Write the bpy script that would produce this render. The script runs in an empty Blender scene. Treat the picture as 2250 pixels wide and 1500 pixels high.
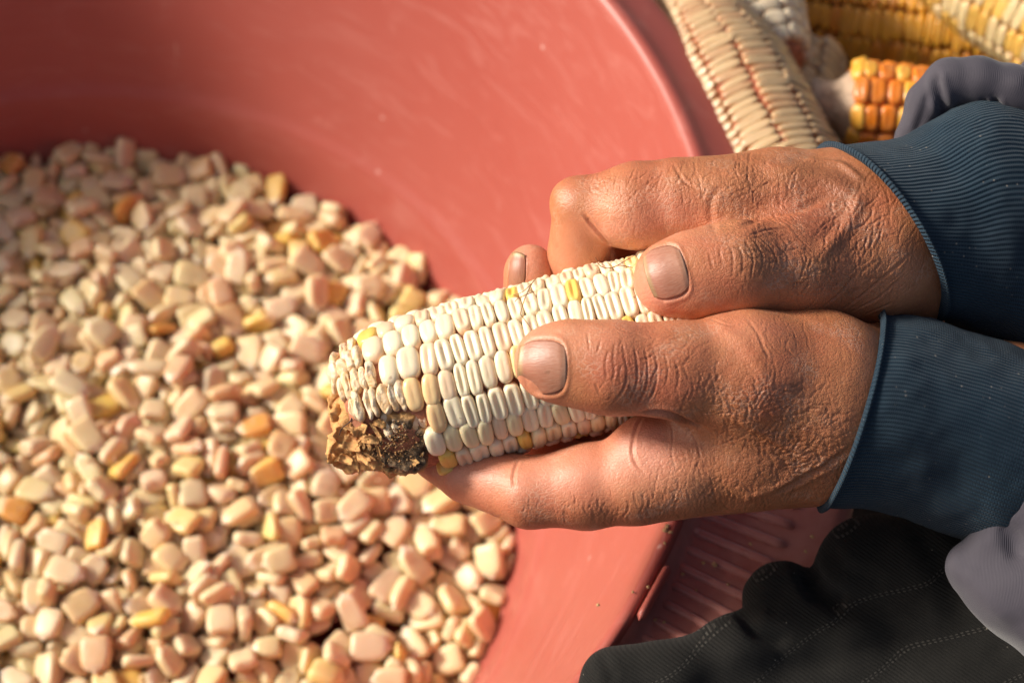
import bpy, bmesh, math, random
import numpy as np
from mathutils import Vector, Matrix, Quaternion
random.seed(11); np.random.seed(11)
SC = bpy.context.scene
COL = SC.collection
CM = 0.01                                   # all layout below is in centimetres, meshes are written in metres

# ------------------------------------------------------------------ camera
TILT = math.radians(35); FPX = 4750.0; CW, CH = 2250.0, 1500.0
CX = np.array([1, 0, 0.]); CY = np.array([0, math.cos(TILT), math.sin(TILT)]); CZ = np.array([0, -math.sin(TILT), math.cos(TILT)])
CAM = np.array([0, 0, 68.0]); FOC = 55.0
cd = bpy.data.cameras.new('camera'); cam = bpy.data.objects.new('camera', cd); COL.objects.link(cam)
cam.location = Vector(CAM * CM); cam.rotation_euler = (TILT, 0, 0)
cd.sensor_width = 36; cd.lens = 36 * FPX / CW; cd.clip_start = 0.02; cd.clip_end = 50
cd.dof.use_dof = True; cd.dof.focus_distance = 0.54; cd.dof.aperture_fstop = 13
SC.camera = cam

# ------------------------------------------------------------------ sky and sun
SUN = np.array([-0.76, 0.11, 0.50]); SUN /= np.linalg.norm(SUN)     # direction towards the sun
elev = math.asin(SUN[2]); azim = math.atan2(SUN[0], SUN[1])
w = bpy.data.worlds.new('World'); SC.world = w; w.use_nodes = True
nt = w.node_tree; bg = nt.nodes['Background']
sky = nt.nodes.new('ShaderNodeTexSky'); sky.sky_type = 'NISHITA'; sky.sun_disc = False
sky.sun_elevation = elev; sky.sun_rotation = azim; sky.air_density = .8; sky.dust_density = 5.0; sky.ozone_density = .2
nt.links.new(sky.outputs[0], bg.inputs[0]); bg.inputs[1].default_value = 0.11
sl = bpy.data.lights.new('sun', 'SUN'); sl.energy = 5.0; sl.angle = math.radians(11); sl.color = (1, .93, .82)
so = bpy.data.objects.new('sun', sl); COL.objects.link(so)
so.rotation_euler = Vector(SUN).to_track_quat('Z', 'Y').to_euler()
SC.view_settings.view_transform = 'Standard'; SC.view_settings.look = 'None'; SC.view_settings.exposure = 0.0; SC.view_settings.gamma = 1
SC.cycles.max_bounces = 8; SC.cycles.use_denoising = True

# ------------------------------------------------------------------ helpers
def c2w(p):                                  # camera-aligned cm (x right, y up, z towards camera, 0 at the focus plane) -> world cm
    p = np.asarray(p, float)
    return CAM + p[..., 0:1] * CX + p[..., 1:2] * CY - (FOC - p[..., 2:3]) * CZ
def w2c(p):
    d = np.asarray(p, float) - CAM
    return np.stack([d @ CX, d @ CY, d @ CZ + FOC], -1)
def pc(px, py, z):                           # photograph position + height above the focus plane -> camera-aligned cm
    dep = FOC - z
    return np.array([(px - CW / 2) / FPX * dep, (CH / 2 - py) / FPX * dep, z])
def pz(px, py, z):                           # photograph position on the level plane z -> world cm
    d = CX * (px - CW / 2) / FPX + CY * (CH / 2 - py) / FPX - CZ
    return CAM + d * ((z - CAM[2]) / d[2])

def raw_mesh(name, v, f, smooth=True):
    me = bpy.data.meshes.new(name)
    me.from_pydata([tuple(x) for x in np.asarray(v, float)], [], [tuple(int(i) for i in q) for q in f]); me.update()
    if smooth: me.shade_smooth()
    return me
def link(name, me, mat=None, parent=None, origin=(0, 0, 0)):
    o = bpy.data.objects.new(name, me); COL.objects.link(o)
    if mat and me is not None and not me.materials: me.materials.append(mat)
    o.location = origin
    if parent is not None:
        o.parent = parent
    return o
def wobj(name, vw, f, mat, parent=None, origin=None, smooth=True):
    """world-cm vertices -> object in metres, origin given in world cm (parent's origin if parented)"""
    org = np.zeros(3) if origin is None else np.asarray(origin, float)
    if parent is not None and origin is None: org = np.array(parent['org'])
    me = raw_mesh(name, (np.asarray(vw) - org) * CM, f, smooth)
    o = link(name, me, mat)
    if parent is not None:
        o.parent = parent; o.location = Vector((org - np.array(parent['org'])) * CM)
    else:
        o.location = Vector(org * CM); o['org'] = [float(x) for x in org]
    return o
def empty(name, org):
    o = bpy.data.objects.new(name, None); COL.objects.link(o); o.location = Vector(np.asarray(org, float) * CM)
    o['org'] = [float(x) for x in org]; o.empty_display_size = .02
    return o
def tag(o, label=None, cat=None, group=None, kind=None):
    if label: o['label'] = label
    if cat: o['category'] = cat
    if group: o['group'] = group
    if kind: o['kind'] = kind
    return o
def fattr(me, name, vals):
    a = me.attributes.new(name, 'FLOAT', 'POINT'); a.data.foreach_set('value', np.asarray(vals, np.float32))
def grid_faces(n, m, wrap=False):
    f = []
    for i in range(n - 1):
        for j in range(m if wrap else m - 1):
            a = i * m + j; b = i * m + (j + 1) % m
            f.append((a, b, b + m, a + m))
    return f

# node helper
class NM:
    def __init__(s, name):
        s.m = bpy.data.materials.new(name); s.m.use_nodes = True; s.t = s.m.node_tree
        s.b = s.t.nodes['Principled BSDF']; s.out = s.t.nodes['Material Output']
    def n(s, typ, **kw):
        nd = s.t.nodes.new(typ)
        for k, v in kw.items():
            if k in ('op',): nd.operation = v
            elif hasattr(nd, k) and not k.startswith('i_'): setattr(nd, k, v)
        return nd
    def link(s, a, b): s.t.links.new(a, b)
    def val(s, x, sock):
        if isinstance(x, (int, float)): sock.default_value = x
        elif isinstance(x, tuple): sock.default_value = x if len(x) == len(sock.default_value) else (*x, 1)
        else: s.link(x, sock)
    def math(s, op, a, b=0.0, c=0.0, clamp=False):
        nd = s.t.nodes.new('ShaderNodeMath'); nd.operation = op; nd.use_clamp = clamp
        s.val(a, nd.inputs[0]); s.val(b, nd.inputs[1]); s.val(c, nd.inputs[2]); return nd.outputs[0]
    def coord(s, kind='Object', scale=None):
        nd = s.t.nodes.new('ShaderNodeTexCoord'); o = nd.outputs[kind]
        if scale:
            mp = s.t.nodes.new('ShaderNodeMapping'); mp.inputs['Scale'].default_value = scale if isinstance(scale, tuple) else (scale,) * 3
            s.link(o, mp.inputs[0]); o = mp.outputs[0]
        return o
    def noise(s, vec, scale, detail=4, rough=.55, dist=0, out='Fac'):
        nd = s.t.nodes.new('ShaderNodeTexNoise'); nd.inputs['Scale'].default_value = scale; nd.inputs['Detail'].default_value = detail
        nd.inputs['Roughness'].default_value = rough; nd.inputs['Distortion'].default_value = dist
        s.link(vec, nd.inputs['Vector']); return nd.outputs[out]
    def voro(s, vec, scale, feature='F1', rand=1.0, out='Distance'):
        nd = s.t.nodes.new('ShaderNodeTexVoronoi'); nd.feature = feature; nd.inputs['Scale'].default_value = scale
        nd.inputs['Randomness'].default_value = rand; s.link(vec, nd.inputs['Vector']); return nd.outputs[out]
    def ramp(s, fac, stops):
        nd = s.t.nodes.new('ShaderNodeValToRGB'); el = nd.color_ramp.elements
        while len(el) < len(stops): el.new(.5)
        for e, (p, c) in zip(el, stops):
            e.position = p; e.color = (*c, 1) if isinstance(c, tuple) else (c, c, c, 1)
        s.link(fac, nd.inputs[0]); return nd.outputs[0]
    def mix(s, fac, a, b, blend='MIX'):
        nd = s.t.nodes.new('ShaderNodeMix'); nd.data_type = 'RGBA'; nd.blend_type = blend
        s.val(fac, nd.inputs[0]); s.val(a, nd.inputs[6]); s.val(b, nd.inputs[7]); return nd.outputs[2]
    def attr(s, name, out='Fac'):
        nd = s.t.nodes.new('ShaderNodeAttribute'); nd.attribute_name = name; return nd.outputs[out]
    def oinfo(s, out='Color'):
        return s.t.nodes.new('ShaderNodeObjectInfo').outputs[out]
    def addv(s, a, b, scale=1.0):
        m = s.t.nodes.new('ShaderNodeVectorMath'); m.operation = 'MULTIPLY_ADD'
        s.link(b, m.inputs[0]); m.inputs[1].default_value = (scale,) * 3; s.link(a, m.inputs[2]); return m.outputs[0]
    def bump(s, h, strength=.5, dist=.001, prev=None):
        nd = s.t.nodes.new('ShaderNodeBump'); nd.inputs['Strength'].default_value = strength; nd.inputs['Distance'].default_value = dist
        s.val(h, nd.inputs['Height'])
        if prev is not None: s.link(prev, nd.inputs['Normal'])
        return nd.outputs[0]
    def fin(s, color=None, rough=None, normal=None, **kw):
        if color is not None: s.val(color, s.b.inputs['Base Color'])
        if rough is not None: s.val(rough, s.b.inputs['Roughness'])
        if normal is not None: s.link(normal, s.b.inputs['Normal'])
        for k, v in kw.items(): s.val(v, s.b.inputs[k.replace('_', ' ')])
        return s.m

# ------------------------------------------------------------------ materials
def mat_plastic(name='red_plastic', dust=0.0):
    k = NM(name); v = k.coord('Object')
    big = k.noise(v, 9, 4, .6)
    base = k.mix(k.math('MULTIPLY', big, 1.0), (.35, .070, .050), (.42, .110, .084))
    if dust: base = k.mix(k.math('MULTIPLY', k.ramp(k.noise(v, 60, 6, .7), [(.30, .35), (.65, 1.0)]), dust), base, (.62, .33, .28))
    # pale scuffs and dusty smears
    st = k.coord('Object', (14, 14, 60)); sm = k.noise(k.addv(st, k.noise(v, 20, 2, out='Color'), .6), 2.2, 7, .72, 1.5)
    smf = k.ramp(sm, [(.52, 0.0), (.78, .55)])
    base = k.mix(k.math('MULTIPLY', smf, .5), base, (.62, .30, .25))
    mp = k.t.nodes.new('ShaderNodeMapping'); mp.inputs['Rotation'].default_value = (.5, .9, .6); mp.inputs['Scale'].default_value = (260, 9, 70)
    k.link(v, mp.inputs[0])
    sc = k.noise(mp.outputs[0], 1.0, 3, .5, .4)
    sc = k.ramp(sc, [(.70, 0.0), (.76, 1.0)])
    sc = k.math('MULTIPLY', sc, k.ramp(k.noise(v, 25, 2), [(.5, 0.0), (.62, 1.0)]))
    base = k.mix(k.math('MULTIPLY', sc, .5), base, (.72, .45, .40))
    dots = k.voro(v, 42, 'F1'); dots = k.ramp(dots, [(.02, 1.0), (.045, 0.0)])
    base = k.mix(k.math('MULTIPLY', dots, .5), base, (.75, .52, .45))
    fine = k.noise(v, 900, 3, .6)
    nb = k.bump(k.math('ADD', k.math('MULTIPLY', fine, .25), k.math('ADD', k.math('MULTIPLY', sm, .6), k.math('MULTIPLY', sc, -.5))), .25, .0006)
    return k.fin(base, k.math('ADD', .27, k.math('MULTIPLY', sm, .28)), nb, Subsurface_Weight=.08, Subsurface_Radius=(.01, .003, .002), Specular_IOR_Level=.45)
def mat_kernel(name='kernel_skin', sss=.5, rough=.37, tip=True):
    k = NM(name); v = k.coord('Object')
    col = k.oinfo('Color'); rnd = k.oinfo('Random')
    sep = k.t.nodes.new('ShaderNodeSeparateXYZ'); k.link(v, sep.inputs[0])
    n1 = k.noise(k.addv(v, k.oinfo('Location'), 1.0), 260, 3, .6)
    c = k.mix(k.math('MULTIPLY', k.ramp(n1, [(.35, 0.0), (.75, 1.0)]), .45), col, k.mix(.5, col, (.85, .66, .50)))
    if tip:
        t = k.ramp(k.math('MULTIPLY_ADD', sep.outputs[1], -90.0, .0), [(.28, 0.0), (.55, 1.0)])   # pale chaffy tip of a shelled kernel
        c = k.mix(k.math('MULTIPLY', t, .75), c, (.80, .64, .50))
    spots = k.ramp(k.noise(k.addv(v, k.oinfo('Location'), 3.0), 520, 2, .5), [(.70, 0.0), (.80, 1.0)])
    c = k.mix(k.math('MULTIPLY', spots, .35), c, (.42, .24, .12))
    nb = k.bump(k.math('ADD', k.math('MULTIPLY', n1, 1.0), k.math('MULTIPLY', k.noise(v, 1400, 2), .15)), .18, .0006)
    return k.fin(c, k.math('ADD', rough - .06, k.math('MULTIPLY', n1, .2)), nb, Subsurface_Weight=sss, Subsurface_Radius=(.005, .003, .0016), Subsurface_Scale=1.0, Specular_IOR_Level=.5, Coat_Weight=0.0)
def mat_ground():
    k = NM('packed_earth'); v = k.coord('Object')
    n = k.noise(v, 14, 8, .65); c = k.ramp(n, [(.3, (.05, .033, .022)), (.7, (.16, .11, .075))])
    return k.fin(c, .95, k.bump(k.noise(v, 90, 8, .7), .8, .004))
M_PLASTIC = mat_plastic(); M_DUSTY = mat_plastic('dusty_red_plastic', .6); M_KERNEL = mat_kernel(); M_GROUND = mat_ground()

# ------------------------------------------------------------------ ground
g = bpy.data.meshes.new('ground'); g.from_pydata([(-6, -6, 0), (6, -6, 0), (6, 6, 0), (-6, 6, 0)], [], [(0, 1, 2, 3)])
GZ = -.8
go = link('ground', g, M_GROUND, origin=(0, 0, GZ * CM)); tag(go, 'dark packed earth under the basin and the heaped cobs', kind='structure')

# ------------------------------------------------------------------ basin
BC = np.array([-16.4, 38.8, 0.0])
BAS = empty('basin', BC + np.array([0, 0, GZ])); tag(BAS, 'round red plastic basin holding shelled maize kernels, with a ribbed grip on its rim', 'basin')
inner = [(0, 0), (4, 0), (9, 0), (13, .0), (14.6, .05), (15.3, .25), (15.9, .7), (16.35, 1.3), (16.65, 2.0), (17.0, 3.1), (17.3, 4.25), (17.42, 4.5), (17.56, 4.66), (17.75, 5.0),
         (18.3, 6.3), (19.1, 8.2), (20.2, 10.8), (21.3, 13.4), (22.05, 15.2), (22.28, 15.72), (22.38, 15.95), (22.5, 16.07), (22.66, 16.1), (22.82, 16.05), (22.98, 15.93),
         (23.3, 15.78), (23.75, 15.62), (24.1, 15.5), (24.28, 15.4), (24.4, 15.22), (24.44, 14.9), (24.42, 14.2), (24.3, 14.15), (24.25, 14.9), (24.05, 15.2),
         (23.4, 15.4), (22.9, 15.5), (22.55, 15.4), (22.3, 14.9), (21.6, 13.3), (20.5, 10.7), (19.4, 8.1), (18.6, 6.2), (17.9, 4.6), (17.4, 3.0), (17.0, 1.7), (16.5, .9), (15.9, .2), (15.2, -.25), (13, -.35), (12.8, -.8), (12.3, -.8), (12.2, -.35), (6, -.35), (0, -.35)]
NB = 288; v = []
RIM0, RIM1 = 18, 36
for i_, (r, z) in enumerate(inner):
    for j in range(NB):
        a = 2 * math.pi * j / NB; wob = 1 + .0009 * math.sin(2 * a + .7)
        if RIM0 <= i_ <= RIM1:                                   # at the grip the rolled rim gives way to the plate
            dg = ((math.degrees(a) + 180) % 360) - 180; g_ = max(0, min(1, (dg + 43.5) / 1.5)) * max(0, min(1, (-12.0 - dg) / 1.5)); r_ = r + (min(r, 22.72 + .1 * (r - 22.6)) - r) * g_; z_ = z - (.25 * (r - 22.6) * g_ if r > 22.6 else 0)
            v.append((BC[0] + r_ * wob * math.cos(a), BC[1] + r_ * wob * math.sin(a), z_)); continue
        v.append((BC[0] + r * wob * math.cos(a), BC[1] + r * wob * math.sin(a), z))
wobj('bowl', v, grid_faces(len(inner), NB, True), M_PLASTIC, BAS)
# grip plate on the near right of the rim
def polar(r, a, z): return (BC[0] + r * math.cos(math.radians(a)), BC[1] + r * math.sin(math.radians(a)), z)
gr = [(22.75, 15.75), (22.95, 15.3), (23.2, 15.16), (25.9, 15.12), (26.6, 15.1), (27.0, 15.02), (27.15, 14.8), (27.15, 14.0), (27.0, 14.0), (26.9, 14.6), (26.5, 14.8), (23.2, 14.85), (22.8, 14.9)]
v = []; na = 90
for r, z in gr:
    for j in range(na):
        t = j / (na - 1); a = -42 + 29.5 * t
        e = min(t, 1 - t) * 29.5; k_ = min(1, e / 2.2); rr = 22.75 + (r - 22.75) * (1 - (1 - k_) ** 2.2 * .55)
        v.append(polar(rr, a, z + .02))
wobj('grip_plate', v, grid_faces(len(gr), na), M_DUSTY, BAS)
def capsule_rib(p0, p1, r, h, n=14, m=10):
    p0 = np.array(p0); p1 = np.array(p1); d = p1 - p0; L = np.linalg.norm(d); d /= L; s = np.cross((0, 0, 1), d)
    v = []
    for i in range(n):
        t = i / (n - 1); e = math.sqrt(max(0, 1 - max(0, 1 - min(t, 1 - t) * L / (r * 1.6)) ** 2))
        e = max(e, .02); c = p0 + d * L * t
        for j in range(m):
            a = math.pi * (j / (m - 1)) * 1.1 - math.pi * .05
            v.append(c + s * math.cos(a) * r * e + np.array([0, 0, 1]) * math.sin(a) * h * e)
    return v, grid_faces(n, m)
for i in range(17):
    a = -15.0 - 1.52 * i; p0 = np.array(polar(22.95 + .05 * math.sin(i), a, 15.14)); L = 2.75
    if i == 16: L = 2.2
    d = math.radians(a - 4.6)
    p1 = p0 + np.array([math.cos(d) * L, math.sin(d) * L, -.03])
    vv, ff = capsule_rib(p0, p1, .15, .17)
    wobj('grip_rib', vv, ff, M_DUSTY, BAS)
p0 = np.array(polar(22.93, -25.5, 15.98)); p1 = np.array(polar(22.93, -30.2, 15.95))
vv, ff = capsule_rib(p0, p1, .13, .22); wobj('rim_ridge', vv, ff, M_PLASTIC, BAS)
# settled kernels: shape, x, y, z, turn (four numbers), size - nine whole numbers each
PILE = [
1,2224,1352,354,6,-2,98,12,107,0,3121,1449,220,10,-67,71,15,106,1,2162,1529,371,11,-89,42,7,104,0,2121,2159,426,8,34,-92,-8,107,0,2092,1647,375,80,-2,-1,58,104,2,3263,1761,227,37,-16,22,-88,107,1,3522,1784,210,26,-4,94,18,105,2,3051,
1563,251,22,1,27,-93,98,0,2858,2595,327,23,-51,75,32,105,2,1911,2586,388,12,-93,18,25,106,5,3381,1443,126,77,18,6,-59,107,0,3049,1941,319,92,13,11,-34,98,5,2623,1507,309,4,99,8,-2,104,3,2439,1720,334,9,40,-90,-7,106,0,2643,2589,310,
98,10,-10,6,106,1,2108,2628,393,48,-10,18,-84,103,2,2028,2388,397,13,52,-83,3,107,0,2462,1855,370,10,86,48,9,100,0,1953,1972,371,4,56,-81,9,101,1,2803,1723,324,23,-54,-79,-11,95,1,2052,1467,347,12,12,97,3,94,0,2403,2943,304,72,19,-3,
65,103,0,2566,2733,311,16,22,-95,-2,107,0,2738,2056,345,33,-45,-74,-34,96,2,2450,2324,357,85,33,9,-37,103,0,2834,3012,300,8,50,-82,-22,104,0,3508,1545,188,30,41,-80,-29,99,1,2035,1767,366,47,32,24,-77,103,4,2510,1518,272,87,26,-14,
-37,107,5,2495,1963,367,1,-98,-10,11,103,2,2219,2375,363,31,39,-85,0,104,4,3371,1915,228,69,3,-1,-70,104,3,2981,1336,239,20,56,-78,7,107,2,2060,1301,307,30,-1,94,7,107,2,3264,1491,163,13,-93,-26,-19,95,3,2435,1569,323,79,3,30,52,108,
2,3173,1686,221,1,-94,26,14,101,1,3450,1742,168,31,-29,89,-2,98,1,3397,1650,181,8,88,20,-39,108,4,2875,2861,306,94,18,25,9,108,3,2378,1801,357,1,-37,-79,-47,103,4,2654,1895,346,15,47,86,2,101,1,2950,2027,324,25,-94,9,15,94,2,2803,2268,
342,12,-68,-64,-32,100,1,3192,1876,259,11,-94,28,-8,95,2,2573,2965,338,8,-3,-25,95,98,0,2259,3486,234,66,16,-4,72,98,0,2194,1966,396,25,26,30,87,106,1,2849,2088,351,12,47,84,20,94,5,2463,1346,320,43,-45,16,-76,103,0,2255,2846,316,8,
40,-87,-24,95,5,1887,1898,363,56,-10,13,-80,96,5,3292,1615,196,88,-3,-18,41,96,2,2183,1803,378,8,-94,2,-28,93,1,1974,1704,343,51,34,-11,-77,106,0,2610,1589,324,32,45,-39,72,93,5,1785,2619,324,79,-4,-27,53,107,5,2789,2158,358,97,-2,
16,-15,98,1,2180,1677,348,31,9,-22,91,91,2,2383,1487,351,62,-14,-36,-67,103,0,2687,2245,359,13,61,76,-6,94,0,2667,1742,285,22,-4,10,-96,103,2,2676,3426,215,96,6,-23,-3,106,0,3345,2004,253,89,-5,-13,-42,107,4,1779,3102,305,98,10,-11,
-2,103,4,3298,1851,250,5,95,20,18,97,4,2515,2860,322,6,-97,-15,9,106,0,2943,3045,267,86,3,22,45,99,4,3223,1647,222,80,9,55,-17,99,4,2975,1936,297,59,27,-6,74,108,4,2070,3599,229,40,6,-86,-29,104,1,2306,1746,340,1,89,0,-44,91,3,2829,
1842,302,6,5,-95,-27,104,0,2211,2630,346,10,-57,-76,-28,93,4,2401,2462,390,10,14,97,-11,104,0,3066,2926,273,60,0,23,-75,90,1,2214,2116,385,24,-78,19,53,100,2,2147,2330,353,8,89,-42,-3,103,1,1931,3159,291,17,-87,-40,-19,108,0,2747,2795,
314,18,-79,54,14,90,1,3263,2068,275,17,-31,91,17,106,5,2762,1514,278,37,26,17,-87,90,3,2776,1424,255,9,-65,-74,3,89,4,2872,1938,320,45,35,-80,-12,100,0,3044,1722,259,27,55,-58,-51,101,3,2887,1669,269,38,1,-6,-91,93,0,2368,3363,216,
96,24,-1,6,108,1,2477,2070,380,16,95,-20,8,95,2,2161,2935,313,2,91,37,-11,106,1,1953,3275,310,51,-14,20,81,108,4,2517,1746,329,4,-4,91,38,96,1,1780,2719,340,1,-52,83,-18,99,3,2162,1343,319,19,50,-82,-16,101,2,2289,2483,379,70,-26,-18,
-63,105,2,3199,2007,256,8,-95,-17,-19,91,0,2032,2851,330,38,40,1,-82,105,1,2003,2639,338,67,15,20,68,104,3,2351,2022,366,24,95,11,0,104,0,2169,3043,290,82,37,13,40,108,1,2701,1369,285,14,6,-32,-92,95,1,2572,2301,365,74,-17,-15,-62,
97,1,2727,2553,330,90,20,-26,-26,92,0,3302,1586,163,75,10,-11,-63,103,0,3188,1334,193,18,-68,-63,-30,98,1,1710,3249,280,28,-3,-22,-92,107,2,2647,1625,289,95,17,-13,20,105,5,2876,1560,261,13,-36,-24,88,106,1,2231,1547,324,21,-55,-70,
-38,104,0,2141,1452,318,1,-43,89,4,98,4,2047,1563,374,47,50,-53,-48,104,0,2248,2210,373,33,-85,6,39,107,4,1982,2806,327,15,-32,92,1,100,3,2588,1982,332,15,42,-85,27,106,0,2532,2113,352,92,12,-34,1,104,0,3105,1984,278,64,32,30,-61,105,
2,2519,1662,324,54,-32,-8,76,105,0,1883,2321,339,25,35,-10,-89,101,0,2365,3523,229,6,66,71,21,93,5,2514,1420,288,49,11,31,80,93,3,2858,1416,213,97,10,13,-5,101,1,2057,3457,233,78,-13,14,58,106,0,3515,1942,216,39,23,1,88,91,3,1847,2017,
348,12,37,89,18,95,3,2104,1882,379,27,-52,-44,-66,100,1,3013,1407,236,66,9,40,62,89,3,2943,1583,254,38,-17,-25,-86,102,4,2736,2932,318,1,53,83,-13,97,1,1813,3338,282,21,65,-72,3,99,4,1857,3598,246,31,9,10,93,104,3,1975,1407,289,19,
63,69,-26,104,2,2923,1388,207,89,18,39,-9,100,2,2919,2217,294,18,12,-96,-5,104,4,2076,2269,392,95,18,-8,17,104,2,2313,2750,323,62,-40,-66,-9,96,0,3054,3188,250,6,94,-25,-18,93,5,2287,3070,304,55,27,22,75,99,0,2320,1447,311,12,-25,26,
92,104,4,1926,1715,371,2,70,-5,70,99,0,3121,2066,282,21,-80,37,40,107,0,2124,3297,271,17,-76,25,56,99,2,2223,1462,355,5,-5,93,-32,97,5,3004,2852,241,59,29,-16,-72,106,1,2994,1805,260,49,4,-4,-86,102,2,1993,1569,354,11,2,-98,6,93,0,
2367,2850,305,5,65,-74,-4,89,0,2884,3140,270,42,28,15,84,97,1,2576,2373,362,43,-59,39,54,100,1,2336,2206,372,29,92,-21,-1,99,5,3199,2970,269,9,41,-12,89,104,0,3541,1690,160,34,91,-16,-10,102,0,1673,3378,238,17,4,6,97,106,4,2127,2049,
398,29,10,19,-92,91,1,1953,1845,348,20,89,25,30,100,0,2255,2064,391,26,-37,13,87,99,1,2322,2323,350,15,98,3,-5,92,2,2531,3254,314,23,-19,10,94,99,4,3173,1609,178,12,-76,-62,4,97,4,1735,3437,256,98,-6,11,-5,104,0,1932,2961,324,1,56,
-79,21,98,2,2466,2150,378,85,-26,-2,43,99,5,2695,1502,278,54,31,68,36,108,3,1930,2159,363,32,85,-33,21,103,4,2759,3294,237,69,-13,18,67,105,0,1836,2364,384,18,42,85,-21,94,2,2431,2222,378,22,93,-3,24,100,1,2803,2713,287,41,20,3,-88,
102,4,2672,2728,310,39,37,-56,61,92,2,2408,2547,367,71,53,36,-27,101,1,2598,1283,297,20,20,94,-12,100,4,2969,2682,301,35,29,-86,-15,100,0,2150,3600,164,4,-2,-86,-49,99,3,2216,1858,362,1,25,9,-95,100,2,2276,2407,336,17,26,91,24,97,1,
2786,1348,236,27,83,-37,-30,93,1,2601,1391,256,49,11,-15,-84,89,1,2293,2964,305,13,97,-15,4,94,0,2711,2429,328,29,-15,27,89,97,0,2185,3238,284,90,5,-37,19,91,0,2765,1857,326,13,-87,1,-46,89,0,2529,2441,336,15,-92,-6,32,101,0,3079,1647,
221,8,91,-25,-29,99,1,2865,1479,254,20,4,49,84,102,1,1974,3066,325,11,96,16,12,95,2,2758,1738,307,79,6,26,-54,106,2,1918,1650,315,13,90,27,-30,104,4,2822,1540,276,31,-50,79,15,93,1,2548,3392,231,97,5,-2,-17,103,5,2561,1614,326,26,44,
-36,77,100,2,2623,3288,265,18,70,-67,-3,97,3,2044,2519,346,98,-11,3,-12,90,0,2980,1843,295,11,-6,-28,-94,90,0,3221,2872,237,9,-24,-87,-41,91,2,1962,1281,306,0,86,48,8,95,5,2373,3195,287,31,34,-88,5,101,3,2885,1766,254,73,-22,-34,-54,
105,5,2139,2539,358,22,92,22,19,97,2,2340,1954,343,2,82,-54,-6,94,0,2370,1338,334,46,66,-45,37,93,0,2188,2527,346,22,14,95,-11,105,3,1910,1423,330,87,-13,-12,-43,91,0,1790,2445,354,23,-9,15,-95,90,0,1988,3362,255,0,96,22,-4,103,2,2261,
1893,358,73,27,-15,-60,94,3,2806,1947,323,0,95,5,-26,91,0,2776,2395,300,80,-11,8,-56,105,5,2039,3256,259,27,91,-20,-19,101,1,2903,2355,309,61,31,-63,33,103,1,3092,1879,259,45,16,-18,-85,93,2,3242,3025,237,35,13,87,29,95,5,1969,2117,
359,61,-8,-41,-65,106,4,2703,3001,306,47,-11,21,84,107,0,2587,2085,372,3,-70,10,-70,96,1,2686,2085,354,59,-49,-60,-17,92,3,2939,2898,263,21,20,-28,90,92,0,1630,3540,248,41,15,-11,-88,92,2,2417,3099,251,21,-2,-96,10,94,3,2906,3277,226,
32,-46,-30,-76,106,0,2234,1776,338,4,-25,24,93,98,2,2503,1875,340,64,0,-11,-74,107,4,2953,1719,253,45,-3,-31,-83,103,3,2549,2604,313,14,22,-70,-65,90,1,2688,1819,312,41,89,8,-10,102,2,2594,1455,262,46,-10,-34,-80,90,2,2348,1548,316,
21,-64,-71,13,88,1,2318,2559,342,23,-15,-93,-20,93,3,2800,2486,293,43,76,42,-19,101,4,3105,1809,226,21,-33,16,89,94,4,3446,1534,169,18,42,-4,88,89,2,2088,1797,362,82,33,-25,36,90,1,1964,2509,353,3,-5,13,98,88,3,3420,1844,202,13,29,
29,89,92,3,2426,1475,317,31,91,24,0,101,2,1883,2661,353,22,-2,-96,12,108,0,2571,3032,313,21,33,-91,-4,106,0,1970,2031,336,76,49,14,-38,101,1,2365,1875,340,78,-4,21,-57,95,1,2807,2334,326,93,7,7,-32,90,1,3055,1902,273,5,84,-44,28,95,
2,2418,1648,332,34,-31,-53,-70,90,5,2791,3361,202,0,64,76,3,104,0,2506,2995,293,22,-87,-42,1,101,5,3122,1374,160,18,-82,-52,1,102,4,2802,1595,248,96,22,-4,-6,103,1,2457,2721,341,21,50,83,-6,92,1,2691,3108,280,48,6,53,69,104,1,1869,
3056,319,88,-25,17,32,94,1,2184,3441,205,19,23,-93,-12,89,4,2598,2822,273,35,-76,52,6,106,1,2073,3019,318,76,58,-17,-18,90,5,1941,2252,307,2,-83,22,50,108,2,2228,3209,258,88,-8,-38,-24,98,1,1910,2443,333,60,-18,-21,-74,105,2,2722,1644,
271,93,-32,2,14,94,4,1897,2082,311,89,18,35,19,100,2,2767,1983,305,24,-41,-86,13,97,2,3366,1827,170,12,-85,-50,2,93,4,2423,3438,199,12,-95,10,-25,103,4,2003,1935,345,12,87,45,-12,92,0,2542,1801,314,15,-74,64,0,92,1,2795,2878,288,90,
-14,-1,-38,99,4,2119,3160,266,52,32,23,-74,103,2,2020,1473,306,68,12,7,70,100,5,3124,2944,229,36,-4,-22,89,104,5,2072,2947,308,10,72,44,50,105,4,2597,3162,282,90,-12,-9,-40,92,0,1769,2889,351,59,-15,33,71,89,1,1884,3530,225,20,97,5,
4,95,2,2468,2643,325,71,57,14,35,95,3,3457,1403,103,34,81,32,32,94,5,3404,1555,144,8,56,-43,-69,101,5,1763,2823,319,16,63,75,1,93,1,2230,1679,296,92,-29,-11,20,96,0,2563,2241,312,79,-15,12,56,103,4,2521,1311,274,12,-16,19,95,97,2,3257,
1393,159,4,71,35,59,99,2,2429,2765,306,8,-83,51,17,96,5,2579,2270,339,19,83,-49,10,97,1,2963,1677,226,10,93,-31,8,91,3,2560,3194,301,38,54,74,-2,94,2,1972,3586,226,33,70,-60,15,95,1,2776,1682,280,53,-27,-29,-74,89,2,2535,2534,301,72,
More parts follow.
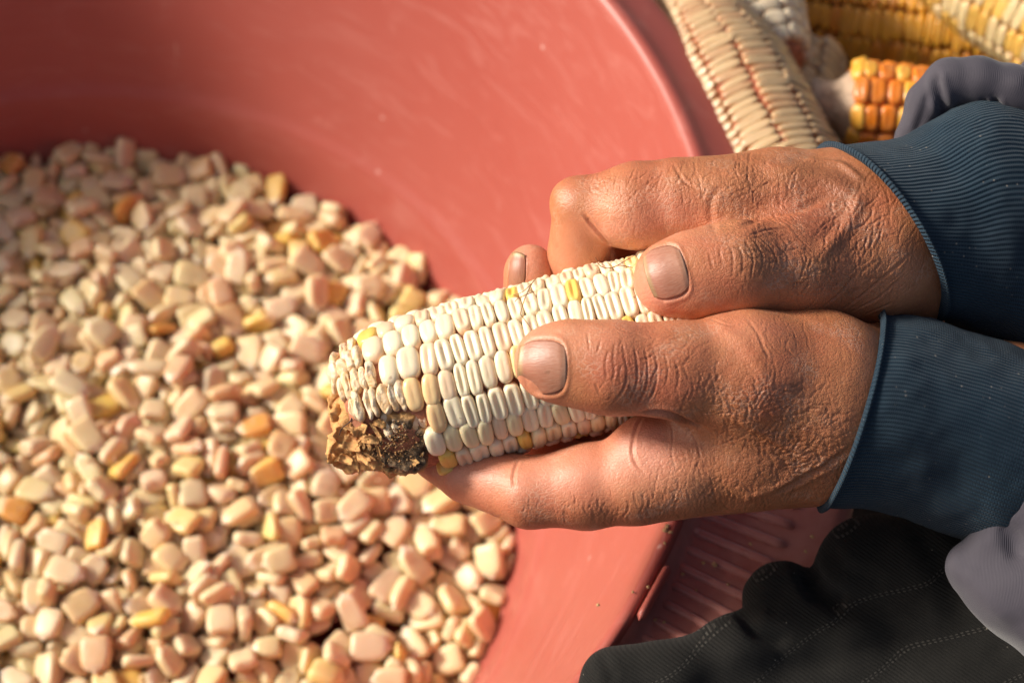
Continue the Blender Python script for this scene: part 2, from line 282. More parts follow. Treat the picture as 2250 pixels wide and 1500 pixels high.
-15,-30,-59,103,1,1894,1762,350,15,-71,-4,68,102,0,2122,1915,373,43,56,35,-60,97,5,1827,2300,352,10,72,-15,65,91,2,2440,3531,207,91,24,-28,13,108,5,2300,1653,304,54,-25,-73,32,95,3,3315,2894,229,32,83,42,-8,99,0,2312,3296,265,14,-6,
93,-30,101,1,2003,2223,347,18,61,71,27,97,0,2588,1708,311,3,81,-40,40,93,5,2739,2629,314,95,16,-9,21,90,1,2446,3258,263,91,-8,-24,-28,95,1,2432,1295,288,41,-57,-66,23,97,5,2095,2001,356,43,69,-54,-14,100,2,3145,1727,199,89,7,10,41,
89,4,2313,1291,283,15,-66,-70,-20,99,3,2798,2531,308,8,12,-84,51,107,5,3545,1914,174,13,84,-44,26,95,5,2270,3401,209,88,-16,21,37,91,1,2672,1928,307,23,5,-3,-96,105,3,2070,2151,397,46,-15,7,-86,98,3,2676,2147,361,28,-35,35,81,92,0,
3452,1922,182,11,-13,95,24,89,1,3171,3090,223,37,-5,-23,89,90,5,1856,2828,307,37,88,24,-6,101,4,2852,1304,237,15,10,7,97,101,2,1884,1530,325,78,5,-27,55,89,1,2336,3093,250,27,45,79,30,97,4,2144,2803,295,64,43,62,9,99,4,2324,1402,290,
27,26,90,-18,94,1,2259,1271,311,18,8,5,-97,89,5,2942,2783,249,12,51,-84,-4,107,3,3316,1513,130,72,-26,-33,53,99,3,3023,1461,189,5,40,-88,-19,103,2,1863,3486,200,6,-7,97,-17,107,2,3476,1514,131,2,91,-8,39,91,0,2269,2056,358,35,67,64,
3,90,4,2355,2103,367,31,10,-31,-88,89,3,2765,3187,267,25,-33,-56,-70,95,2,3370,1715,140,18,-13,15,-95,93,4,2141,1715,329,8,-52,76,35,102,4,1652,3185,276,92,0,3,37,98,3,2939,1547,213,4,83,-53,-7,90,4,2408,1381,289,93,28,-17,-9,90,1,
2632,2420,300,64,-20,4,-73,100,1,2615,2480,314,8,8,-90,39,88,5,2590,3451,205,96,16,-15,13,97,4,1841,2920,330,41,80,17,-37,96,0,1908,2367,311,78,-20,-24,52,107,3,2404,2465,342,12,94,28,-8,107,4,2455,2248,329,36,69,61,3,105,0,2315,2689,
321,38,-26,35,80,89,0,2451,2591,320,40,-59,-42,-54,97,2,2034,3110,286,1,-11,-7,-98,101,1,2505,3457,204,47,34,12,79,92,1,1789,3316,256,10,91,35,-13,96,4,2635,2922,312,19,73,-13,-63,91,3,1702,3101,262,10,-77,55,-28,92,1,2626,3074,269,
89,-14,-13,39,99,0,2856,2831,256,42,8,10,89,88,2,3104,2805,229,84,-6,50,16,98,1,2995,3194,214,97,5,-21,0,92,5,2271,1467,323,71,-49,-17,46,99,0,1866,2858,326,38,72,-50,26,89,4,2896,1830,263,22,3,-40,-88,92,4,2849,2048,300,13,32,13,-92,
95,0,1994,3558,202,33,86,-37,5,94,2,2432,2097,343,36,6,3,92,94,2,3205,1774,196,46,0,11,-87,89,3,2204,2981,295,10,-15,-40,89,88,2,2728,1326,248,26,-41,-82,27,96,1,2575,1822,293,7,1,98,11,89,2,2649,2026,323,43,88,-9,-15,91,0,2374,2428,
315,23,85,-45,-7,93,4,2910,1895,250,46,-27,31,77,103,0,2213,2674,336,2,-7,-95,-27,92,3,2750,3145,257,70,-62,-15,-30,105,2,2344,2325,313,17,3,9,97,106,0,1704,2824,341,93,-10,-15,-28,90,4,2167,2742,310,79,16,-31,-48,97,5,2088,1416,263,
10,-84,29,43,92,1,2091,2628,354,12,-85,42,25,104,3,2965,2262,328,81,28,9,49,101,4,3203,1424,162,29,-41,-37,77,106,5,2906,3327,224,37,-43,-34,-73,94,0,2071,2111,355,6,96,-15,-20,98,2,1880,2545,339,96,-5,21,3,94,1,2484,2871,290,20,-45,
-86,3,105,1,2464,3194,262,34,11,88,-29,92,5,2430,1957,349,67,8,67,29,93,1,1798,3511,208,67,22,-60,-34,92,1,3138,1488,199,46,6,19,-85,93,3,2386,2663,302,20,71,66,-3,96,4,2732,1554,251,6,-4,-94,-29,92,5,1959,1528,292,90,8,4,39,97,0,3581,
1878,158,27,82,1,48,93,1,1627,3430,249,18,-35,29,86,103,4,2400,1712,298,11,72,-67,1,98,0,2296,2144,317,61,42,19,63,95,1,2695,2520,272,5,-1,-2,-99,93,3,2969,3106,228,23,-81,-52,-7,90,4,2904,2563,266,13,78,60,0,104,1,1858,2198,303,81,
-25,20,47,93,0,2015,1346,260,48,15,18,83,94,5,2699,3219,208,1,0,99,2,108,3,3291,1385,125,91,4,-39,6,89,2,1663,2958,329,86,12,-2,-47,98,4,3073,3170,206,20,6,-3,-97,106,4,3278,1937,203,2,91,-39,-4,91,3,3264,2025,215,2,89,-42,-7,106,2,
3465,1641,135,61,-41,65,-13,108,2,2125,2875,276,84,1,8,-51,101,3,1950,3462,206,4,98,10,-4,101,3,2091,2775,306,72,-28,-57,25,95,1,2536,3525,181,47,-82,-8,-29,97,0,2036,2356,364,4,84,-52,-3,100,4,2925,2055,305,8,1,-95,-27,100,0,1732,
2996,282,38,6,-89,21,93,0,2927,2479,298,17,-91,30,-17,92,5,2567,1922,307,4,-72,68,-5,98,3,1901,1609,294,92,-24,24,-13,95,1,2687,2934,275,16,-7,96,-14,96,0,3081,3059,241,29,28,-43,-79,89,4,2976,2951,232,67,17,-12,-70,104,5,2649,2107,
309,23,66,-68,-16,104,5,2831,3249,206,43,-4,-6,-89,104,2,2236,1963,337,5,-68,54,-47,90,3,1898,2779,279,77,-21,-26,53,103,3,1848,3137,261,9,34,-92,-9,95,4,1969,2986,271,69,50,11,-49,100,1,2865,2627,304,16,-51,-79,-27,104,2,3092,3018,
236,36,-49,12,77,100,1,1929,1368,240,95,6,-5,-25,90,5,2586,2915,274,5,87,45,-15,90,0,2177,2213,359,32,80,6,48,101,2,3022,3052,221,15,86,-9,46,92,4,3216,1877,227,6,20,12,-96,103,1,2212,2316,312,0,-51,85,-3,107,2,3277,1675,160,18,-54,
-81,-5,89,4,3012,2098,325,29,2,12,-94,94,1,2192,3322,220,39,3,-38,-83,106,2,2114,3370,243,25,85,-41,17,93,4,3578,1806,137,55,-47,-22,64,98,3,2322,3571,189,74,29,0,59,97,5,2015,2796,279,6,98,-10,-6,107,4,2417,2382,330,49,74,3,44,91,
2,1855,2266,290,50,-27,-31,-75,92,2,2118,2513,316,9,-32,-90,23,89,2,1867,2561,303,10,96,-21,-9,104,0,2332,3238,247,19,95,-9,-17,103,4,2254,1610,286,9,93,33,3,88,1,2361,2194,333,13,-5,27,94,89,0,2888,2656,272,24,-31,-86,-29,108,0,2999,
2035,266,32,-9,1,-93,93,0,2650,1436,227,5,1,1,-99,92,4,3525,1621,124,22,-1,-95,-19,94,0,1905,3326,250,14,-26,-12,94,97,4,2887,2415,284,62,-38,63,23,94,1,2070,2505,298,19,44,-86,10,107,0,3014,1359,189,83,-6,4,54,95,0,3091,1536,184,17,
-75,-62,0,106,4,2799,3052,282,7,6,-98,-14,103,0,2828,2182,306,61,22,-21,-72,96,4,2062,1967,335,73,36,-44,35,93,3,2089,2394,321,5,-85,-50,7,97,0,1759,3212,255,3,65,-73,14,100,2,2268,2864,281,49,22,-13,82,107,1,3301,1831,208,10,64,73,
18,96,3,3197,2806,225,15,-63,70,27,105,1,2536,3153,249,36,-10,-7,-91,107,0,2768,1460,222,33,10,-1,93,104,1,1802,2121,354,21,66,45,-55,91,1,2337,3485,180,55,-10,11,81,107,0,2892,2995,241,0,82,-56,0,96,2,1847,1785,324,89,4,-42,-7,98,
1,1787,2995,246,47,8,87,5,94,5,2046,2907,313,43,-66,53,-28,97,0,1949,3179,262,92,21,1,-30,104,0,1905,2929,294,79,-25,-4,54,94,1,2154,1255,299,3,-56,77,-26,94,1,1868,3241,235,34,86,18,-30,104,1,2725,2031,283,0,16,-1,98,91,0,1967,2557,
306,1,4,99,-9,107,4,3208,1371,184,37,-90,-13,-6,89,0,2701,2282,312,29,-89,-32,8,102,4,2252,3053,280,9,-95,-3,26,99,0,1840,2992,264,53,33,76,9,104,1,2656,2175,275,87,21,9,42,106,3,2506,2701,280,30,-44,-62,56,102,0,2159,1637,290,11,82,
34,-43,98,4,2071,3507,187,6,61,77,12,89,5,2431,1790,304,8,14,39,-90,106,4,2342,1571,281,31,-19,-92,1,105,4,1965,2357,302,82,21,-15,-49,104,0,1929,3626,185,1,-4,-46,87,92,2,2725,2849,268,68,-13,-2,-71,96,5,2326,1727,264,0,85,51,-1,90,
4,3372,2008,214,0,39,91,-6,101,3,1776,2231,347,38,47,39,68,107,2,2304,2049,314,7,94,-29,-6,102,2,2143,1961,358,36,-16,52,-74,92,4,3024,1640,210,17,14,-1,97,92,4,2978,2406,338,22,74,61,-11,107,0,2116,1565,323,62,-22,-12,73,89,4,1715,
3566,170,17,-77,16,-57,104,4,2730,2218,308,7,-71,63,27,91,2,2487,1425,235,1,-85,-51,1,97,4,3042,2723,249,37,12,-6,91,102,0,3137,1944,217,9,3,-1,99,102,4,1672,3528,199,17,-21,93,-21,93,5,2851,1685,230,12,0,2,98,99,4,2694,2378,263,35,
17,91,-2,98,0,2851,2334,260,16,11,19,95,107,1,3488,1507,92,40,11,90,-2,106,4,1838,1910,317,50,7,83,18,95,3,2008,1857,318,52,65,44,-31,91,1,2237,1771,294,52,15,-27,-79,88,1,2117,1847,330,72,-16,-6,-66,100,0,2708,2750,256,22,-96,9,-2,
100,1,3384,1373,44,33,44,82,5,93,2,2084,1624,304,18,-17,82,-49,89,4,2139,2226,354,30,79,-7,52,99,2,2294,2683,257,11,-53,-82,-11,89,4,2222,3547,197,0,35,-92,12,94,5,3325,1359,104,77,-20,-41,43,98,1,2408,1425,261,10,-88,-34,-27,107,1,
2768,2149,326,9,16,-97,4,91,1,2304,3173,213,1,31,94,-1,101,2,1984,2088,310,63,-16,-25,70,90,0,1988,1942,311,27,-7,-6,-95,89,4,2247,3197,227,21,-43,13,86,89,2,2081,1297,278,38,12,91,5,89,0,2652,1813,251,14,9,0,98,104,0,1967,2689,305,
95,-15,8,-21,94,5,1799,3410,201,86,31,3,37,99,3,1810,2344,307,75,40,45,22,97,1,2332,1796,281,11,71,67,-14,89,0,2522,2075,297,38,-11,0,-91,93,3,2626,3322,212,94,2,-12,28,97,3,3531,1791,167,19,-92,-3,-29,98,1,1895,3043,256,41,41,80,13,
99,1,3036,2754,214,3,-40,-91,-2,101,5,2756,1898,276,76,5,3,-63,108,3,1757,3099,245,17,-81,49,-22,99,1,2500,3069,273,46,48,-64,36,91,4,1840,2766,291,32,23,-12,-90,100,0,2415,3254,215,25,-3,-96,0,95,2,2397,1989,303,12,16,-97,-9,97,4,
2220,3084,239,89,13,-38,13,103,3,2524,2632,289,55,-38,-69,-22,91,1,3348,1603,137,0,90,40,8,94,1,3347,1483,83,91,4,-17,-36,100,0,2041,3625,172,36,-56,61,41,101,0,2758,2957,244,2,28,94,-13,103,1,3508,1727,104,18,81,-54,-7,98,0,1967,2899,
260,19,-97,4,-6,97,5,2277,2449,302,11,-66,70,19,105,2,2207,2585,292,10,-60,73,-26,101,0,3085,2708,271,1,-90,35,19,98,2,1768,2509,306,9,93,-9,31,93,1,1824,3351,216,10,3,94,30,96,2,2304,1351,253,25,46,84,-5,108,4,3203,2912,204,0,46,87,
2,93,1,2863,2525,232,29,-1,8,94,99,3,3172,2997,223,6,4,95,25,92,0,2469,2028,304,77,39,-12,-48,94,0,2482,2431,289,24,-11,93,21,105,0,2402,1283,267,42,-62,-58,30,94,1,3227,1502,125,11,-96,11,19,91,5,2213,1884,292,25,-21,-9,-93,103,1,
1926,2865,275,1,68,69,19,89,3,2221,1329,267,35,20,89,-15,89,3,2501,1627,263,16,43,88,-1,96,5,3357,1918,191,10,3,-2,98,91,5,2910,3170,204,4,99,6,-2,100,0,1860,1503,278,28,92,24,-7,100,1,2354,1858,291,89,-14,10,41,90,1,2294,1926,310,
6,87,-46,-6,93,4,2139,3080,272,13,62,-73,-21,98,1,2630,2013,261,18,-8,-3,-97,106,5,3469,2027,241,97,19,7,2,104,2,2920,2712,258,37,-92,-1,3,98,2,2199,2460,299,54,-7,83,-5,102,4,2165,2036,345,2,38,-90,-17,97,0,2240,1393,286,69,64,-26,
-16,88,0,2587,2712,271,91,-2,14,35,94,2,3007,1805,223,97,3,0,-20,107,3,1948,1802,302,14,-58,75,-23,100,5,1874,1841,292,50,11,85,6,93,2,2012,3045,262,12,60,-77,-5,96,0,2748,2635,281,19,2,13,-96,103,4,1816,2660,307,30,-38,86,-4,105,4,
2648,2779,270,69,-50,-23,45,98,5,2479,2351,311,16,47,-85,6,95,0,2360,2995,269,49,3,0,-86,98,2,2032,3397,208,89,-14,-8,-39,102,4,2889,2146,265,7,65,-74,-11,96,3,2585,1879,264,98,5,-3,-14,102,1,2836,2065,251,4,-64,74,19,101,1,2564,1553,
242,6,19,-97,-7,100,4,1812,3098,219,8,95,27,-3,100,0,2625,2319,281,24,92,28,-4,91,0,2459,2631,246,7,96,-24,0,88,4,2065,2700,302,48,-6,21,-84,92,2,1837,2471,289,24,4,12,95,95,3,2419,1662,263,21,-2,3,97,98,2,1964,1923,280,2,59,-79,-1,
108,4,2815,1838,239,24,-3,-1,-96,91,0,1750,3554,149,9,70,23,65,90,0,1802,2889,258,19,-96,-17,-2,98,3,1693,2567,312,9,-59,-72,-32,99,4,1835,1751,268,0,97,17,7,107,4,2518,1735,260,53,11,-1,83,104,2,2719,2663,256,15,-2,18,-96,97,5,2395,
2538,260,3,83,54,0,108,4,1673,2841,283,22,91,18,-25,89,0,2442,2910,247,97,-3,-20,5,108,5,1760,2885,291,13,-64,74,13,104,1,2129,3470,169,10,92,-28,20,103,1,2630,2428,256,32,15,4,92,93,0,1817,3599,191,4,-47,-85,-20,89,1,2893,2928,258,
16,-55,70,40,88,1,2906,2756,220,7,57,-81,-1,105,4,1817,1646,289,42,62,64,2,101,2,2094,3268,201,10,98,-2,3,101,1,2309,2608,296,87,-17,40,-18,100,5,3504,1834,128,9,-90,28,29,103,2,2811,3081,249,6,-85,50,4,92,4,1601,3286,235,29,85,41,
-8,93,1,2162,2429,302,50,-13,84,-4,91,0,3337,1348,60,76,20,-38,-47,100,2,2500,3365,182,83,-13,-13,-50,108,0,2744,1813,260,19,96,16,-4,94,4,2484,3450,154,17,85,-47,7,95,0,2146,1357,239,2,-99,6,3,98,4,2220,2699,292,16,-28,-93,-9,104,
5,2748,2344,260,4,96,-8,21,99,2,2635,2576,243,8,41,-90,0,106,3,2599,2874,232,7,37,-91,0,107,0,3029,2913,207,19,3,-3,-97,90,4,2118,2093,317,25,-14,-3,95,89,4,2695,2925,221,8,76,-63,1,99,3,2912,1271,204,9,-31,-91,-22,95,0,3394,2817,243,
26,-92,-1,-26,102,4,1551,3499,223,42,13,6,-89,102,4,1753,3325,225,13,-11,-8,-97,95,3,2414,1539,255,92,6,-1,-35,104,4,1975,2799,244,8,80,-58,4,100,3,2870,1958,258,21,80,-49,-21,97,5,2618,1264,270,40,-19,7,88,106,1,1709,2711,276,93,28,
6,18,96,2,2701,1601,233,6,-58,-80,-4,89,0,2212,2855,237,87,1,1,-48,89,3,2276,2954,250,7,7,-25,-95,99,1,2709,3058,235,58,1,31,74,92,1,1624,3559,209,22,17,95,1,90,5,2552,2194,267,76,6,1,63,105,3,3175,2071,223,96,4,2,-25,104,4,1759,2634,
251,6,85,-50,5,102,0,2190,2052,306,14,-97,3,11,105,1,2993,2093,233,88,2,6,45,108,0,2687,1257,243,2,-4,-5,-99,97,4,1828,1392,241,65,10,3,-74,98,0,2819,3178,227,5,-73,-56,-36,90,3,2796,2782,227,8,89,-43,0,100,5,1718,2302,349,15,-36,-91,
-2,107,5,2982,2627,246,25,8,9,95,90,2,1719,2925,261,4,52,-79,-29,104,3,2157,1378,278,55,14,5,81,96,1,1762,2176,273,77,3,-4,62,94,4,2290,3567,151,18,-86,-43,16,96,4,1747,2277,272,91,1,-3,39,101,3,2055,1468,253,98,9,6,-7,91,2,2385,2118,
312,1,24,-96,2,90,4,2573,2280,261,55,-7,-5,-82,90,1,3045,1310,164,15,-5,-9,-97,107,1,2068,3545,158,4,50,85,6,90,1,2285,2792,268,23,-29,34,85,92,2,2341,2772,242,0,-53,-84,0,99,4,2006,3340,191,57,-9,-15,-79,101,1,2135,2125,285,49,5,-1,
-86,93,0,2902,2070,278,96,20,9,-2,98,0,2277,1570,256,1,-3,-1,99,98,1,1988,3252,219,19,72,-63,17,105,0,2396,3089,217,95,-2,7,28,90,2,2904,3021,210,95,0,-3,-26,100,0,1907,3556,123,83,-8,-8,-52,96,2,2207,3461,151,10,38,90,-13,99,5,2819,
2247,287,17,-67,-63,-33,96,2,1664,2702,325,49,46,10,-72,98,1,1779,2060,338,29,24,84,37,90,4,1760,2143,305,98,12,8,1,93,4,3074,2082,254,55,9,-75,-33,94,3,1950,3503,158,83,10,15,-51,104,0,1859,2124,278,1,95,-28,-1,103,2,2784,2570,233,
93,-3,-3,-35,95,4,2099,2614,293,14,71,67,-6,94,2,2116,3179,230,19,-71,-63,-22,98,2,2290,3324,192,94,-10,9,30,98,0,1690,3415,163,0,-17,97,-11,94,1,3391,1460,57,75,-13,-43,-47,98,3,1814,1700,358,38,-81,20,36,101,0,2066,2289,331,91,-12,
10,36,106,3,2109,2677,328,68,25,-7,67,94,0,2356,1310,233,23,-1,0,96,103,0,1681,2833,239,54,-9,0,83,99,4,1782,2531,258,3,24,-96,2,93,0,2509,2544,250,2,40,90,-2,93,0,2570,3268,246,5,99,-3,-7,96,1,1628,3184,240,17,0,6,97,97,2,2221,3521,
167,4,-26,94,-18,100,2,2638,2989,237,64,35,-22,63,100,1,2197,3251,204,10,80,-57,4,93,2,3434,1541,80,48,66,26,50,89,2,1828,1353,268,0,-78,-59,-14,98,0,3293,2118,264,11,-85,-46,-18,103,4,1761,2379,308,22,6,-7,96,90,5,2381,3014,233,90,
14,-15,37,88,4,1891,1952,318,15,5,98,-1,99,0,2354,2344,272,5,69,-70,-2,103,3,1835,3464,157,85,-13,-15,-46,102,0,2161,1808,294,95,-12,11,21,91,0,2418,2749,268,20,-87,-42,-3,95,1,2134,3062,234,42,21,3,87,92,1,1631,3492,163,17,69,-63,
28,106,0,1825,2051,296,39,-37,79,26,94,5,2086,1885,279,0,-20,-97,-5,101,5,2378,2839,274,54,1,1,83,89,2,2564,2480,260,1,85,-48,-15,108,5,2006,2179,304,72,3,-28,-61,100,0,2583,2115,294,54,-37,0,-74,92,5,2273,2495,280,13,-63,-75,-9,105,
3,2715,2839,228,9,75,-64,0,103,4,1653,3358,198,0,98,-12,10,103,3,1746,3449,184,88,13,34,26,90,0,2452,2226,269,4,98,-15,-6,98,0,1873,1449,271,23,-1,24,93,100,1,3512,2018,192,6,-10,-97,-14,108,0,3011,2124,294,11,9,-98,-9,90,2,2109,3345,
217,89,-32,-19,-23,101,1,2595,1322,222,0,-81,56,9,93,0,2929,2442,249,23,29,92,6,102,4,1767,2783,284,22,-18,95,-6,91,5,1926,2485,272,94,-1,-11,-29,106,5,1969,1482,248,2,-9,-98,-8,89,4,1788,3218,208,99,-2,7,6,91,2,2033,1703,309,2,92,
35,-11,108,1,2564,2358,285,27,88,32,16,97,3,2274,1453,252,39,-1,3,91,99,1,2718,2052,249,6,20,-97,-4,89,2,1849,3176,225,5,-93,-33,9,92,5,1632,3580,144,34,-48,-71,-38,98,4,2749,2123,296,96,-10,8,22,106,0,2456,2325,288,60,-21,-1,-76,99,
0,2470,1830,265,70,-2,-1,-70,105,2,2862,2162,237,6,-20,-97,-2,93,0,2061,3106,233,87,10,12,44,96,3,1905,3344,206,1,77,54,30,94,0,1871,1219,325,80,-23,-11,-53,105,1,3596,2001,196,37,40,82,9,89,1,3303,2811,204,99,3,-3,-1,97,1,2953,2239,
253,42,-12,-16,87,92,5,1840,1961,275,3,-64,76,3,98,1,1863,2607,258,5,93,-32,-1,108,5,2351,2237,278,99,2,-2,0,102,1,2065,2448,274,21,-4,-8,-96,98,5,2106,2970,255,70,29,-32,-55,93,1,2336,2891,236,77,-2,-5,-62,102,1,2054,2145,299,21,-22,
12,93,99,4,2026,2283,281,4,20,-97,-1,96,4,1941,2681,272,8,2,18,97,96,2,2666,2249,253,91,2,7,-39,93,0,2510,3029,239,19,69,-65,21,105,2,2580,2713,235,6,97,20,-6,90,4,2639,3151,222,94,8,-19,23,100,0,2949,2606,220,46,1,6,88,89,5,2820,2897,
218,15,-6,-6,-98,104,0,2526,3144,211,7,95,-27,0,104,3,1819,3579,143,57,-13,-7,80,107,0,2387,2534,296,92,1,-6,37,94,5,2173,1469,286,5,-48,86,2,95,1,2401,2120,276,3,89,42,-4,105,0,2224,2363,274,5,77,62,-3,95,5,1805,2417,266,5,80,-58,
4,100,5,2199,2757,257,93,-8,23,24,88,0,2148,2705,251,7,98,15,-3,98,0,1775,2766,242,31,-3,-8,-94,105,4,2283,3065,236,37,-13,90,10,97,3,1964,3074,227,14,6,7,98,100,4,2507,3277,221,72,20,65,-1,91,1,2815,3064,211,1,9,-99,-2,104,1,1833,
1046,333,77,22,4,58,103,1,1627,1024,328,98,9,-8,10,105,1,1536,1126,333,28,-91,-28,-3,105,2,1484,1044,319,20,-65,70,16,102,0,1135,1165,302,36,-13,-10,-91,106,0,1772,1150,338,94,18,-22,-10,106,0,1147,2312,324,20,-70,67,7,107,1,2850,1141,
197,7,-17,-96,-17,106,0,2213,1146,301,98,-2,-17,1,101,0,1703,1282,328,4,89,37,21,105,0,1728,1958,342,16,-15,-92,-29,105,0,1450,1277,324,21,19,5,-95,106,2,2490,1218,317,56,-24,-12,-77,104,1,1060,1946,337,2,-47,-87,7,104,0,1382,2174,
354,43,-2,9,-89,101,3,1650,1146,342,93,-9,-1,32,106,0,1223,2498,333,4,-44,-89,-3,103,2,1109,1401,315,8,-41,-86,-26,102,1,1759,1855,342,7,-72,-66,-17,105,5,1471,1561,318,0,-12,-96,-20,102,1,2706,1106,221,79,45,-14,-37,100,0,2394,1007,
278,27,-19,30,-88,92,2,1655,2363,352,29,35,-23,85,105,5,1548,1872,349,19,45,-82,-25,105,1,1200,1772,339,76,26,4,58,95,4,2785,1022,195,80,4,19,55,101,2,1284,1560,349,10,21,22,94,103,3,1482,1439,329,26,5,19,-93,104,3,1914,1085,310,87,
44,-18,6,107,4,1397,1612,328,0,-31,17,-92,105,0,2073,1056,316,33,33,-32,81,90,0,1031,2332,316,15,-13,-13,96,104,4,1161,1061,298,15,66,-70,19,103,4,1658,1711,366,60,-5,7,-78,97,0,2136,1013,288,1,-96,-2,-22,95,1,1354,3372,243,10,-69,
70,9,106,3,1413,1770,364,8,94,25,-16,102,1,1305,1119,333,21,-15,-30,91,92,0,2484,1072,240,53,18,27,77,107,0,1120,3286,229,81,5,3,56,108,0,1565,1619,338,83,29,-13,-43,94,3,1628,1353,335,1,-20,-96,-13,94,0,1797,883,325,12,-68,-71,-4,
102,3,1066,2084,303,15,96,0,-18,107,3,1232,1414,327,23,-28,90,18,97,2,1382,1120,317,86,33,-32,16,98,4,1523,966,313,70,-6,-3,-69,103,1,1411,2565,345,96,14,20,7,97,2,1334,1232,343,63,-24,-5,72,96,2,1291,2303,314,58,29,-1,-74,100,0,1608,
2647,316,31,-5,-13,-93,105,4,1570,1306,301,21,96,0,-7,108,1,2597,943,206,80,-8,-19,54,105,2,1591,1535,324,53,-16,-31,-76,106,2,1543,3059,298,66,2,12,73,104,1,1056,2821,291,3,54,83,0,102,3,1308,1879,328,23,-3,-96,6,100,0,1481,2604,322,
96,12,-19,6,101,1,2599,1048,235,14,97,-2,12,95,0,1356,1030,300,39,-44,-72,34,105,4,2375,1208,294,33,81,41,-18,107,0,2593,1104,280,73,31,49,-33,91,1,936,2704,267,38,-10,-5,91,101,4,2982,1241,197,31,50,78,16,98,5,1804,1346,327,8,-11,
-1,98,95,1,1060,2446,301,82,-6,-16,-53,107,4,1069,1553,343,52,-14,15,82,101,5,1414,1398,330,25,-74,-37,-48,101,5,1007,2522,301,4,-82,54,-10,108,1,1567,1996,330,1,-33,93,-4,90,1,2416,1123,255,79,34,49,2,106,3,1511,2085,348,20,-46,83,
19,97,3,1037,1240,328,25,-84,-45,-7,104,5,1237,2380,300,89,26,32,-14,105,0,2530,1180,279,17,97,-10,-4,107,2,1249,3020,277,3,91,-37,8,104,1,1318,2446,338,11,51,84,1,97,1,2349,808,265,33,0,12,-92,101,2,2779,1206,243,6,98,13,-1,92,0,2877,
1023,178,42,-24,82,26,100,2,1637,2215,344,42,25,0,86,90,2,989,2234,305,64,33,-12,-68,100,1,1476,1822,327,1,94,32,0,101,1,1117,2577,305,23,-56,74,27,94,2,1498,1932,350,12,41,-87,-20,102,0,1138,2697,305,9,69,-70,-9,106,0,1538,2963,300,
46,-11,1,87,100,0,3387,2362,253,15,-48,82,21,106,5,1083,1730,324,11,-94,29,-5,90,3,1390,1923,356,5,-13,95,-26,104,2,1983,920,327,55,5,-24,78,93,1,1116,1291,307,46,0,87,6,102,3,2726,1228,281,98,-1,16,7,90,2,2681,1027,187,67,23,21,66,
90,0,3297,2216,288,16,54,-81,-5,103,0,877,3115,229,21,-14,29,-91,92,2,3067,1187,177,17,93,27,7,97,1,2013,1139,307,6,-22,-88,-40,93,0,1549,3487,259,15,-6,-8,97,97,2,2323,1133,253,7,-54,82,9,89,1,1409,2924,276,1,18,97,9,99,1,1085,3093,
242,2,86,49,-1,106,2,1721,1426,333,20,96,-8,-13,90,0,1758,1654,331,25,85,-21,-40,102,0,1430,2422,298,55,50,8,-65,103,0,1224,1905,339,97,-13,15,-2,89,2,1646,1927,322,13,-85,33,36,95,3,990,1366,319,20,-58,-77,4,107,2,2330,1014,248,2,
-35,-92,-7,107,1,1417,3083,276,78,0,-6,60,95,1,922,2965,254,1,-69,-60,-37,103,0,1640,1619,335,58,38,10,-70,89,4,1372,1494,312,10,-2,-98,10,91,0,3137,2643,310,24,41,3,87,108,2,1116,3388,263,68,23,-14,-67,98,1,2502,986,219,78,29,49,-23,
95,3,960,3151,211,22,14,-95,-4,98,1,1543,1683,337,55,9,43,-70,96,4,1211,1608,329,2,95,18,-20,97,0,1201,2642,300,15,31,-81,-44,96,4,1214,3239,272,43,-4,85,26,103,1,3525,2400,241,55,-4,4,-82,102,0,1667,2109,376,32,89,14,-26,105,1,1630,
901,331,24,-2,95,-15,101,0,1507,2324,319,39,76,-50,-2,107,4,1365,2770,315,59,4,5,-79,107,4,1182,1326,307,82,6,-41,37,95,4,1732,1536,295,53,-5,42,72,107,5,2011,859,283,14,19,96,5,108,0,3141,2324,348,61,-12,3,77,94,1,1332,2068,320,34,
91,19,-6,105,0,1531,1382,305,34,-36,26,81,107,0,859,2437,301,93,15,29,-12,102,2,1211,857,273,96,4,0,-25,105,0,3500,2257,269,6,-77,61,9,99,0,1298,3483,242,23,-58,-73,24,99,1,1631,1774,344,17,-93,-29,9,104,4,1470,1703,336,23,-83,45,18,
94,3,1977,1095,335,11,-62,-30,70,97,1,920,2110,305,50,4,10,-85,93,1,1204,707,270,20,-11,-11,-96,105,1,1412,2235,326,2,-61,77,7,103,1,1130,1678,299,69,26,-48,-46,105,4,812,2888,226,0,-42,86,26,104,4,1038,1110,310,7,95,-22,12,103,2,1418,
2678,307,89,41,14,-6,101,5,1014,2932,290,2,-35,-23,90,101,2,1472,3295,271,3,97,-17,12,93,1,1063,2986,269,15,8,97,-3,96,4,2918,1174,161,5,-52,84,11,103,4,1320,1334,299,42,58,63,-24,105,1,1544,1494,270,98,1,-1,12,96,4,1272,3116,250,91,
9,-29,24,104,4,1702,1810,340,35,-81,-27,-35,91,4,1751,958,317,48,-1,10,86,91,4,1476,2855,316,58,-8,-34,-72,106,0,1959,745,306,7,6,98,9,97,1,1520,857,295,59,20,-14,-76,104,3,2029,970,293,38,-38,36,-75,102,5,1118,931,277,71,30,-22,58,
105,1,1527,3202,251,54,31,-14,76,91,2,767,3002,239,82,10,50,-20,104,2,1220,2879,292,97,-11,16,3,97,3,1777,1450,284,64,-3,74,-16,107,2,1027,1783,296,21,40,88,-1,93,2,1974,999,288,32,18,-2,92,104,3,2315,930,257,42,-30,-69,-50,107,0,1790,
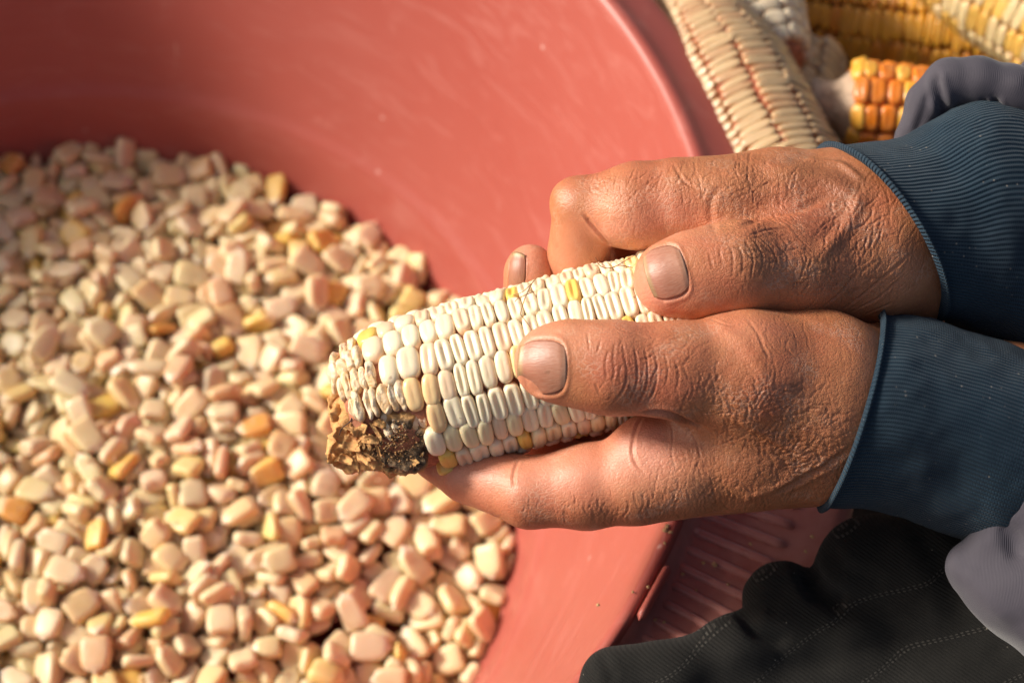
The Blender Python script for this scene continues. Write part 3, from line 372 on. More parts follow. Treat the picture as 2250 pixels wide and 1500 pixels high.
718,307,57,-2,-14,-80,101,4,2158,853,294,79,1,53,27,102,5,961,3257,191,7,56,81,-3,107,2,1675,2463,346,39,60,-68,12,94,1,943,2400,297,24,-90,31,14,98,1,3035,2596,296,92,-12,-27,-22,104,4,1201,2148,293,33,10,29,88,95,5,2235,888,281,24,
1,-1,-96,92,1,1602,3117,273,92,26,-7,25,92,1,1422,3230,234,2,-7,-4,-99,107,0,1699,2020,349,69,1,31,-64,96,1,1231,1987,330,85,-45,-2,-25,95,0,1010,1903,316,1,-84,-50,17,88,0,1665,1107,306,8,71,68,5,103,1,929,1986,301,1,34,93,-8,95,2,
3487,2508,283,11,-36,-7,-91,102,2,1526,2156,324,64,-12,-20,-72,105,2,3226,2412,313,1,-90,-34,23,91,5,1022,2169,267,11,-66,-72,-10,98,1,2222,718,262,5,17,-97,-6,108,0,1475,3385,243,67,-26,-56,-38,104,4,2488,915,229,22,-54,34,73,104,
1,1497,1200,322,30,-41,45,72,94,1,1192,1523,318,33,-44,-8,-82,96,1,1613,2818,314,21,-31,10,91,108,0,1122,1838,307,19,83,46,20,103,1,2177,1024,268,9,49,85,12,93,4,1190,1048,265,74,-12,-13,-64,98,1,1210,3384,239,38,-3,-91,7,100,1,1585,
2859,323,25,1,94,-17,94,1,1920,893,278,26,55,-76,-19,104,1,3252,2499,275,4,-70,69,8,101,5,1468,759,272,98,-4,-10,-12,99,5,1490,648,270,1,-70,69,-11,107,4,914,2326,325,44,69,-43,36,107,1,1900,644,279,67,-9,-5,-72,105,3,1195,3475,274,
60,-72,-30,-2,93,5,1834,1274,306,64,63,40,-6,103,2,1457,940,284,39,29,8,86,103,1,1277,998,237,60,11,77,14,107,2,777,1093,235,1,-5,99,3,108,5,3218,995,157,91,27,-23,15,105,0,916,2178,280,82,34,8,44,100,3,3357,2598,260,98,-12,6,0,97,
3,3416,2700,255,6,-97,10,13,105,0,744,2816,242,7,-43,89,-2,107,2,1687,803,319,62,10,3,-76,91,3,3148,2525,287,16,93,-25,18,100,1,3407,2499,256,20,93,28,1,97,0,2763,1123,206,20,-37,90,0,94,4,1155,1287,266,33,87,30,-15,104,1,3398,2265,
253,2,-93,23,25,93,1,1451,2013,329,12,-63,-68,32,106,1,1020,1507,312,16,76,-55,26,100,5,1276,1710,295,61,48,-61,-13,90,0,3058,2243,292,49,-86,3,-9,95,5,1395,841,292,25,-5,-1,-96,95,5,2250,1124,279,19,-61,74,-16,101,1,3463,2592,243,
33,4,-9,93,106,0,1555,2455,330,34,66,65,-9,92,2,3132,2204,315,15,87,-37,26,94,5,3046,2484,297,94,-20,14,21,103,1,1706,995,293,22,-96,-9,8,89,2,1069,2705,283,9,56,-81,-3,104,5,1139,2062,270,98,-1,-13,5,91,0,1981,1239,266,4,71,-69,-2,
104,2,837,2985,200,3,4,3,99,100,2,1369,2148,313,15,64,-74,-6,106,2,1493,2802,304,22,54,80,-9,89,1,1281,2831,292,1,89,7,-44,92,1,1111,2207,282,41,8,88,-17,93,2,2521,1126,238,93,-8,30,12,105,4,3319,1259,157,92,6,37,1,96,0,1571,2578,288,
73,-2,7,-66,105,2,888,1462,285,49,5,-8,85,107,3,1315,1784,284,32,32,87,-12,89,3,1792,1569,283,44,84,-22,-18,94,0,2039,648,279,50,-2,1,85,98,1,1377,670,249,9,98,5,4,101,2,1831,1127,289,21,-51,-79,-23,107,2,1309,2992,280,4,37,-27,-88,
107,5,1177,2783,276,25,60,59,45,101,1,2910,1052,179,40,-34,83,13,90,4,1085,1041,254,21,20,9,94,99,5,1348,3219,249,38,14,89,15,91,0,2179,1140,249,65,23,21,68,96,0,2623,810,161,17,27,-91,-22,94,5,1232,2105,278,45,-30,22,80,101,5,3250,
2345,277,46,-12,-8,-86,93,0,592,1443,256,19,-96,-14,-3,106,4,882,1723,314,11,84,50,-9,108,2,1042,1614,290,45,-33,-82,3,102,3,1287,2659,285,81,-3,-51,-26,97,2,1111,805,245,66,25,-40,-56,105,4,1183,3159,218,52,47,-25,66,101,3,3338,1155,
155,61,-9,-17,76,94,5,3252,1151,145,29,49,-13,-80,101,4,1668,2518,317,84,28,-23,39,97,3,1473,2487,316,27,-68,-28,60,91,2,1598,2269,315,15,-25,-1,-95,101,4,1541,2753,284,16,-44,-58,-66,90,3,1363,737,275,73,-11,-30,-59,100,0,1398,1888,
332,26,91,27,7,94,2,1397,1152,304,22,-82,-42,-30,96,0,3088,1114,169,14,90,37,3,89,0,1420,976,324,14,7,-54,-82,91,0,803,2534,288,87,11,-25,-39,105,1,1783,1008,274,10,-92,-24,-26,104,3,1249,3286,236,69,12,2,-70,101,1,774,3156,234,24,
-79,22,50,105,0,1301,746,287,39,-25,10,87,88,0,1110,2852,257,17,41,87,14,96,0,2253,1073,248,10,-33,87,-32,90,1,2418,822,219,19,-79,-56,5,89,3,3010,1177,148,65,7,60,44,90,1,1274,1500,297,54,67,-43,-24,99,0,3138,2285,293,54,-38,-43,-60,
108,0,994,2592,267,53,-58,53,28,102,0,968,2807,244,46,-20,38,-76,98,5,1638,1485,312,80,-54,-2,24,94,4,1230,2715,279,26,73,57,25,97,4,886,2553,273,27,11,-1,-95,90,1,1209,2229,265,82,-48,8,-26,99,0,1323,2716,315,78,-50,33,-15,101,5,1544,
2253,290,48,51,7,70,101,4,1327,931,273,74,11,-43,-48,96,2,1188,2284,265,29,29,-84,32,104,0,3175,2642,250,28,1,2,-95,106,5,2504,794,192,29,-16,-20,91,102,1,2669,946,179,96,-19,13,5,88,1,3165,1196,86,35,15,-21,-89,99,1,1224,1797,300,
22,-93,19,16,97,2,1338,2951,280,24,89,8,36,100,0,2590,1189,238,3,7,98,-15,106,0,1103,659,227,98,-1,-13,2,104,4,1048,3183,215,34,-45,-45,-68,93,0,1707,2187,333,78,-30,-23,47,90,1,1586,2393,313,74,-9,-32,56,96,0,968,1199,300,38,-35,77,
35,103,1,2967,1104,166,34,82,-17,40,92,0,2705,841,162,37,-86,1,-31,94,4,1017,1663,322,33,86,6,35,91,4,1210,2570,297,60,13,64,-44,105,0,1368,2395,297,55,-41,69,-18,103,0,2082,1118,294,41,-28,-24,82,90,3,1262,1184,287,49,63,-3,58,95,
5,1160,984,264,34,55,55,-51,94,3,1686,681,250,45,-63,-49,-37,107,0,3503,2155,227,1,-86,-19,-45,105,4,3176,1294,145,24,95,-11,2,90,1,3218,1253,132,81,-27,-4,51,94,1,1648,1396,302,5,-13,-98,-6,101,3,1387,1209,295,79,45,-33,20,92,5,1637,
726,289,58,-23,27,72,99,3,1207,1720,287,1,9,51,84,92,4,1274,1441,286,71,-17,57,34,99,2,1288,629,231,19,-89,15,37,95,4,791,3097,214,47,-26,-79,-25,100,0,2782,986,161,20,-5,-96,15,108,1,3140,1075,151,87,-19,-19,-38,96,3,2983,994,143,
55,-55,-58,-23,107,5,1365,1273,315,9,-1,87,47,88,4,967,1780,306,60,41,67,1,91,1,918,1818,294,13,86,-36,-31,91,4,1772,810,290,18,-83,-47,-19,103,1,1863,968,277,4,77,-36,51,95,0,1031,2073,268,72,-6,30,61,105,2,3421,2151,237,28,2,6,95,
95,3,1277,3214,230,55,-81,-9,10,91,4,1707,1616,292,80,1,0,-58,96,5,679,2352,279,89,7,42,5,101,1,1033,2271,265,87,-14,-7,-44,97,1,1616,1294,264,9,-46,85,-19,97,0,1513,3294,249,10,-80,56,-12,91,5,928,2866,238,24,-56,-69,36,107,1,2078,
1236,231,0,-97,19,-1,98,3,1631,2113,337,14,15,34,91,100,2,717,2185,316,21,-34,-91,1,97,4,1279,3364,268,45,52,-30,-65,98,0,3533,2511,239,19,-92,6,-31,100,1,1055,3319,199,91,13,4,37,101,5,1131,1504,279,63,-6,-38,-66,106,1,1366,1422,271,
39,38,-83,7,93,2,2114,836,267,96,-23,-4,9,90,4,1056,1503,267,27,80,-9,50,90,0,1568,580,267,3,-93,32,12,96,3,1185,1365,266,4,-83,-41,-36,100,0,2292,723,246,10,-92,-6,-35,96,0,2250,1222,243,28,49,81,-6,96,3,698,1288,239,2,71,-69,2,93,
4,2240,988,230,12,-54,-14,-81,100,2,777,2734,209,14,74,-64,4,94,2,2525,849,166,14,-94,-25,6,102,1,1408,2488,317,88,-42,-9,10,94,4,818,2148,289,87,14,2,45,100,2,1716,1389,287,8,38,-18,-89,98,0,1007,1878,286,66,9,10,73,96,3,1336,850,
265,33,75,-52,-20,99,1,2098,766,257,42,81,38,-4,96,0,646,1894,254,4,90,-36,18,106,1,692,1196,242,45,-10,-6,-87,89,1,424,2330,242,60,21,-1,76,94,0,557,1635,237,3,1,5,99,104,2,446,2583,227,2,98,13,7,101,0,1571,3382,212,18,88,-42,0,90,
3,898,2804,209,94,1,6,30,101,1,2928,837,156,3,-55,82,-7,100,2,2745,933,151,4,-9,-12,-98,101,2,623,2175,302,2,72,-68,-5,103,2,742,1557,296,28,93,2,-19,105,0,1362,1572,277,21,1,-95,-20,104,4,795,1642,262,26,-60,75,3,107,2,3291,2731,240,
29,-48,-1,82,95,3,564,2839,234,59,-79,-2,0,101,0,3305,2680,224,84,-5,-47,-24,91,0,2928,940,175,58,27,23,-72,96,5,3075,2131,327,43,-43,-13,-77,90,0,714,1395,289,55,-5,-29,-77,106,1,998,999,264,35,-14,-92,2,105,1,2164,956,244,70,-37,
-44,-41,91,5,3256,2744,241,53,39,73,7,95,4,2136,691,238,43,-40,79,-2,107,1,836,2052,300,82,-20,15,50,95,4,860,2319,278,10,95,-25,-9,100,5,1578,687,263,44,22,-79,33,104,2,660,2673,233,8,89,42,-5,107,1,3576,2187,223,73,33,-32,47,95,0,
2403,871,201,95,13,21,10,99,1,962,1110,293,35,-33,-86,9,95,3,1432,2339,292,19,-34,-26,-87,92,4,1325,2386,292,7,62,10,-76,102,4,1183,1929,288,55,50,-22,62,99,3,3138,2177,283,27,63,71,1,98,5,1264,1636,274,81,-2,56,13,107,4,1905,752,274,
96,4,8,24,89,4,1511,1277,266,17,-26,94,7,108,4,1146,2171,263,11,3,5,98,94,0,590,1672,263,71,-10,-6,-68,91,4,3339,2282,251,86,20,33,30,88,3,1462,3491,210,17,67,57,43,91,0,768,2407,311,8,4,5,-98,88,3,1537,1737,311,12,-54,-81,-15,91,2,
1225,1404,266,38,33,12,-85,107,0,888,1886,265,77,23,-20,54,105,5,1276,1301,260,33,59,64,-33,108,2,1106,865,228,54,34,-40,65,100,1,398,2224,214,17,14,10,-96,92,1,1395,1706,295,6,-93,-23,23,104,5,1658,561,292,40,3,-4,-90,108,1,1464,1648,
290,51,64,55,-12,91,4,937,1552,285,18,63,-68,-29,89,1,523,1871,269,42,63,-64,5,97,3,1698,1084,268,53,2,6,-83,92,2,1544,741,220,86,16,44,-16,99,1,613,2898,217,77,24,-10,56,100,4,644,1080,200,29,-2,4,95,101,1,1559,2496,285,48,16,30,-80,
101,1,971,1666,279,18,-92,-1,31,90,5,1030,929,265,51,-41,-74,5,104,5,2210,886,246,4,-94,-30,8,106,3,3217,2215,239,31,61,4,-72,95,2,500,1944,235,9,-67,72,9,98,1,3598,2297,230,14,56,-2,-81,104,4,2627,890,150,25,-62,-73,-6,103,3,1769,
1735,314,57,45,-53,42,90,1,3009,2401,301,11,-2,16,97,95,3,796,2245,296,19,-75,-54,-29,89,4,1729,588,266,91,21,-32,-3,107,3,1505,2691,251,34,10,92,5,99,4,1389,3031,246,86,-35,5,33,99,4,2309,835,237,98,11,5,-7,99,1,3334,2577,229,95,-22,
7,-14,100,2,1119,3214,194,91,1,-3,39,91,1,3380,1288,103,71,-23,-44,-48,93,3,645,2068,276,20,-76,3,-60,101,3,1371,2813,270,26,-13,-92,-23,100,1,1791,614,247,98,4,-8,-9,99,2,3422,2462,234,17,-8,11,97,100,5,500,2721,231,3,75,64,9,92,0,
762,910,217,86,21,-5,-44,104,2,1306,1519,294,59,9,-75,24,95,5,1693,1181,290,79,10,-21,55,94,1,1229,1234,271,20,-17,82,-48,93,3,1522,2402,265,93,10,30,-9,93,4,1150,1218,225,10,46,-85,-19,97,5,1032,772,223,85,1,48,16,108,3,1405,3444,
211,68,-53,-2,-49,102,3,2613,1143,209,66,-2,0,-74,96,1,878,3177,195,3,26,-96,0,96,1,1385,3492,167,84,18,42,-26,101,4,1614,2087,306,27,63,-71,10,94,2,3175,2391,303,18,-3,-97,7,96,3,1306,2181,278,8,27,-28,91,89,0,653,1962,274,7,-54,81,
-17,89,1,2170,1246,270,73,-31,-6,59,93,0,3266,2410,263,17,-71,-62,-25,91,2,1069,2950,240,98,-7,-9,-10,102,0,847,2758,222,18,-42,-23,-85,92,1,2575,684,204,54,-3,-10,82,105,0,1119,3049,203,1,52,-84,-1,104,2,3014,1095,104,61,68,18,34,
103,0,1062,1980,294,1,-79,-58,15,106,2,1189,2386,292,20,36,-21,88,100,0,599,1790,290,69,-36,20,58,103,1,1335,2027,288,1,-68,-71,8,91,0,613,2332,255,48,-20,3,-84,105,0,934,846,237,3,-90,-41,-5,100,2,791,1277,231,16,19,91,30,98,3,817,
827,221,31,-12,-14,92,106,1,431,2126,197,5,46,87,2,94,5,1689,1683,320,5,81,-55,-11,93,5,1631,1820,318,9,-15,24,-94,108,3,687,2448,287,41,31,-83,17,103,0,1312,2547,278,45,-5,-37,80,90,2,1292,1086,273,91,-30,19,16,89,1,1071,1155,269,
5,3,-5,-99,106,4,1199,811,234,44,-2,-6,88,100,0,798,1203,218,40,-33,-79,-29,90,4,863,1016,199,4,69,-71,0,98,5,1483,3561,185,47,-58,-58,-30,108,5,1755,1970,287,92,3,-31,-19,102,5,799,1726,277,5,52,-83,16,101,0,568,2158,268,2,97,-21,
2,104,3,2370,674,255,65,-56,-49,5,102,1,564,2027,239,9,91,36,8,91,4,1185,1047,225,78,-16,-6,-58,104,2,823,2650,224,81,-18,-36,-39,101,3,698,2997,223,4,13,96,-20,104,1,2452,1034,206,5,36,-92,-7,95,2,508,2718,197,1,-39,-91,-3,102,0,3104,
924,134,46,28,3,83,89,2,2843,757,124,79,-19,-23,-51,90,1,3115,1052,89,55,-50,-44,-49,105,1,1165,2462,268,18,-10,-16,-95,93,4,896,1251,265,29,29,-86,-25,105,1,2025,832,246,15,-20,96,-2,99,2,1195,3083,244,86,-45,-12,16,95,2,1455,570,
229,31,11,92,-15,105,5,2088,929,222,80,-4,23,54,92,0,388,2513,214,2,87,-15,-44,89,5,2827,927,128,9,71,68,5,96,1,3209,1075,124,2,-89,-14,-42,93,2,3020,817,116,17,-2,-96,-18,103,4,2755,796,114,82,-21,-36,-36,106,4,3138,1297,113,85,-24,
13,-43,90,3,1427,2072,282,33,-8,-80,-47,99,4,681,1687,266,27,18,-9,-93,89,4,959,2309,261,43,4,-14,88,89,1,1232,2069,253,37,64,65,-13,102,4,3486,2286,237,1,23,96,8,107,0,980,2674,225,22,-31,19,90,97,4,1224,603,212,84,21,43,-22,93,0,
1650,906,298,19,17,-20,-94,96,1,3118,2374,285,7,-59,-77,18,106,0,1797,691,278,2,5,-97,19,99,0,1424,2741,271,48,-2,1,86,101,2,935,1133,270,57,25,22,74,108,2,1885,882,252,10,95,-6,-25,108,5,1026,1344,246,75,0,-29,-58,101,1,3190,2737,
241,55,82,-4,8,88,5,3309,2460,239,7,70,70,1,98,1,450,1785,223,57,43,-18,66,102,5,617,2769,203,0,61,78,-6,88,0,2969,760,129,48,1,-21,84,88,3,3117,1242,105,19,18,-92,24,91,0,3150,964,85,28,8,94,7,101,1,1282,2517,289,31,26,18,-89,103,
1,1421,2221,288,59,-2,4,-79,97,1,1280,1900,287,10,97,-2,-15,106,1,690,2139,277,41,-10,-30,-84,92,5,1080,1581,264,64,-24,-59,-41,97,1,387,1919,264,11,96,21,-6,108,0,787,2652,248,22,89,-28,27,94,1,1590,809,242,20,-28,-80,47,101,1,1229,
914,238,2,-35,92,7,93,5,2065,1052,235,9,94,-16,25,107,2,793,1538,231,75,28,57,-11,108,1,1293,2968,229,24,12,17,94,101,5,1337,3151,223,33,71,55,-26,99,2,1253,1114,221,82,-13,30,45,93,5,456,2040,218,29,46,82,9,93,1,469,2476,216,48,-21,
-25,-80,98,5,1374,608,196,3,66,-74,-1,90,4,677,1464,294,52,47,-13,-69,100,0,826,2012,286,10,46,-83,26,89,3,730,1810,264,10,-50,-38,76,90,0,1182,1989,264,1,61,-55,-54,95,2,718,2098,262,22,82,50,-6,104,0,742,1463,247,37,-10,91,8,99,2,
1442,3091,246,98,3,-9,14,97,2,963,2974,236,90,32,-13,-22,102,0,320,2216,234,69,29,39,52,94,0,571,1328,229,77,-27,-15,54,100,5,579,1265,217,19,-30,8,92,102,4,682,1166,209,23,51,-81,8,103,1,2426,696,206,27,50,79,17,100,3,2838,1295,198,
34,11,0,92,95,2,3296,1118,105,88,-10,44,-5,94,4,1343,2655,272,25,-6,85,-44,103,3,1071,2515,256,76,13,-6,62,97,1,1594,1209,255,10,-60,60,50,103,3,683,1366,247,68,-2,-19,-69,91,0,553,1145,241,9,96,16,14,95,3,3085,2563,238,37,21,89,-2,
106,2,666,1808,236,17,35,-23,-88,101,3,337,1765,209,98,6,15,-2,105,0,869,1815,288,24,-82,-43,25,104,3,525,1365,273,2,-14,10,-97,93,3,1328,1625,269,96,16,11,14,90,4,736,1950,257,45,-2,-29,-84,89,1,1313,2253,255,6,-87,34,32,98,2,1272,
499,254,2,-8,98,-12,104,4,2387,1180,252,25,-41,-83,25,90,0,1485,2298,250,56,7,-4,-82,106,5,737,2041,248,26,-8,12,95,101,3,1006,3032,219,94,3,29,10,100,1,2719,1247,205,4,-74,-66,0,104,0,619,2650,200,3,-3,3,99,105,2,764,1083,199,46,5,
0,87,105,1,3071,779,151,55,32,74,-19,104,0,3175,886,146,32,79,-14,48,107,2,3245,1252,101,24,78,55,9,107,0,1547,901,274,25,20,2,-94,94,2,1084,1720,267,83,23,36,-32,105,0,963,2477,261,5,13,12,97,98,4,3062,2425,253,8,-44,-88,5,99,1,1078,
1933,243,54,-3,17,-81,107,3,832,1350,235,41,6,7,-90,88,1,482,1239,235,7,24,39,88,102,1,2309,1176,225,3,-60,-78,-6,107,0,483,2582,197,1,87,47,4,104,2,1121,616,196,2,99,9,3,100,5,3054,1081,106,62,72,20,20,93,0,1371,1970,304,23,20,-33,
88,96,2,1174,1857,294,8,-80,51,-28,93,1,1174,2505,284,59,-22,-18,-74,89,4,1661,823,283,6,-91,39,-2,92,2,1604,1181,281,1,-48,65,56,95,4,1840,1064,281,36,-91,-16,-6,100,2,1876,1583,268,85,-6,27,43,96,4,1660,2753,264,3,-42,86,25,107,3,
1734,777,257,66,10,27,68,89,4,1243,2850,256,12,97,-8,-14,95,5,3244,2542,248,97,9,2,15,95,3,1282,773,235,13,-43,-88,-11,106,5,401,1619,233,1,94,27,-12,90,3,501,1719,218,10,47,8,86,93,3,569,1152,204,15,7,-3,-98,106,0,2293,853,200,2,-63,
-76,-2,106,2,3224,1330,105,47,-59,64,-1,96,4,1785,1856,303,5,-7,98,11,99,1,1706,2094,296,86,15,-46,4,107,2,1548,1816,288,2,4,-99,-6,97,1,897,1698,270,4,81,-54,17,92,4,1551,1044,270,39,28,86,-8,103,3,1609,1579,266,68,34,-46,44,98,2,
816,1807,259,13,-25,90,31,106,0,2048,1163,249,67,35,4,-64,92,2,563,1780,236,36,85,37,0,94,0,1337,1765,235,27,2,-1,95,106,5,486,2249,225,13,-94,-7,-26,104,1,2326,1073,215,1,-88,44,7,93,1,2356,976,207,5,-54,-82,-6,98,0,1337,3256,206,
94,6,-22,22,91,4,3350,1184,116,94,1,-27,-14,96,3,2826,848,110,0,65,35,66,89,1,1708,2287,312,5,43,-88,-8,90,3,1461,1904,295,97,12,-16,6,105,0,1790,1335,290,78,-1,-12,59,90,0,1057,2408,273,17,97,0,12,100,5,1009,1599,272,56,34,19,71,99,
0,1019,1260,263,79,29,2,-52,105,1,1023,2777,254,5,-35,-92,0,97,0,352,2293,247,18,57,66,43,90,4,496,1292,241,16,34,-91,9,88,2,496,2402,229,34,92,-2,-13,92,3,3211,2652,211,3,35,92,1,93,4,2258,657,182,4,40,-89,-13,94,0,1406,1775,323,5,
96,9,-24,95,1,1709,1521,261,22,84,39,-28,88,0,692,1483,256,31,25,86,30,102,0,1152,1138,254,16,19,2,-96,92,3,291,1870,245,61,6,-77,-6,91,3,3011,2302,240,2,95,23,16,105,1,808,1465,238,61,-43,37,-53,94,2,2491,1236,237,41,28,-16,84,98,
1,984,1477,233,0,20,-90,-37,92,1,417,1517,230,1,-51,-85,2,93,4,3203,2149,229,53,39,-72,16,91,0,380,2393,221,75,-16,-50,-37,93,4,849,2613,220,49,50,66,-24,97,5,952,755,217,30,71,-57,25,102,5,1300,697,199,76,6,1,-63,98,0,737,1433,197,
3,81,56,1,88,1,3079,952,117,33,-65,-66,7,90,3,1645,2429,307,41,17,-2,-89,104,0,1711,1231,277,84,22,-9,-46,100,1,584,2249,276,21,30,-67,63,95,5,790,2423,270,28,-94,15,-6,100,3,732,2486,270,76,44,-41,-22,94,2,1388,1714,259,77,14,16,58,
100,1,871,1513,258,53,18,-13,80,101,3,950,1031,255,32,-4,-94,6,89,0,1655,874,254,9,-95,27,-6,100,4,2064,691,243,5,43,-89,8,89,0,750,1894,240,67,-7,-8,-72,104,1,1570,624,236,0,63,-77,-4,100,2,3070,2394,220,5,-8,-3,-99,93,2,2143,1121,
219,3,-26,95,7,89,4,1678,2013,309,91,25,20,20,102,0,1202,1611,296,93,2,13,30,88,1,1654,1690,289,56,2,3,82,107,5,1710,2382,287,78,26,55,-9,89,2,1396,1825,279,5,-18,96,12,105,5,1510,1117,278,22,-85,30,34,101,1,1750,910,270,18,81,48,25,
94,0,1955,978,252,81,11,2,56,101,0,493,1410,249,20,-96,-12,1,96,5,492,1852,243,36,87,-2,-31,105,2,591,1487,239,90,16,-9,36,101,5,1195,2975,231,38,61,-68,-1,90,5,582,1757,217,69,-15,-30,-63,101,2,893,1121,213,23,63,-71,13,105,0,354,
2060,194,2,-44,89,3,90,2,2873,960,92,94,22,-5,21,100,0,3080,988,69,54,-36,29,-68,103,1,1452,1446,286,15,-58,-79,-10,104,3,1990,1160,277,92,35,8,-5,90,0,1834,1172,277,73,26,-13,60,106,5,1266,1830,255,14,-88,-37,21,92,5,1070,2687,248,
32,-5,5,-93,97,2,905,1634,247,32,-8,-3,93,98,4,807,1975,237,46,6,-36,80,90,1,1383,2899,235,19,4,11,-96,106,3,492,1560,234,47,15,-78,36,96,2,1165,2936,233,16,-27,-33,-88,89,5,1675,747,233,1,-55,82,5,98,0,1303,1423,230,3,-19,6,97,105,
1,1204,2160,228,2,25,96,5,97,4,3217,2354,226,81,25,-27,43,94,3,605,2543,224,63,-22,47,56,105,1,731,2919,199,4,71,-69,0,103,2,673,1272,198,1,87,48,4,107,1,421,1691,198,4,74,66,1,101,2,1151,3377,190,54,46,-20,67,89,5,3057,1227,126,23,
-52,80,-10,93,0,1397,2587,307,18,-64,-70,23,99,3,927,1382,279,20,-36,7,90,98,3,1623,3020,271,62,-3,-29,-71,100,1,1624,1991,262,79,4,-5,59,92,1,772,2317,262,83,-3,-48,-27,94,4,980,1403,261,0,-91,16,-34,106,5,898,2072,260,15,-4,-9,97,
98,5,631,2465,253,37,76,-51,-3,99,1,711,2552,246,69,11,-13,69,91,4,1360,927,242,78,-45,-25,32,95,2,1660,1487,241,78,0,1,61,107,4,1199,692,232,14,96,-19,-4,90,3,1328,1028,232,8,72,3,68,104,1,696,1716,227,2,98,-11,9,101,5,548,2415,226,
71,-47,27,-43,88,0,1856,616,225,51,7,-33,-78,88,0,1824,813,222,49,-19,-21,-81,102,2,1090,2266,219,1,-80,58,1,100,5,1092,1522,212,1,97,-20,-1,104,0,890,1067,212,49,-22,-23,-80,88,3,3371,2683,209,94,5,6,-29,102,0,1331,3100,204,2,78,-62,
0,90,0,3430,2439,202,4,97,-19,1,95,3,1254,3469,184,8,29,-75,-57,100,1,2682,705,118,9,-91,13,-34,90,5,1581,1939,295,2,-42,-90,-3,103,0,971,1253,280,13,8,94,28,101,3,1698,1850,279,26,5,95,8,104,0,1365,2573,268,9,-26,95,3,92,1,3011,2158,
264,6,-24,-96,1,90,4,1388,2324,264,7,2,25,95,100,4,1975,788,257,30,64,21,-66,94,1,3150,2493,254,17,-1,96,-17,91,0,3045,2582,252,72,-35,-20,54,91,0,1855,1205,251,41,14,-22,86,100,5,965,1750,246,44,8,4,-88,107,0,1913,1089,242,22,-87,
40,-8,98,1,1352,518,242,14,42,39,79,108,4,1970,683,237,51,30,79,5,89,2,390,1866,232,7,53,-83,1,107,4,1109,2449,222,70,-1,-9,-69,104,1,2356,747,211,1,87,-44,-16,91,4,358,2001,211,27,-51,75,27,95,0,1998,749,201,1,-41,-90,-5,99,3,921,
941,201,31,-4,-6,-94,88,0,1188,977,201,29,-2,-3,-94,94,4,865,892,197,2,97,20,5,93,0,3023,928,106,6,-58,-64,48,92,0,1473,2636,270,44,-5,89,5,104,2,1082,1435,260,29,64,69,-10,107,3,1187,1673,257,5,69,-70,-9,93,5,2948,2334,255,22,48,82,
16,104,4,1138,2737,247,18,-81,-8,-53,108,5,1282,2304,243,4,-87,44,16,101,2,1485,2517,238,5,98,10,4,91,1,1489,1362,237,79,3,-15,58,100,0,702,1572,236,2,51,-84,-10,103,5,1461,744,236,6,99,-3,0,94,1,464,1462,236,29,-24,-87,-28,90,1,796,
1662,223,87,18,-14,-41,105,1,535,2319,218,64,-8,-16,73,99,1,1096,1673,217,58,1,-6,-80,97,1,1513,3246,212,92,5,-15,-34,100,0,1206,1294,208,1,7,-99,-4,94,1,3342,2493,204,2,30,94,1,88,3,991,865,204,96,6,4,-22,102,3,927,3038,204,37,7,2,
92,92,4,740,2815,203,69,-2,-7,-70,105,4,3515,2354,203,6,33,-93,-2,97,5,588,1695,199,5,73,67,1,103,3,1377,3391,189,87,-13,43,15,97,0,2961,1186,118,17,-95,-11,20,89,2,1538,2017,284,98,13,5,-9,95,1,1663,2614,265,28,-25,92,2,98,1,1476,
1191,265,24,-6,-15,-95,98,0,1624,2102,261,7,0,3,99,90,4,1706,2495,258,4,53,-84,3,104,5,1744,1242,253,6,47,85,16,96,0,728,2330,249,86,-5,-47,-12,90,0,2200,1243,247,84,-4,-30,-42,98,3,1433,897,246,76,-1,12,62,90,2,1258,2385,243,93,14,
18,-26,107,5,946,1953,242,26,20,36,86,98,4,1430,1569,235,38,10,2,-91,102,4,1205,2829,234,5,-86,-43,21,91,0,1663,588,230,92,14,30,-14,105,3,1509,849,226,19,-5,22,94,102,1,1281,2602,226,92,3,-3,-37,100,4,1938,1152,224,4,3,99,6,97,5,3422,
2111,204,2,68,71,0,96,3,738,1335,203,89,7,-4,42,90,1,510,1961,202,94,4,-4,30,106,2,549,1614,200,58,-4,-8,-80,93,5,1013,1086,200,1,-16,-98,-4,96,1,2116,628,192,0,71,69,1,94,0,2580,719,174,16,-41,88,5,94,0,2493,705,156,44,-36,-2,-81,
104,1,2854,1074,123,12,24,-92,-26,90,3,2934,1053,121,9,-3,-7,-98,95,4,3244,1107,50,28,90,26,16,97,2,1462,1037,276,56,9,-25,77,93,0,698,2224,275,7,-48,86,13,100,0,1771,1855,266,5,11,98,5,94,0,985,1987,265,96,-15,-11,12,95,4,1564,2951,
264,42,20,-1,-88,101,4,1316,2000,260,58,-19,0,-78,94,5,1527,3087,254,2,-18,-3,-97,107,1,1995,572,249,8,-27,-94,12,99,3,1462,2813,243,80,20,-50,22,92,3,3319,2182,240,9,27,-95,-1,103,2,882,2546,236,9,-77,61,0,98,5,1994,1078,236,82,-6,
-29,-47,100,2,576,2147,234,43,6,1,-89,106,3,1251,1186,223,84,-6,30,42,91,0,2053,654,219,2,37,-90,16,97,4,928,2706,216,84,-7,-31,-42,91,1,3404,2207,205,2,82,-56,-5,92,4,1264,901,202,71,2,-4,-69,91,2,2157,755,199,28,-5,0,-95,99,4,1180,
678,198,4,91,39,-2,97,4,778,964,198,94,5,-5,32,91,0,1194,3256,191,9,87,47,-3,97,5,2602,1047,190,20,6,-2,97,88,2,2788,1135,167,16,-28,-93,-10,92,4,2763,682,106,42,-5,-89,8,103,2,2640,777,106,68,24,-2,67,99,4,3080,884,64,30,20,-28,-88,
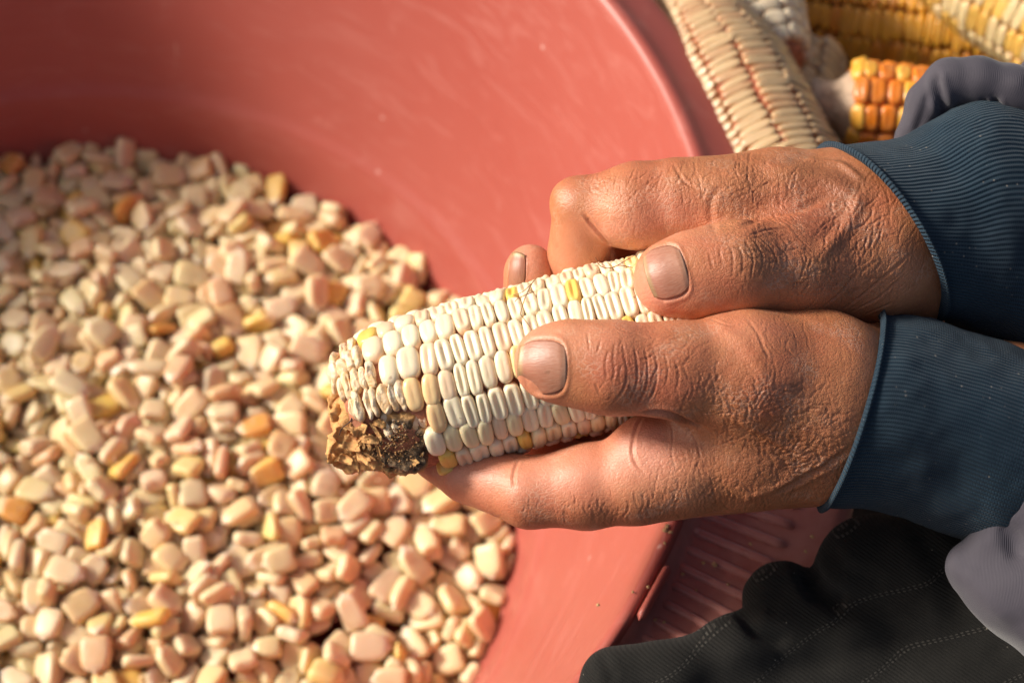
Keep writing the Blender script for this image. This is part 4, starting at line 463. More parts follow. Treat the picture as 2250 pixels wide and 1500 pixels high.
108,0,1450,1290,289,13,-97,2,-17,91,5,1301,1168,279,8,43,-53,-72,92,0,1587,2680,274,91,-9,-5,-39,90,0,1605,1019,269,28,-28,2,91,102,2,1413,2124,263,63,12,12,74,92,3,1121,2614,261,77,3,-31,-53,98,5,1430,1472,257,0,-17,96,17,99,1,1381,
1320,256,96,-2,-10,-20,90,5,3109,2357,253,68,-22,10,-68,96,1,903,2245,245,28,-7,-91,25,89,4,3286,2296,242,16,14,4,97,92,2,1394,981,241,42,86,15,-20,91,4,874,1160,238,19,8,-94,25,97,0,1827,897,236,0,85,42,-29,96,5,1455,2961,234,46,-11,
15,-86,93,2,2209,748,227,3,-18,-97,4,95,1,1656,2919,226,73,2,0,67,94,4,2138,830,225,2,-38,89,-18,92,1,1080,2141,222,94,6,0,-31,103,0,970,980,220,90,-19,4,-37,95,2,1220,2716,215,92,-2,4,36,91,4,998,697,213,27,-1,-21,-93,92,0,1405,688,
212,98,-9,2,5,100,0,864,2396,207,1,48,-87,0,103,0,595,1880,201,40,4,0,91,102,2,2831,795,71,41,-1,13,89,99,3,3258,1333,70,23,-71,-30,-58,93,0,2997,1003,64,96,19,6,-16,97,0,2046,1560,287,76,13,28,56,102,1,1622,1410,269,7,-98,-13,2,91,
3,1677,993,254,21,-27,-91,-19,89,5,1714,1609,251,4,-46,87,6,103,5,772,2173,243,94,8,-26,-11,91,2,2998,2507,239,41,-37,-26,-78,96,5,1316,2833,238,17,-11,-20,95,99,4,1107,1819,236,12,-93,-32,-3,99,2,1908,721,235,2,20,97,-1,103,3,1338,
1152,235,54,23,-30,-74,90,4,1163,1483,228,88,1,-40,-20,94,0,1238,2475,226,53,-5,4,83,102,2,627,1982,225,62,-18,-10,74,99,5,1297,1252,224,52,18,-8,-82,98,3,1417,809,223,83,14,52,-5,101,1,1814,735,220,36,-13,18,90,99,0,599,2479,217,76,
-14,33,52,95,5,2294,605,217,1,-67,-64,-35,93,2,968,2051,213,1,56,82,5,104,5,1456,3071,211,5,16,98,0,102,4,862,2000,210,4,-48,86,4,102,0,3279,2267,209,64,6,2,76,90,2,1060,2930,206,37,-5,5,91,107,4,1139,1113,206,1,-23,-96,-5,105,0,1101,
1255,204,1,-16,-98,-4,92,0,1351,837,199,1,-25,-96,-4,92,1,645,1387,199,92,3,-4,-35,92,4,443,2344,199,98,2,6,12,91,5,522,2074,197,2,66,73,4,91,2,384,2301,195,93,4,-4,34,89,5,1411,3274,195,98,-3,-1,13,100,4,2937,1295,167,19,-69,-68,-4,
90,1,2962,924,100,24,52,-80,-4,93,0,3216,1138,78,79,-17,-9,57,97,0,1647,2264,271,93,7,-18,26,99,0,1502,1588,262,63,40,-58,29,90,5,1505,2896,261,4,46,-87,4,96,0,1571,2824,260,23,16,-14,94,101,1,1664,1745,255,0,-56,82,1,91,2,1376,2490,
244,79,-8,-16,-57,106,5,1670,1316,242,1,94,21,24,105,4,1304,2740,234,9,62,-76,-7,106,1,624,2410,233,42,79,28,-33,98,0,1751,1153,231,37,25,-7,88,90,0,1063,1148,231,5,-14,-98,4,96,4,3143,2255,219,7,9,-98,-2,99,1,1621,3097,215,3,-5,7,
99,97,0,1044,2646,212,23,2,2,96,105,2,1690,969,208,50,7,1,-85,89,2,2212,601,206,14,-47,-20,-84,96,5,707,1963,204,70,-2,5,70,99,2,395,1591,202,89,3,8,43,98,0,1216,828,200,53,6,0,-84,103,2,1634,724,200,4,4,1,99,89,4,1634,605,198,3,-5,
-99,-4,89,0,429,1485,196,3,80,-59,0,103,2,450,1361,195,3,97,21,-2,98,4,1563,3397,171,9,33,-92,12,104,5,2731,873,112,1,36,92,6,96,2,2916,766,80,16,13,96,13,94,3,2877,872,71,63,74,19,-10,105,0,2476,2170,308,2,74,-66,-6,97,3,2217,2159,
305,80,-10,36,46,107,4,2112,2224,299,3,-80,-57,12,105,4,1479,1743,276,98,11,-3,2,93,4,1613,2194,275,83,-15,26,45,96,1,1424,1979,264,0,-38,-88,-25,96,1,2246,2564,261,1,-35,-92,0,94,1,1215,1577,258,4,23,-96,0,101,2,1575,1781,250,7,18,
97,5,97,1,1114,2368,250,58,-7,11,79,90,0,1210,1830,249,7,-96,4,24,104,2,1505,1651,249,51,18,-5,-83,90,3,817,2280,245,5,-97,17,11,92,0,1438,2412,240,7,82,55,1,95,4,1547,928,237,4,78,59,14,107,1,1271,1954,234,3,99,8,1,105,2,1534,1478,
233,19,-6,0,97,104,3,988,2215,232,76,-3,-18,61,94,1,1136,2542,231,76,22,9,-59,93,1,1594,1393,229,0,-36,-92,-8,90,4,890,1921,228,72,33,-45,39,104,0,1763,1274,227,5,-8,98,7,96,1,2982,2421,227,97,-2,-2,-20,93,1,917,688,226,66,-15,51,51,
103,0,972,1557,226,15,-97,-8,-5,102,0,853,2169,225,23,-26,-91,-15,106,3,867,1286,220,16,-54,21,79,91,1,1494,538,220,42,-27,5,85,95,1,1519,1220,219,4,28,95,5,105,1,974,2435,214,61,7,-2,-78,106,0,1933,876,207,18,-3,1,97,95,4,638,2055,
204,74,7,2,-65,101,1,704,1597,203,82,5,-3,54,103,0,1608,3230,202,99,-4,-5,3,92,2,3504,2263,201,57,4,1,-81,92,0,828,1359,200,99,4,3,-7,92,1,1886,577,198,78,6,2,-60,93,3,1249,3334,186,11,63,-76,7,102,0,1559,3543,175,16,-76,27,-55,95,
2,3078,1175,107,12,13,-22,-95,95,5,3358,1222,74,27,12,94,-7,91,3,2468,1980,319,23,-87,-10,-39,91,0,2003,2404,289,30,-19,92,10,93,2,2124,1575,288,13,25,-10,-94,89,1,1516,2142,285,2,-8,-95,28,107,3,2615,1523,268,86,-3,13,-47,91,1,2407,
2654,268,3,63,-74,20,89,4,1659,2396,262,97,1,-10,-14,106,1,1598,1895,257,3,-58,80,2,96,3,2941,1966,255,87,-16,22,-39,91,2,1499,2050,253,92,6,0,-36,104,0,813,2485,252,50,-18,-17,82,101,3,1398,2226,250,31,3,2,94,104,3,1558,2561,249,93,
-1,5,33,102,1,1047,1740,241,57,-15,-75,-25,90,4,1800,1093,238,94,-14,0,-29,96,0,1396,1220,236,19,-80,-55,8,98,0,1620,2998,235,66,-17,-29,-66,98,4,1400,2610,234,23,4,-4,-96,100,1,1415,1065,234,42,22,18,-85,108,5,1746,863,234,88,-23,
-2,38,106,1,1853,1289,233,11,6,1,-98,97,3,1116,1384,228,7,87,-2,-46,92,3,1133,2040,227,4,97,15,7,102,0,1314,1568,224,45,1,-4,-88,92,4,3087,2187,223,3,99,7,1,102,2,966,2136,223,51,-20,13,81,92,1,1195,1603,220,75,-1,3,64,98,1,910,1411,
219,20,20,-95,-5,107,0,1101,2358,216,2,76,-63,3,88,2,1577,1131,214,2,-87,48,4,97,1,1629,907,212,43,9,1,-89,108,1,1066,2776,211,13,3,4,98,105,1,1249,2900,211,16,3,4,98,88,2,1149,2842,211,98,0,4,15,106,1,3228,2537,211,0,24,-96,-3,105,
2,1844,982,211,1,-46,-88,-6,95,1,1717,3180,210,96,-3,-2,22,89,2,1015,1620,210,3,-51,85,3,101,3,2572,3246,207,2,49,-86,3,97,4,862,2310,207,1,-72,68,3,88,5,2032,883,207,0,-94,-32,-4,93,1,787,2190,206,97,3,-7,-17,91,1,770,2066,205,3,90,
-41,2,100,4,3477,2601,205,97,4,-4,21,103,0,1711,771,203,99,4,0,-3,100,0,694,2170,203,3,99,-8,4,108,3,553,1427,202,78,4,2,61,95,4,1760,628,202,4,22,96,3,106,0,753,1740,202,5,35,92,2,98,1,1136,3420,201,36,-21,-80,-42,100,4,663,1515,201,
66,6,-2,74,96,2,1001,1183,201,3,56,-82,0,98,0,1503,778,200,2,93,-34,2,93,0,1874,694,199,2,66,73,1,95,2,710,2667,199,30,-3,-5,-94,92,0,1988,579,195,98,6,6,-13,95,2,2335,595,193,95,21,-18,-2,89,3,1475,3357,185,41,-8,-16,-89,101,1,1480,
3470,165,92,-12,-33,-11,103,2,2584,733,143,6,-82,-51,-23,94,5,3078,1162,74,84,-10,-25,-46,89,0,3306,1239,61,73,-6,-66,1,94,2,2749,788,52,20,-88,-38,13,104,5,2973,901,46,50,-6,22,-82,102,1,3245,1241,38,5,95,-7,-27,100,2,3016,1031,36,
40,-1,14,-90,91,2,3168,1201,28,3,-95,24,12,99,1,2262,2230,315,48,22,33,-77,98,4,2081,1775,309,86,2,5,48,104,]
# ------------------------------------------------------------------ shelled kernels in the basin
KV = [(1.36, .98, .44, .9, .62), (1.22, 1.02, .48, .8, .66), (1.46, .88, .44, .9, .58), (1.16, .90, .56, .6, .70), (1.34, .80, .48, 1., .62), (1.12, .98, .46, .6, .70)]
def kernel_geo(v, ns=16):
    L, Wd, T, cr, tw = KV[v]; verts = []
    # stations along the kernel: tip nub, shoulders, body, squared crown
    st = [(0, .10, .20), (.03, .17, .30), (.07, .24, .38), (.12, tw * .95, .66), (.22, tw + (1 - tw) * .52, .84), (.38, tw + (1 - tw) * .80, .95), (.58, .98, 1.0), (.74, 1.0, 1.0), (.86, .95, .95), (.94, .82, .82), (.985, .60, .58), (1.0, .34, .32)]
    for i, (w_, pw, pt) in enumerate(st):
        y = -L / 2 + L * w_; hw = Wd / 2 * pw; ht = T / 2 * pt
        if w_ > .9: y -= (1 - cr) * .02 * L
        for j in range(ns):
            a = 2 * math.pi * j / ns; ca, sa = math.cos(a), math.sin(a)
            x = hw * abs(ca) ** .66 * (1 if ca >= 0 else -1); z = ht * abs(sa) ** .52 * (1 if sa >= 0 else -1)
            if sa > .3: z -= T * .24 * math.exp(-((x / (Wd * .17)) ** 2)) * math.exp(-(((w_ - .38) / .22) ** 2))
            if sa < -.3: z += T * .05 * math.exp(-((x / (Wd * .25)) ** 2)) * math.exp(-(((w_ - .5) / .3) ** 2))
            yy = y - (.05 * L * math.exp(-(x / (Wd * .2)) ** 2) if w_ > .97 else 0)
            x += .05 * Wd * math.sin(v * 2.1 + 1) * w_ * w_ + .015 * Wd * math.sin(7 * w_ + 3 * a + v); z += .07 * T * math.sin(3 * w_ + v) + .02 * T * math.sin(5 * a + 9 * w_ + v)
            verts.append((x, yy, z))
    faces = grid_faces(len(st), ns, True); faces.append(tuple(range(ns - 1, -1, -1))); faces.append(tuple((len(st) - 1) * ns + j for j in range(ns)))
    return np.array(verts), faces
KGEO = [kernel_geo(k) for k in range(len(KV))]
KMESH = []
for vv, ff in KGEO:
    me = raw_mesh('shelled_kernel', vv * CM, ff); me.materials.append(M_KERNEL); KMESH.append(me)
buf = np.array(PILE, float).reshape(-1, 9); NKN = len(buf)
kv = buf[:, 0].astype(int); kx = buf[:, 1] / 100 - 36; ky = buf[:, 2] / 100 + 19; kz = buf[:, 3] / 100; kq = buf[:, 4:8]; ks = buf[:, 8] / 100
rk = random.Random(3)
def kernel_colour():
    t = rk.random(); j = lambda s: 1 + s * (rk.random() - .5)
    if t < .045: return (.80 * j(.1), .50 * j(.15), .11, 1), 'yellow'
    if t < .055: return (.70 * j(.15), .33 * j(.2), .06, 1), 'amber'
    if t < .15: return (.76 * j(.1), .55 * j(.1), .24 * j(.4), 1), 'yellowish'
    if t < .28: return (.70 * j(.1), .455 * j(.1), .235 * j(.2), 1), 'pinkish'
    return (.76 * j(.1), .585 * j(.1), .335 * j(.2), 1), 'cream'
rest_v = []; rest_f = []; rest_c = []; off = 0
for i in range(NKN):
    c, cn = kernel_colour()
    q = kq[i] / np.linalg.norm(kq[i])
    if i < 300:
        o = bpy.data.objects.new('maize_kernel', KMESH[kv[i]]); COL.objects.link(o)
        o.location = (kx[i] * CM, ky[i] * CM, kz[i] * CM); o.rotation_mode = 'QUATERNION'; o.rotation_quaternion = q; o.scale = (ks[i],) * 3; o.color = c
        p = w2c(np.array([kx[i], ky[i], kz[i]])); dep = FOC - p[2]; X_ = p[0] / dep * FPX + CW / 2; Y_ = CH / 2 - p[1] / dep * FPX
        Rm = Quaternion(q).to_matrix(); vd = (CAM - np.array([kx[i], ky[i], kz[i]])); vd /= np.linalg.norm(vd); fz = Rm.col[2] @ Vector(vd); fy = abs(Rm.col[1] @ Vector(vd))
        pose = 'seen end-on' if fy > .78 else ('lying flat' if abs(fz) > .78 else ('standing on edge' if abs(fz) < .38 else 'tilted'))
        if pose == 'lying flat' and fz > 0: pose = 'grooved face up'
        size = 'large ' if kv[i] in (0, 2) and ks[i] > .97 else ('small ' if kv[i] in (3, 5) and ks[i] < .97 else '')
        if Y_ < 560: where = 'in the dim far end of the heap' + (', left' if X_ < 330 else ', right')
        elif math.hypot(kx[i] - BC[0], ky[i] - BC[1]) > 14.6 and X_ > 700: where = 'against the basin wall, right edge of the heap'
        elif Y_ > 1130: where = 'in the near left corner of the heap' if X_ < 400 else ('in the near right of the heap' if X_ > 800 else 'in the near middle of the heap')
        elif X_ < 420: where = 'in the left middle of the heap' if Y_ > 840 else 'in the upper left of the heap'
        else: where = 'in the heap beside the held cob'
        tag(o, '%s%s maize kernel %s %s' % (size, cn, pose, where), 'maize kernel', 'shelled maize kernels heaped in the basin')
    else:
        R = np.array(Quaternion(q).to_matrix())
        vv, ff = KGEO_LO[kv[i]] if 'KGEO_LO' in globals() else KGEO[kv[i]]
        rest_v.append((vv * ks[i]) @ R.T + np.array([kx[i], ky[i], kz[i]])); rest_f += [tuple(k + off for k in q_) for q_ in ff]; off += len(vv)
        rest_c += [c] * len(vv)
# scraps of chaff and broken bits caught between the top kernels
chv = []; chf = []
for i in range(170):
    j = rk.randrange(0, 300); c = np.array([kx[j] + rk.uniform(-.5, .5), ky[j] + rk.uniform(-.5, .5), kz[j] + rk.uniform(.05, .3)]); b_ = len(chv)
    u = np.array([rk.gauss(0, 1), rk.gauss(0, 1), rk.gauss(0, .5)]); u /= np.linalg.norm(u); w_ = np.cross(u, (rk.gauss(0, 1), rk.gauss(0, 1), 1)); w_ /= np.linalg.norm(w_); l_ = rk.uniform(.06, .22); t_ = rk.uniform(.02, .07); n_ = np.cross(u, w_) * .03
    chv += [c - u * l_, c + w_ * t_ + n_, c + u * l_, c - w_ * t_ + n_, c - n_]; chf += [(b_ + a, b_ + b, b_ + d) for a, b, d in [(0, 1, 3), (1, 2, 3), (1, 0, 4), (2, 1, 4), (3, 2, 4), (0, 3, 4)]]
k_ = NM('chaff'); M_CHAFF = k_.fin(k_.mix(k_.noise(k_.coord('Object'), 60, 2), (.55, .22, .13), (.78, .60, .42)), .8)
ch = wobj('maize_chaff', chv, chf, M_CHAFF, origin=(BC[0], BC[1], 3), smooth=False); tag(ch, 'scraps of reddish and pale chaff caught between the loose kernels', kind='stuff')
ro = wobj('kernel_heap', np.concatenate(rest_v), rest_f, None, origin=(BC[0], BC[1], 0))
ca = ro.data.color_attributes.new('tint', 'FLOAT_COLOR', 'POINT'); ca.data.foreach_set('color', np.array(rest_c, np.float32).ravel())
mk = M_KERNEL.copy(); mk.name = 'kernel_skin_heap'
for nd in list(mk.node_tree.nodes):
    if nd.type == 'OBJECT_INFO' and nd.outputs['Color'].is_linked:
        at = mk.node_tree.nodes.new('ShaderNodeAttribute'); at.attribute_name = 'tint'
        for l in list(nd.outputs['Color'].links): mk.node_tree.links.new(at.outputs['Color'], l.to_socket)
    if nd.type == 'VALTORGB' and nd.inputs[0].links and nd.inputs[0].links[0].from_node.type == 'MATH':
        for e in nd.color_ramp.elements:
            if abs(e.position - .55) < 1e-3 or abs(e.position - .28) < 1e-3: e.color = (0, 0, 0, 1)
ro.data.materials.append(mk)
tag(ro, 'mass of cream maize kernels filling the basin below the ones on top', kind='stuff')
# ------------------------------------------------------------------ solid modelling: distance fields turned into meshes
def rcone(p, a, b, r1, r2):
    a = np.asarray(a, float); b = np.asarray(b, float); ba = b - a; l2 = ba @ ba; rr = r1 - r2; a2 = l2 - rr * rr
    pa = p - a; y = pa @ ba; z = y - l2; t = pa * l2 - y[..., None] * ba; x2 = (t * t).sum(-1); y2 = y * y * l2; z2 = z * z * l2
    k = np.sign(rr) * rr * rr * x2
    d = (np.sqrt(np.maximum(x2 * a2 / l2, 0)) + y * rr) / l2 - r1
    m1 = np.sign(z) * a2 * z2 > k; m2 = np.sign(y) * a2 * y2 < k
    return np.where(m1, np.sqrt(x2 + z2) / l2 - r2, np.where(m2, np.sqrt(x2 + y2) / l2 - r1, d))
def ellip(p, c, r, rot=None):
    q = p - np.asarray(c, float)
    if rot is not None: q = q @ rot
    r = np.asarray(r, float); k0 = np.sqrt(((q / r) ** 2).sum(-1)); k1 = np.sqrt(((q / r ** 2) ** 2).sum(-1)) + 1e-9
    return k0 * (k0 - 1) / k1
def smin(a, b, k):
    h = np.maximum(k - np.abs(a - b), 0) / k
    return np.minimum(a, b) - h * h * k * .25
class Field:
    def __init__(s): s.g = []                       # groups: (join k, [(inner k, function)])
    def group(s, kj): s.g.append((kj, [])); return s
    def cone(s, a, b, ra, rb, k=.3, flat=None):     # flat = (direction, factor)
        def f(p, a=a, b=b, ra=ra, rb=rb, flat=flat):
            if flat:
                n = np.asarray(flat[0], float); n = n / np.linalg.norm(n); p = p + np.outer((p - a) @ n * (1 / flat[1] - 1), n)
            return rcone(p, a, b, ra, rb)
        s.g[-1][1].append((k, f)); return s
    def chain(s, pts, k=.3, flat=None):             # pts: (px, py, z, r)
        q = [(pc(*p[:3]), p[3]) for p in pts]
        for (a, ra), (b, rb) in zip(q, q[1:]): s.cone(a, b, ra, rb, k, flat)
        return s
    def ball(s, px, py, z, r, k=.5):
        s.g[-1][1].append((k, lambda p, c=pc(px, py, z), r=r: ellip(p, c, r if hasattr(r, '__len__') else (r, r, r)))); return s
    def __call__(s, p):
        d = None
        for kj, fs in s.g:
            e = None
            for k, f in fs: v = f(p); e = v if e is None else smin(e, v, k)
            d = e if d is None else smin(d, e, kj)
        return d
    def grad(s, p, h=.01):
        g = np.empty_like(p)
        for i in range(3):
            e = np.zeros(3); e[i] = h; g[:, i] = s(p + e) - s(p - e)
        return g / (2 * h)
def surface_net(f, lo, hi, h):
    lo = np.asarray(lo, float); n = np.ceil((np.asarray(hi) - lo) / h).astype(int) + 1
    ax = [lo[i] + h * np.arange(n[i]) for i in range(3)]
    P = np.stack(np.meshgrid(*ax, indexing='ij'), -1).reshape(-1, 3)
    D = np.concatenate([f(P[i:i + 400000]) for i in range(0, len(P), 400000)]).reshape(n)
    S = D < 0
    cnt = np.zeros(n - 1); acc = np.zeros((*(n - 1), 3))
    cs = [(i, j, k) for i in (0, 1) for j in (0, 1) for k in (0, 1)]
    sl_ = lambda A, c: A[c[0]:n[0] - 1 + c[0], c[1]:n[1] - 1 + c[1], c[2]:n[2] - 1 + c[2]]
    for ai, c in enumerate(cs):
        for axx in range(3):
            if c[axx]: continue
            c2 = list(c); c2[axx] = 1; a = sl_(D, c); b = sl_(D, c2); m = (a < 0) != (b < 0)
            t = np.where(m, a / np.where(m, a - b, 1), 0)
            for q in range(3): acc[..., q] += np.where(m, (t if q == axx else c[q]), 0)
            cnt += m
    act = cnt > 0; idx = -np.ones(n - 1, int); idx[act] = np.arange(act.sum())
    ii = np.argwhere(act); V = lo + (ii + acc[act] / cnt[act][:, None]) * h
    F = []
    for axx in range(3):
        o = [q for q in range(3) if q != axx]
        a = S; sh = [slice(None)] * 3; s0 = sh.copy(); s1 = sh.copy(); s0[axx] = slice(0, n[axx] - 1); s1[axx] = slice(1, n[axx])
        A = S[tuple(s0)]; B = S[tuple(s1)]; e = np.argwhere(A != B)
        e = e[(e[:, o[0]] > 0) & (e[:, o[1]] > 0) & (e[:, o[0]] < n[o[0]] - 1) & (e[:, o[1]] < n[o[1]] - 1)]
        sa = A[tuple(e.T)]
        def g(d0, d1):
            q = e.copy(); q[:, o[0]] += d0; q[:, o[1]] += d1; return idx[tuple(q.T)]
        q = np.stack([g(-1, -1), g(0, -1), g(0, 0), g(-1, 0)], 1)
        fl = sa if axx != 1 else ~sa
        q[~fl] = q[~fl][:, ::-1]; F.append(q)
    F = np.concatenate(F); F = F[(F >= 0).all(1)]
    return V, F
def np_mesh(name, V, F):
    me = bpy.data.meshes.new(name); me.vertices.add(len(V)); me.vertices.foreach_set('co', np.asarray(V, np.float32).ravel())
    k = F.shape[1]; me.loops.add(len(F) * k); me.loops.foreach_set('vertex_index', np.asarray(F, np.int32).ravel())
    me.polygons.add(len(F)); me.polygons.foreach_set('loop_start', np.arange(0, len(F) * k, k, dtype=np.int32))
    me.update(calc_edges=True); me.validate(); me.shade_smooth(); return me
def refine(V, F, levels):
    me = np_mesh('tmp', V, F); o = bpy.data.objects.new('tmp', me); COL.objects.link(o)
    m = o.modifiers.new('s', 'SUBSURF'); m.levels = levels; m.render_levels = levels
    dg = bpy.context.evaluated_depsgraph_get(); ev = o.evaluated_get(dg).to_mesh()
    V2 = np.empty(len(ev.vertices) * 3, np.float32); ev.vertices.foreach_get('co', V2)
    F2 = np.empty(len(ev.loops), np.int32); ev.loops.foreach_get('vertex_index', F2)
    o.evaluated_get(dg).to_mesh_clear(); bpy.data.objects.remove(o); bpy.data.meshes.remove(me)
    return V2.reshape(-1, 3).astype(float), F2.reshape(-1, 4)
def project(f, V, n):
    for _ in range(n):
        d = f(V); g = np.empty_like(V)
        for i in range(3):
            e = np.zeros(3); e[i] = .012; g[:, i] = (f(V + e) - d) / .012
        V = V - (np.clip(d, -.15, .15) / np.maximum((g * g).sum(1), .2))[:, None] * g
    return V
def vert_normals(V, F):
    n = np.zeros_like(V); a = V[F[:, 2]] - V[F[:, 0]]; b = V[F[:, 3]] - V[F[:, 1]]; c = np.cross(a, b)
    for k in range(4): n += np.stack([np.bincount(F[:, k], c[:, q], len(V)) for q in range(3)], 1)
    return n / np.maximum(np.linalg.norm(n, axis=1), 1e-12)[:, None]
def solid(f, lo, hi, h, levels):
    V, F = surface_net(f, lo, hi, h); V, F = refine(V, F, 1); V = project(f, V, 2)
    if levels > 1: V, F = refine(V, F, levels - 1)
    return V, F, vert_normals(V, F)
CAMC = np.array([0, 0, FOC])
def hit(f, px, py, z0=8.0):
    """where the camera ray through a photograph position meets a distance field (vectorised)"""
    px = np.atleast_1d(np.asarray(px, float)); py = np.atleast_1d(np.asarray(py, float))
    d = np.stack([(px - CW / 2) / FPX, (CH / 2 - py) / FPX, -np.ones_like(px)], -1); L = np.linalg.norm(d, axis=1)[:, None]; d /= L
    t = (FOC - z0) * L[:, 0]
    for _ in range(70):
        t = t + f(CAMC + d * t[:, None]) * .85
        t = np.minimum(t, (FOC + 12) * L[:, 0])
    return CAMC + d * t[:, None]
def vnoise(P, s, seed=0):
    """smooth value noise on points"""
    P = P * s + seed * 17.31; i = np.floor(P).astype(int); u = P - i; u = u * u * (3 - 2 * u); out = 0
    for c in range(8):
        o = np.array([c & 1, c >> 1 & 1, c >> 2 & 1]); q = i + o
        h = np.sin(q[:, 0] * 127.1 + q[:, 1] * 311.7 + q[:, 2] * 74.7 + seed) * 43758.5453; h = h - np.floor(h)
        w_ = np.prod(np.where(o, u, 1 - u), 1); out = out + w_ * h
    return out * 2 - 1
def fbm(P, s, n=4, seed=0):
    return sum(vnoise(P, s * 2 ** i, seed + i) * .5 ** i for i in range(n))
class Strokes:
    """creases and raised veins: lines lying on the surface that push the skin in or out"""
    def __init__(s, f): s.f = f; s.l = []
    def add(s, pts, wd, dp, rim=.25):
        pts = np.asarray(pts, float); q = []
        for a, b in zip(pts, pts[1:]):
            n = max(2, int(np.hypot(*(b - a)) / 9)); q += [a + (b - a) * i / n for i in range(n)]
        q.append(pts[-1]); q = np.array(q)
        if len(pts) > 2:
            for _ in range(3): q[1:-1] = (q[:-2] + 2 * q[1:-1] + q[2:]) / 4
        s.l.append((q, wd, dp, rim)); return s
    def scatter(s, cx, cy, rx, ry, ang, spread, ln, wd, dp, n, seed, rot=0):
        r = random.Random(seed)
        for _ in range(n):
            while 1:
                u, v = r.uniform(-1, 1), r.uniform(-1, 1)
                if u * u + v * v < 1: break
            cr, sr = math.cos(rot), math.sin(rot); x = cx + rx * u * cr - ry * v * sr; y = cy + rx * u * sr + ry * v * cr
            a = math.radians(ang) + r.gauss(0, math.radians(spread)); L = ln * r.uniform(.5, 1.3); bend = r.gauss(0, .35); k = max(4, int(L / 9)); q = []
            for i in range(k + 1):
                t = i / k - .5; aa = a + bend * t * 2
                q.append((x + L * t * math.cos(aa) + r.gauss(0, 1.0), y - L * t * math.sin(aa) + r.gauss(0, 1.0)))
            s.l.append((np.array(q), wd * r.uniform(.7, 1.3), dp * r.uniform(.5, 1.3) * (1 - .4 * (u * u + v * v)), .3))
        return s
    def apply(s, V, N, want=.25):
        allq = np.concatenate([q for q, *_ in s.l]); H = hit(s.f, allq[:, 0], allq[:, 1]); disp = np.zeros(len(V)); i = 0
        front = N[:, 2] > -want
        for q, wd, dp, rim in s.l:
            h = H[i:i + len(q)]; i += len(q); R = wd * 3.2
            m = front & (V > h.min(0) - R).all(1) & (V < h.max(0) + R).all(1); id_ = np.nonzero(m)[0]
            if not len(id_): continue
            P = V[id_]; best = np.full(len(P), 1e9); end = np.ones(len(P))
            for j in range(len(h) - 1):
                ba = h[j + 1] - h[j]
                if ba @ ba > .25 or ba @ ba < 1e-12: continue
                t = np.clip((P - h[j]) @ ba / (ba @ ba), 0, 1); d = np.linalg.norm(P - h[j] - t[:, None] * ba, axis=1)
                u = (j + t) / max(1, len(h) - 1); e = np.minimum(1, np.minimum(u, 1 - u) * 5 + .12); c = d < best; best[c] = d[c]; end[c] = e[c]
            x = best / wd
            disp[id_] += end * dp * (-np.exp(-x * x) + rim * np.exp(-((x - 1.9) / .8) ** 2))
        return disp
def gauss_px(V, px, py, rx, ry=None):
    """soft patch of skin around a photograph position, measured across the surface"""
    ry = ry or rx; dep = FOC - V[:, 2]; X_ = V[:, 0] / dep * FPX + CW / 2; Y_ = CH / 2 - V[:, 1] / dep * FPX
    return np.exp(-((X_ - px) / rx) ** 2 - ((Y_ - py) / ry) ** 2)
def cobj(name, Vc, F, mat, parent=None, origin=None):
    W_ = c2w(Vc); org = np.array(parent['org']) if parent is not None else np.asarray(origin, float)
    me = np_mesh(name, (W_ - org) * CM, np.asarray(F)); o = link(name, me, mat)
    if parent is not None: o.parent = parent
    else: o.location = Vector(org * CM)
    o['org'] = [float(x) for x in org]; return o
# ------------------------------------------------------------------ maize cobs
def mat_cobkernel():
    k = NM('cob_kernel_skin'); v = k.coord('Object'); col = k.oinfo('Color'); rv = k.addv(v, k.oinfo('Location'), 1.0)
    sep = k.t.nodes.new('ShaderNodeSeparateXYZ'); k.link(v, sep.inputs[0])
    n1 = k.noise(rv, 330, 3, .6)
    c = k.mix(k.math('MULTIPLY', k.ramp(n1, [(.4, 0.0), (.8, 1.0)]), .35), col, k.mix(.5, col, (.80, .60, .36)))
    # towards the shaft the seed coat turns pink-orange, as on the cob itself
    side = k.ramp(k.math('MULTIPLY_ADD', sep.outputs[2], -100 / .9, -.04), [(.04, 0.0), (.30, 1.0)])
    c = k.mix(k.math('MULTIPLY', side, .75), c, k.mix(.45, col, (.66, .23, .10), 'MIX'))
    spots = k.ramp(k.noise(rv, 640, 2, .5), [(.69, 0.0), (.77, 1.0)])
    c = k.mix(k.math('MULTIPLY', spots, .55), c, (.30, .16, .07))
    nb = k.bump(k.math('ADD', n1, k.math('MULTIPLY', k.noise(v, 1600, 2), .2)), .22, .0006)
    return k.fin(c, k.math('ADD', .22, k.math('MULTIPLY', n1, .22)), nb, Subsurface_Weight=.4, Subsurface_Radius=(.004, .0026, .0014), Subsurface_Scale=.7, Specular_IOR_Level=.5)
def mat_core(name, a, b, rough=.85, sc=300, bs=.7):
    k = NM(name); v = k.coord('Object'); n = k.noise(v, sc, 6, .65); n2 = k.noise(v, sc * .18, 3)
    c = k.mix(n2, a, b); c = k.mix(k.ramp(n, [(.38, .5), (.55, 0.0)]), c, tuple(x * .35 for x in a))
    return k.fin(c, rough, k.bump(n, bs, .0015))
M_CK = mat_cobkernel()
M_CORE = mat_core('pink_cob_core', (.42, .14, .07), (.60, .25, .14))
M_BARE = mat_core('bare_cob_core', (.42, .29, .19), (.60, .45, .33))
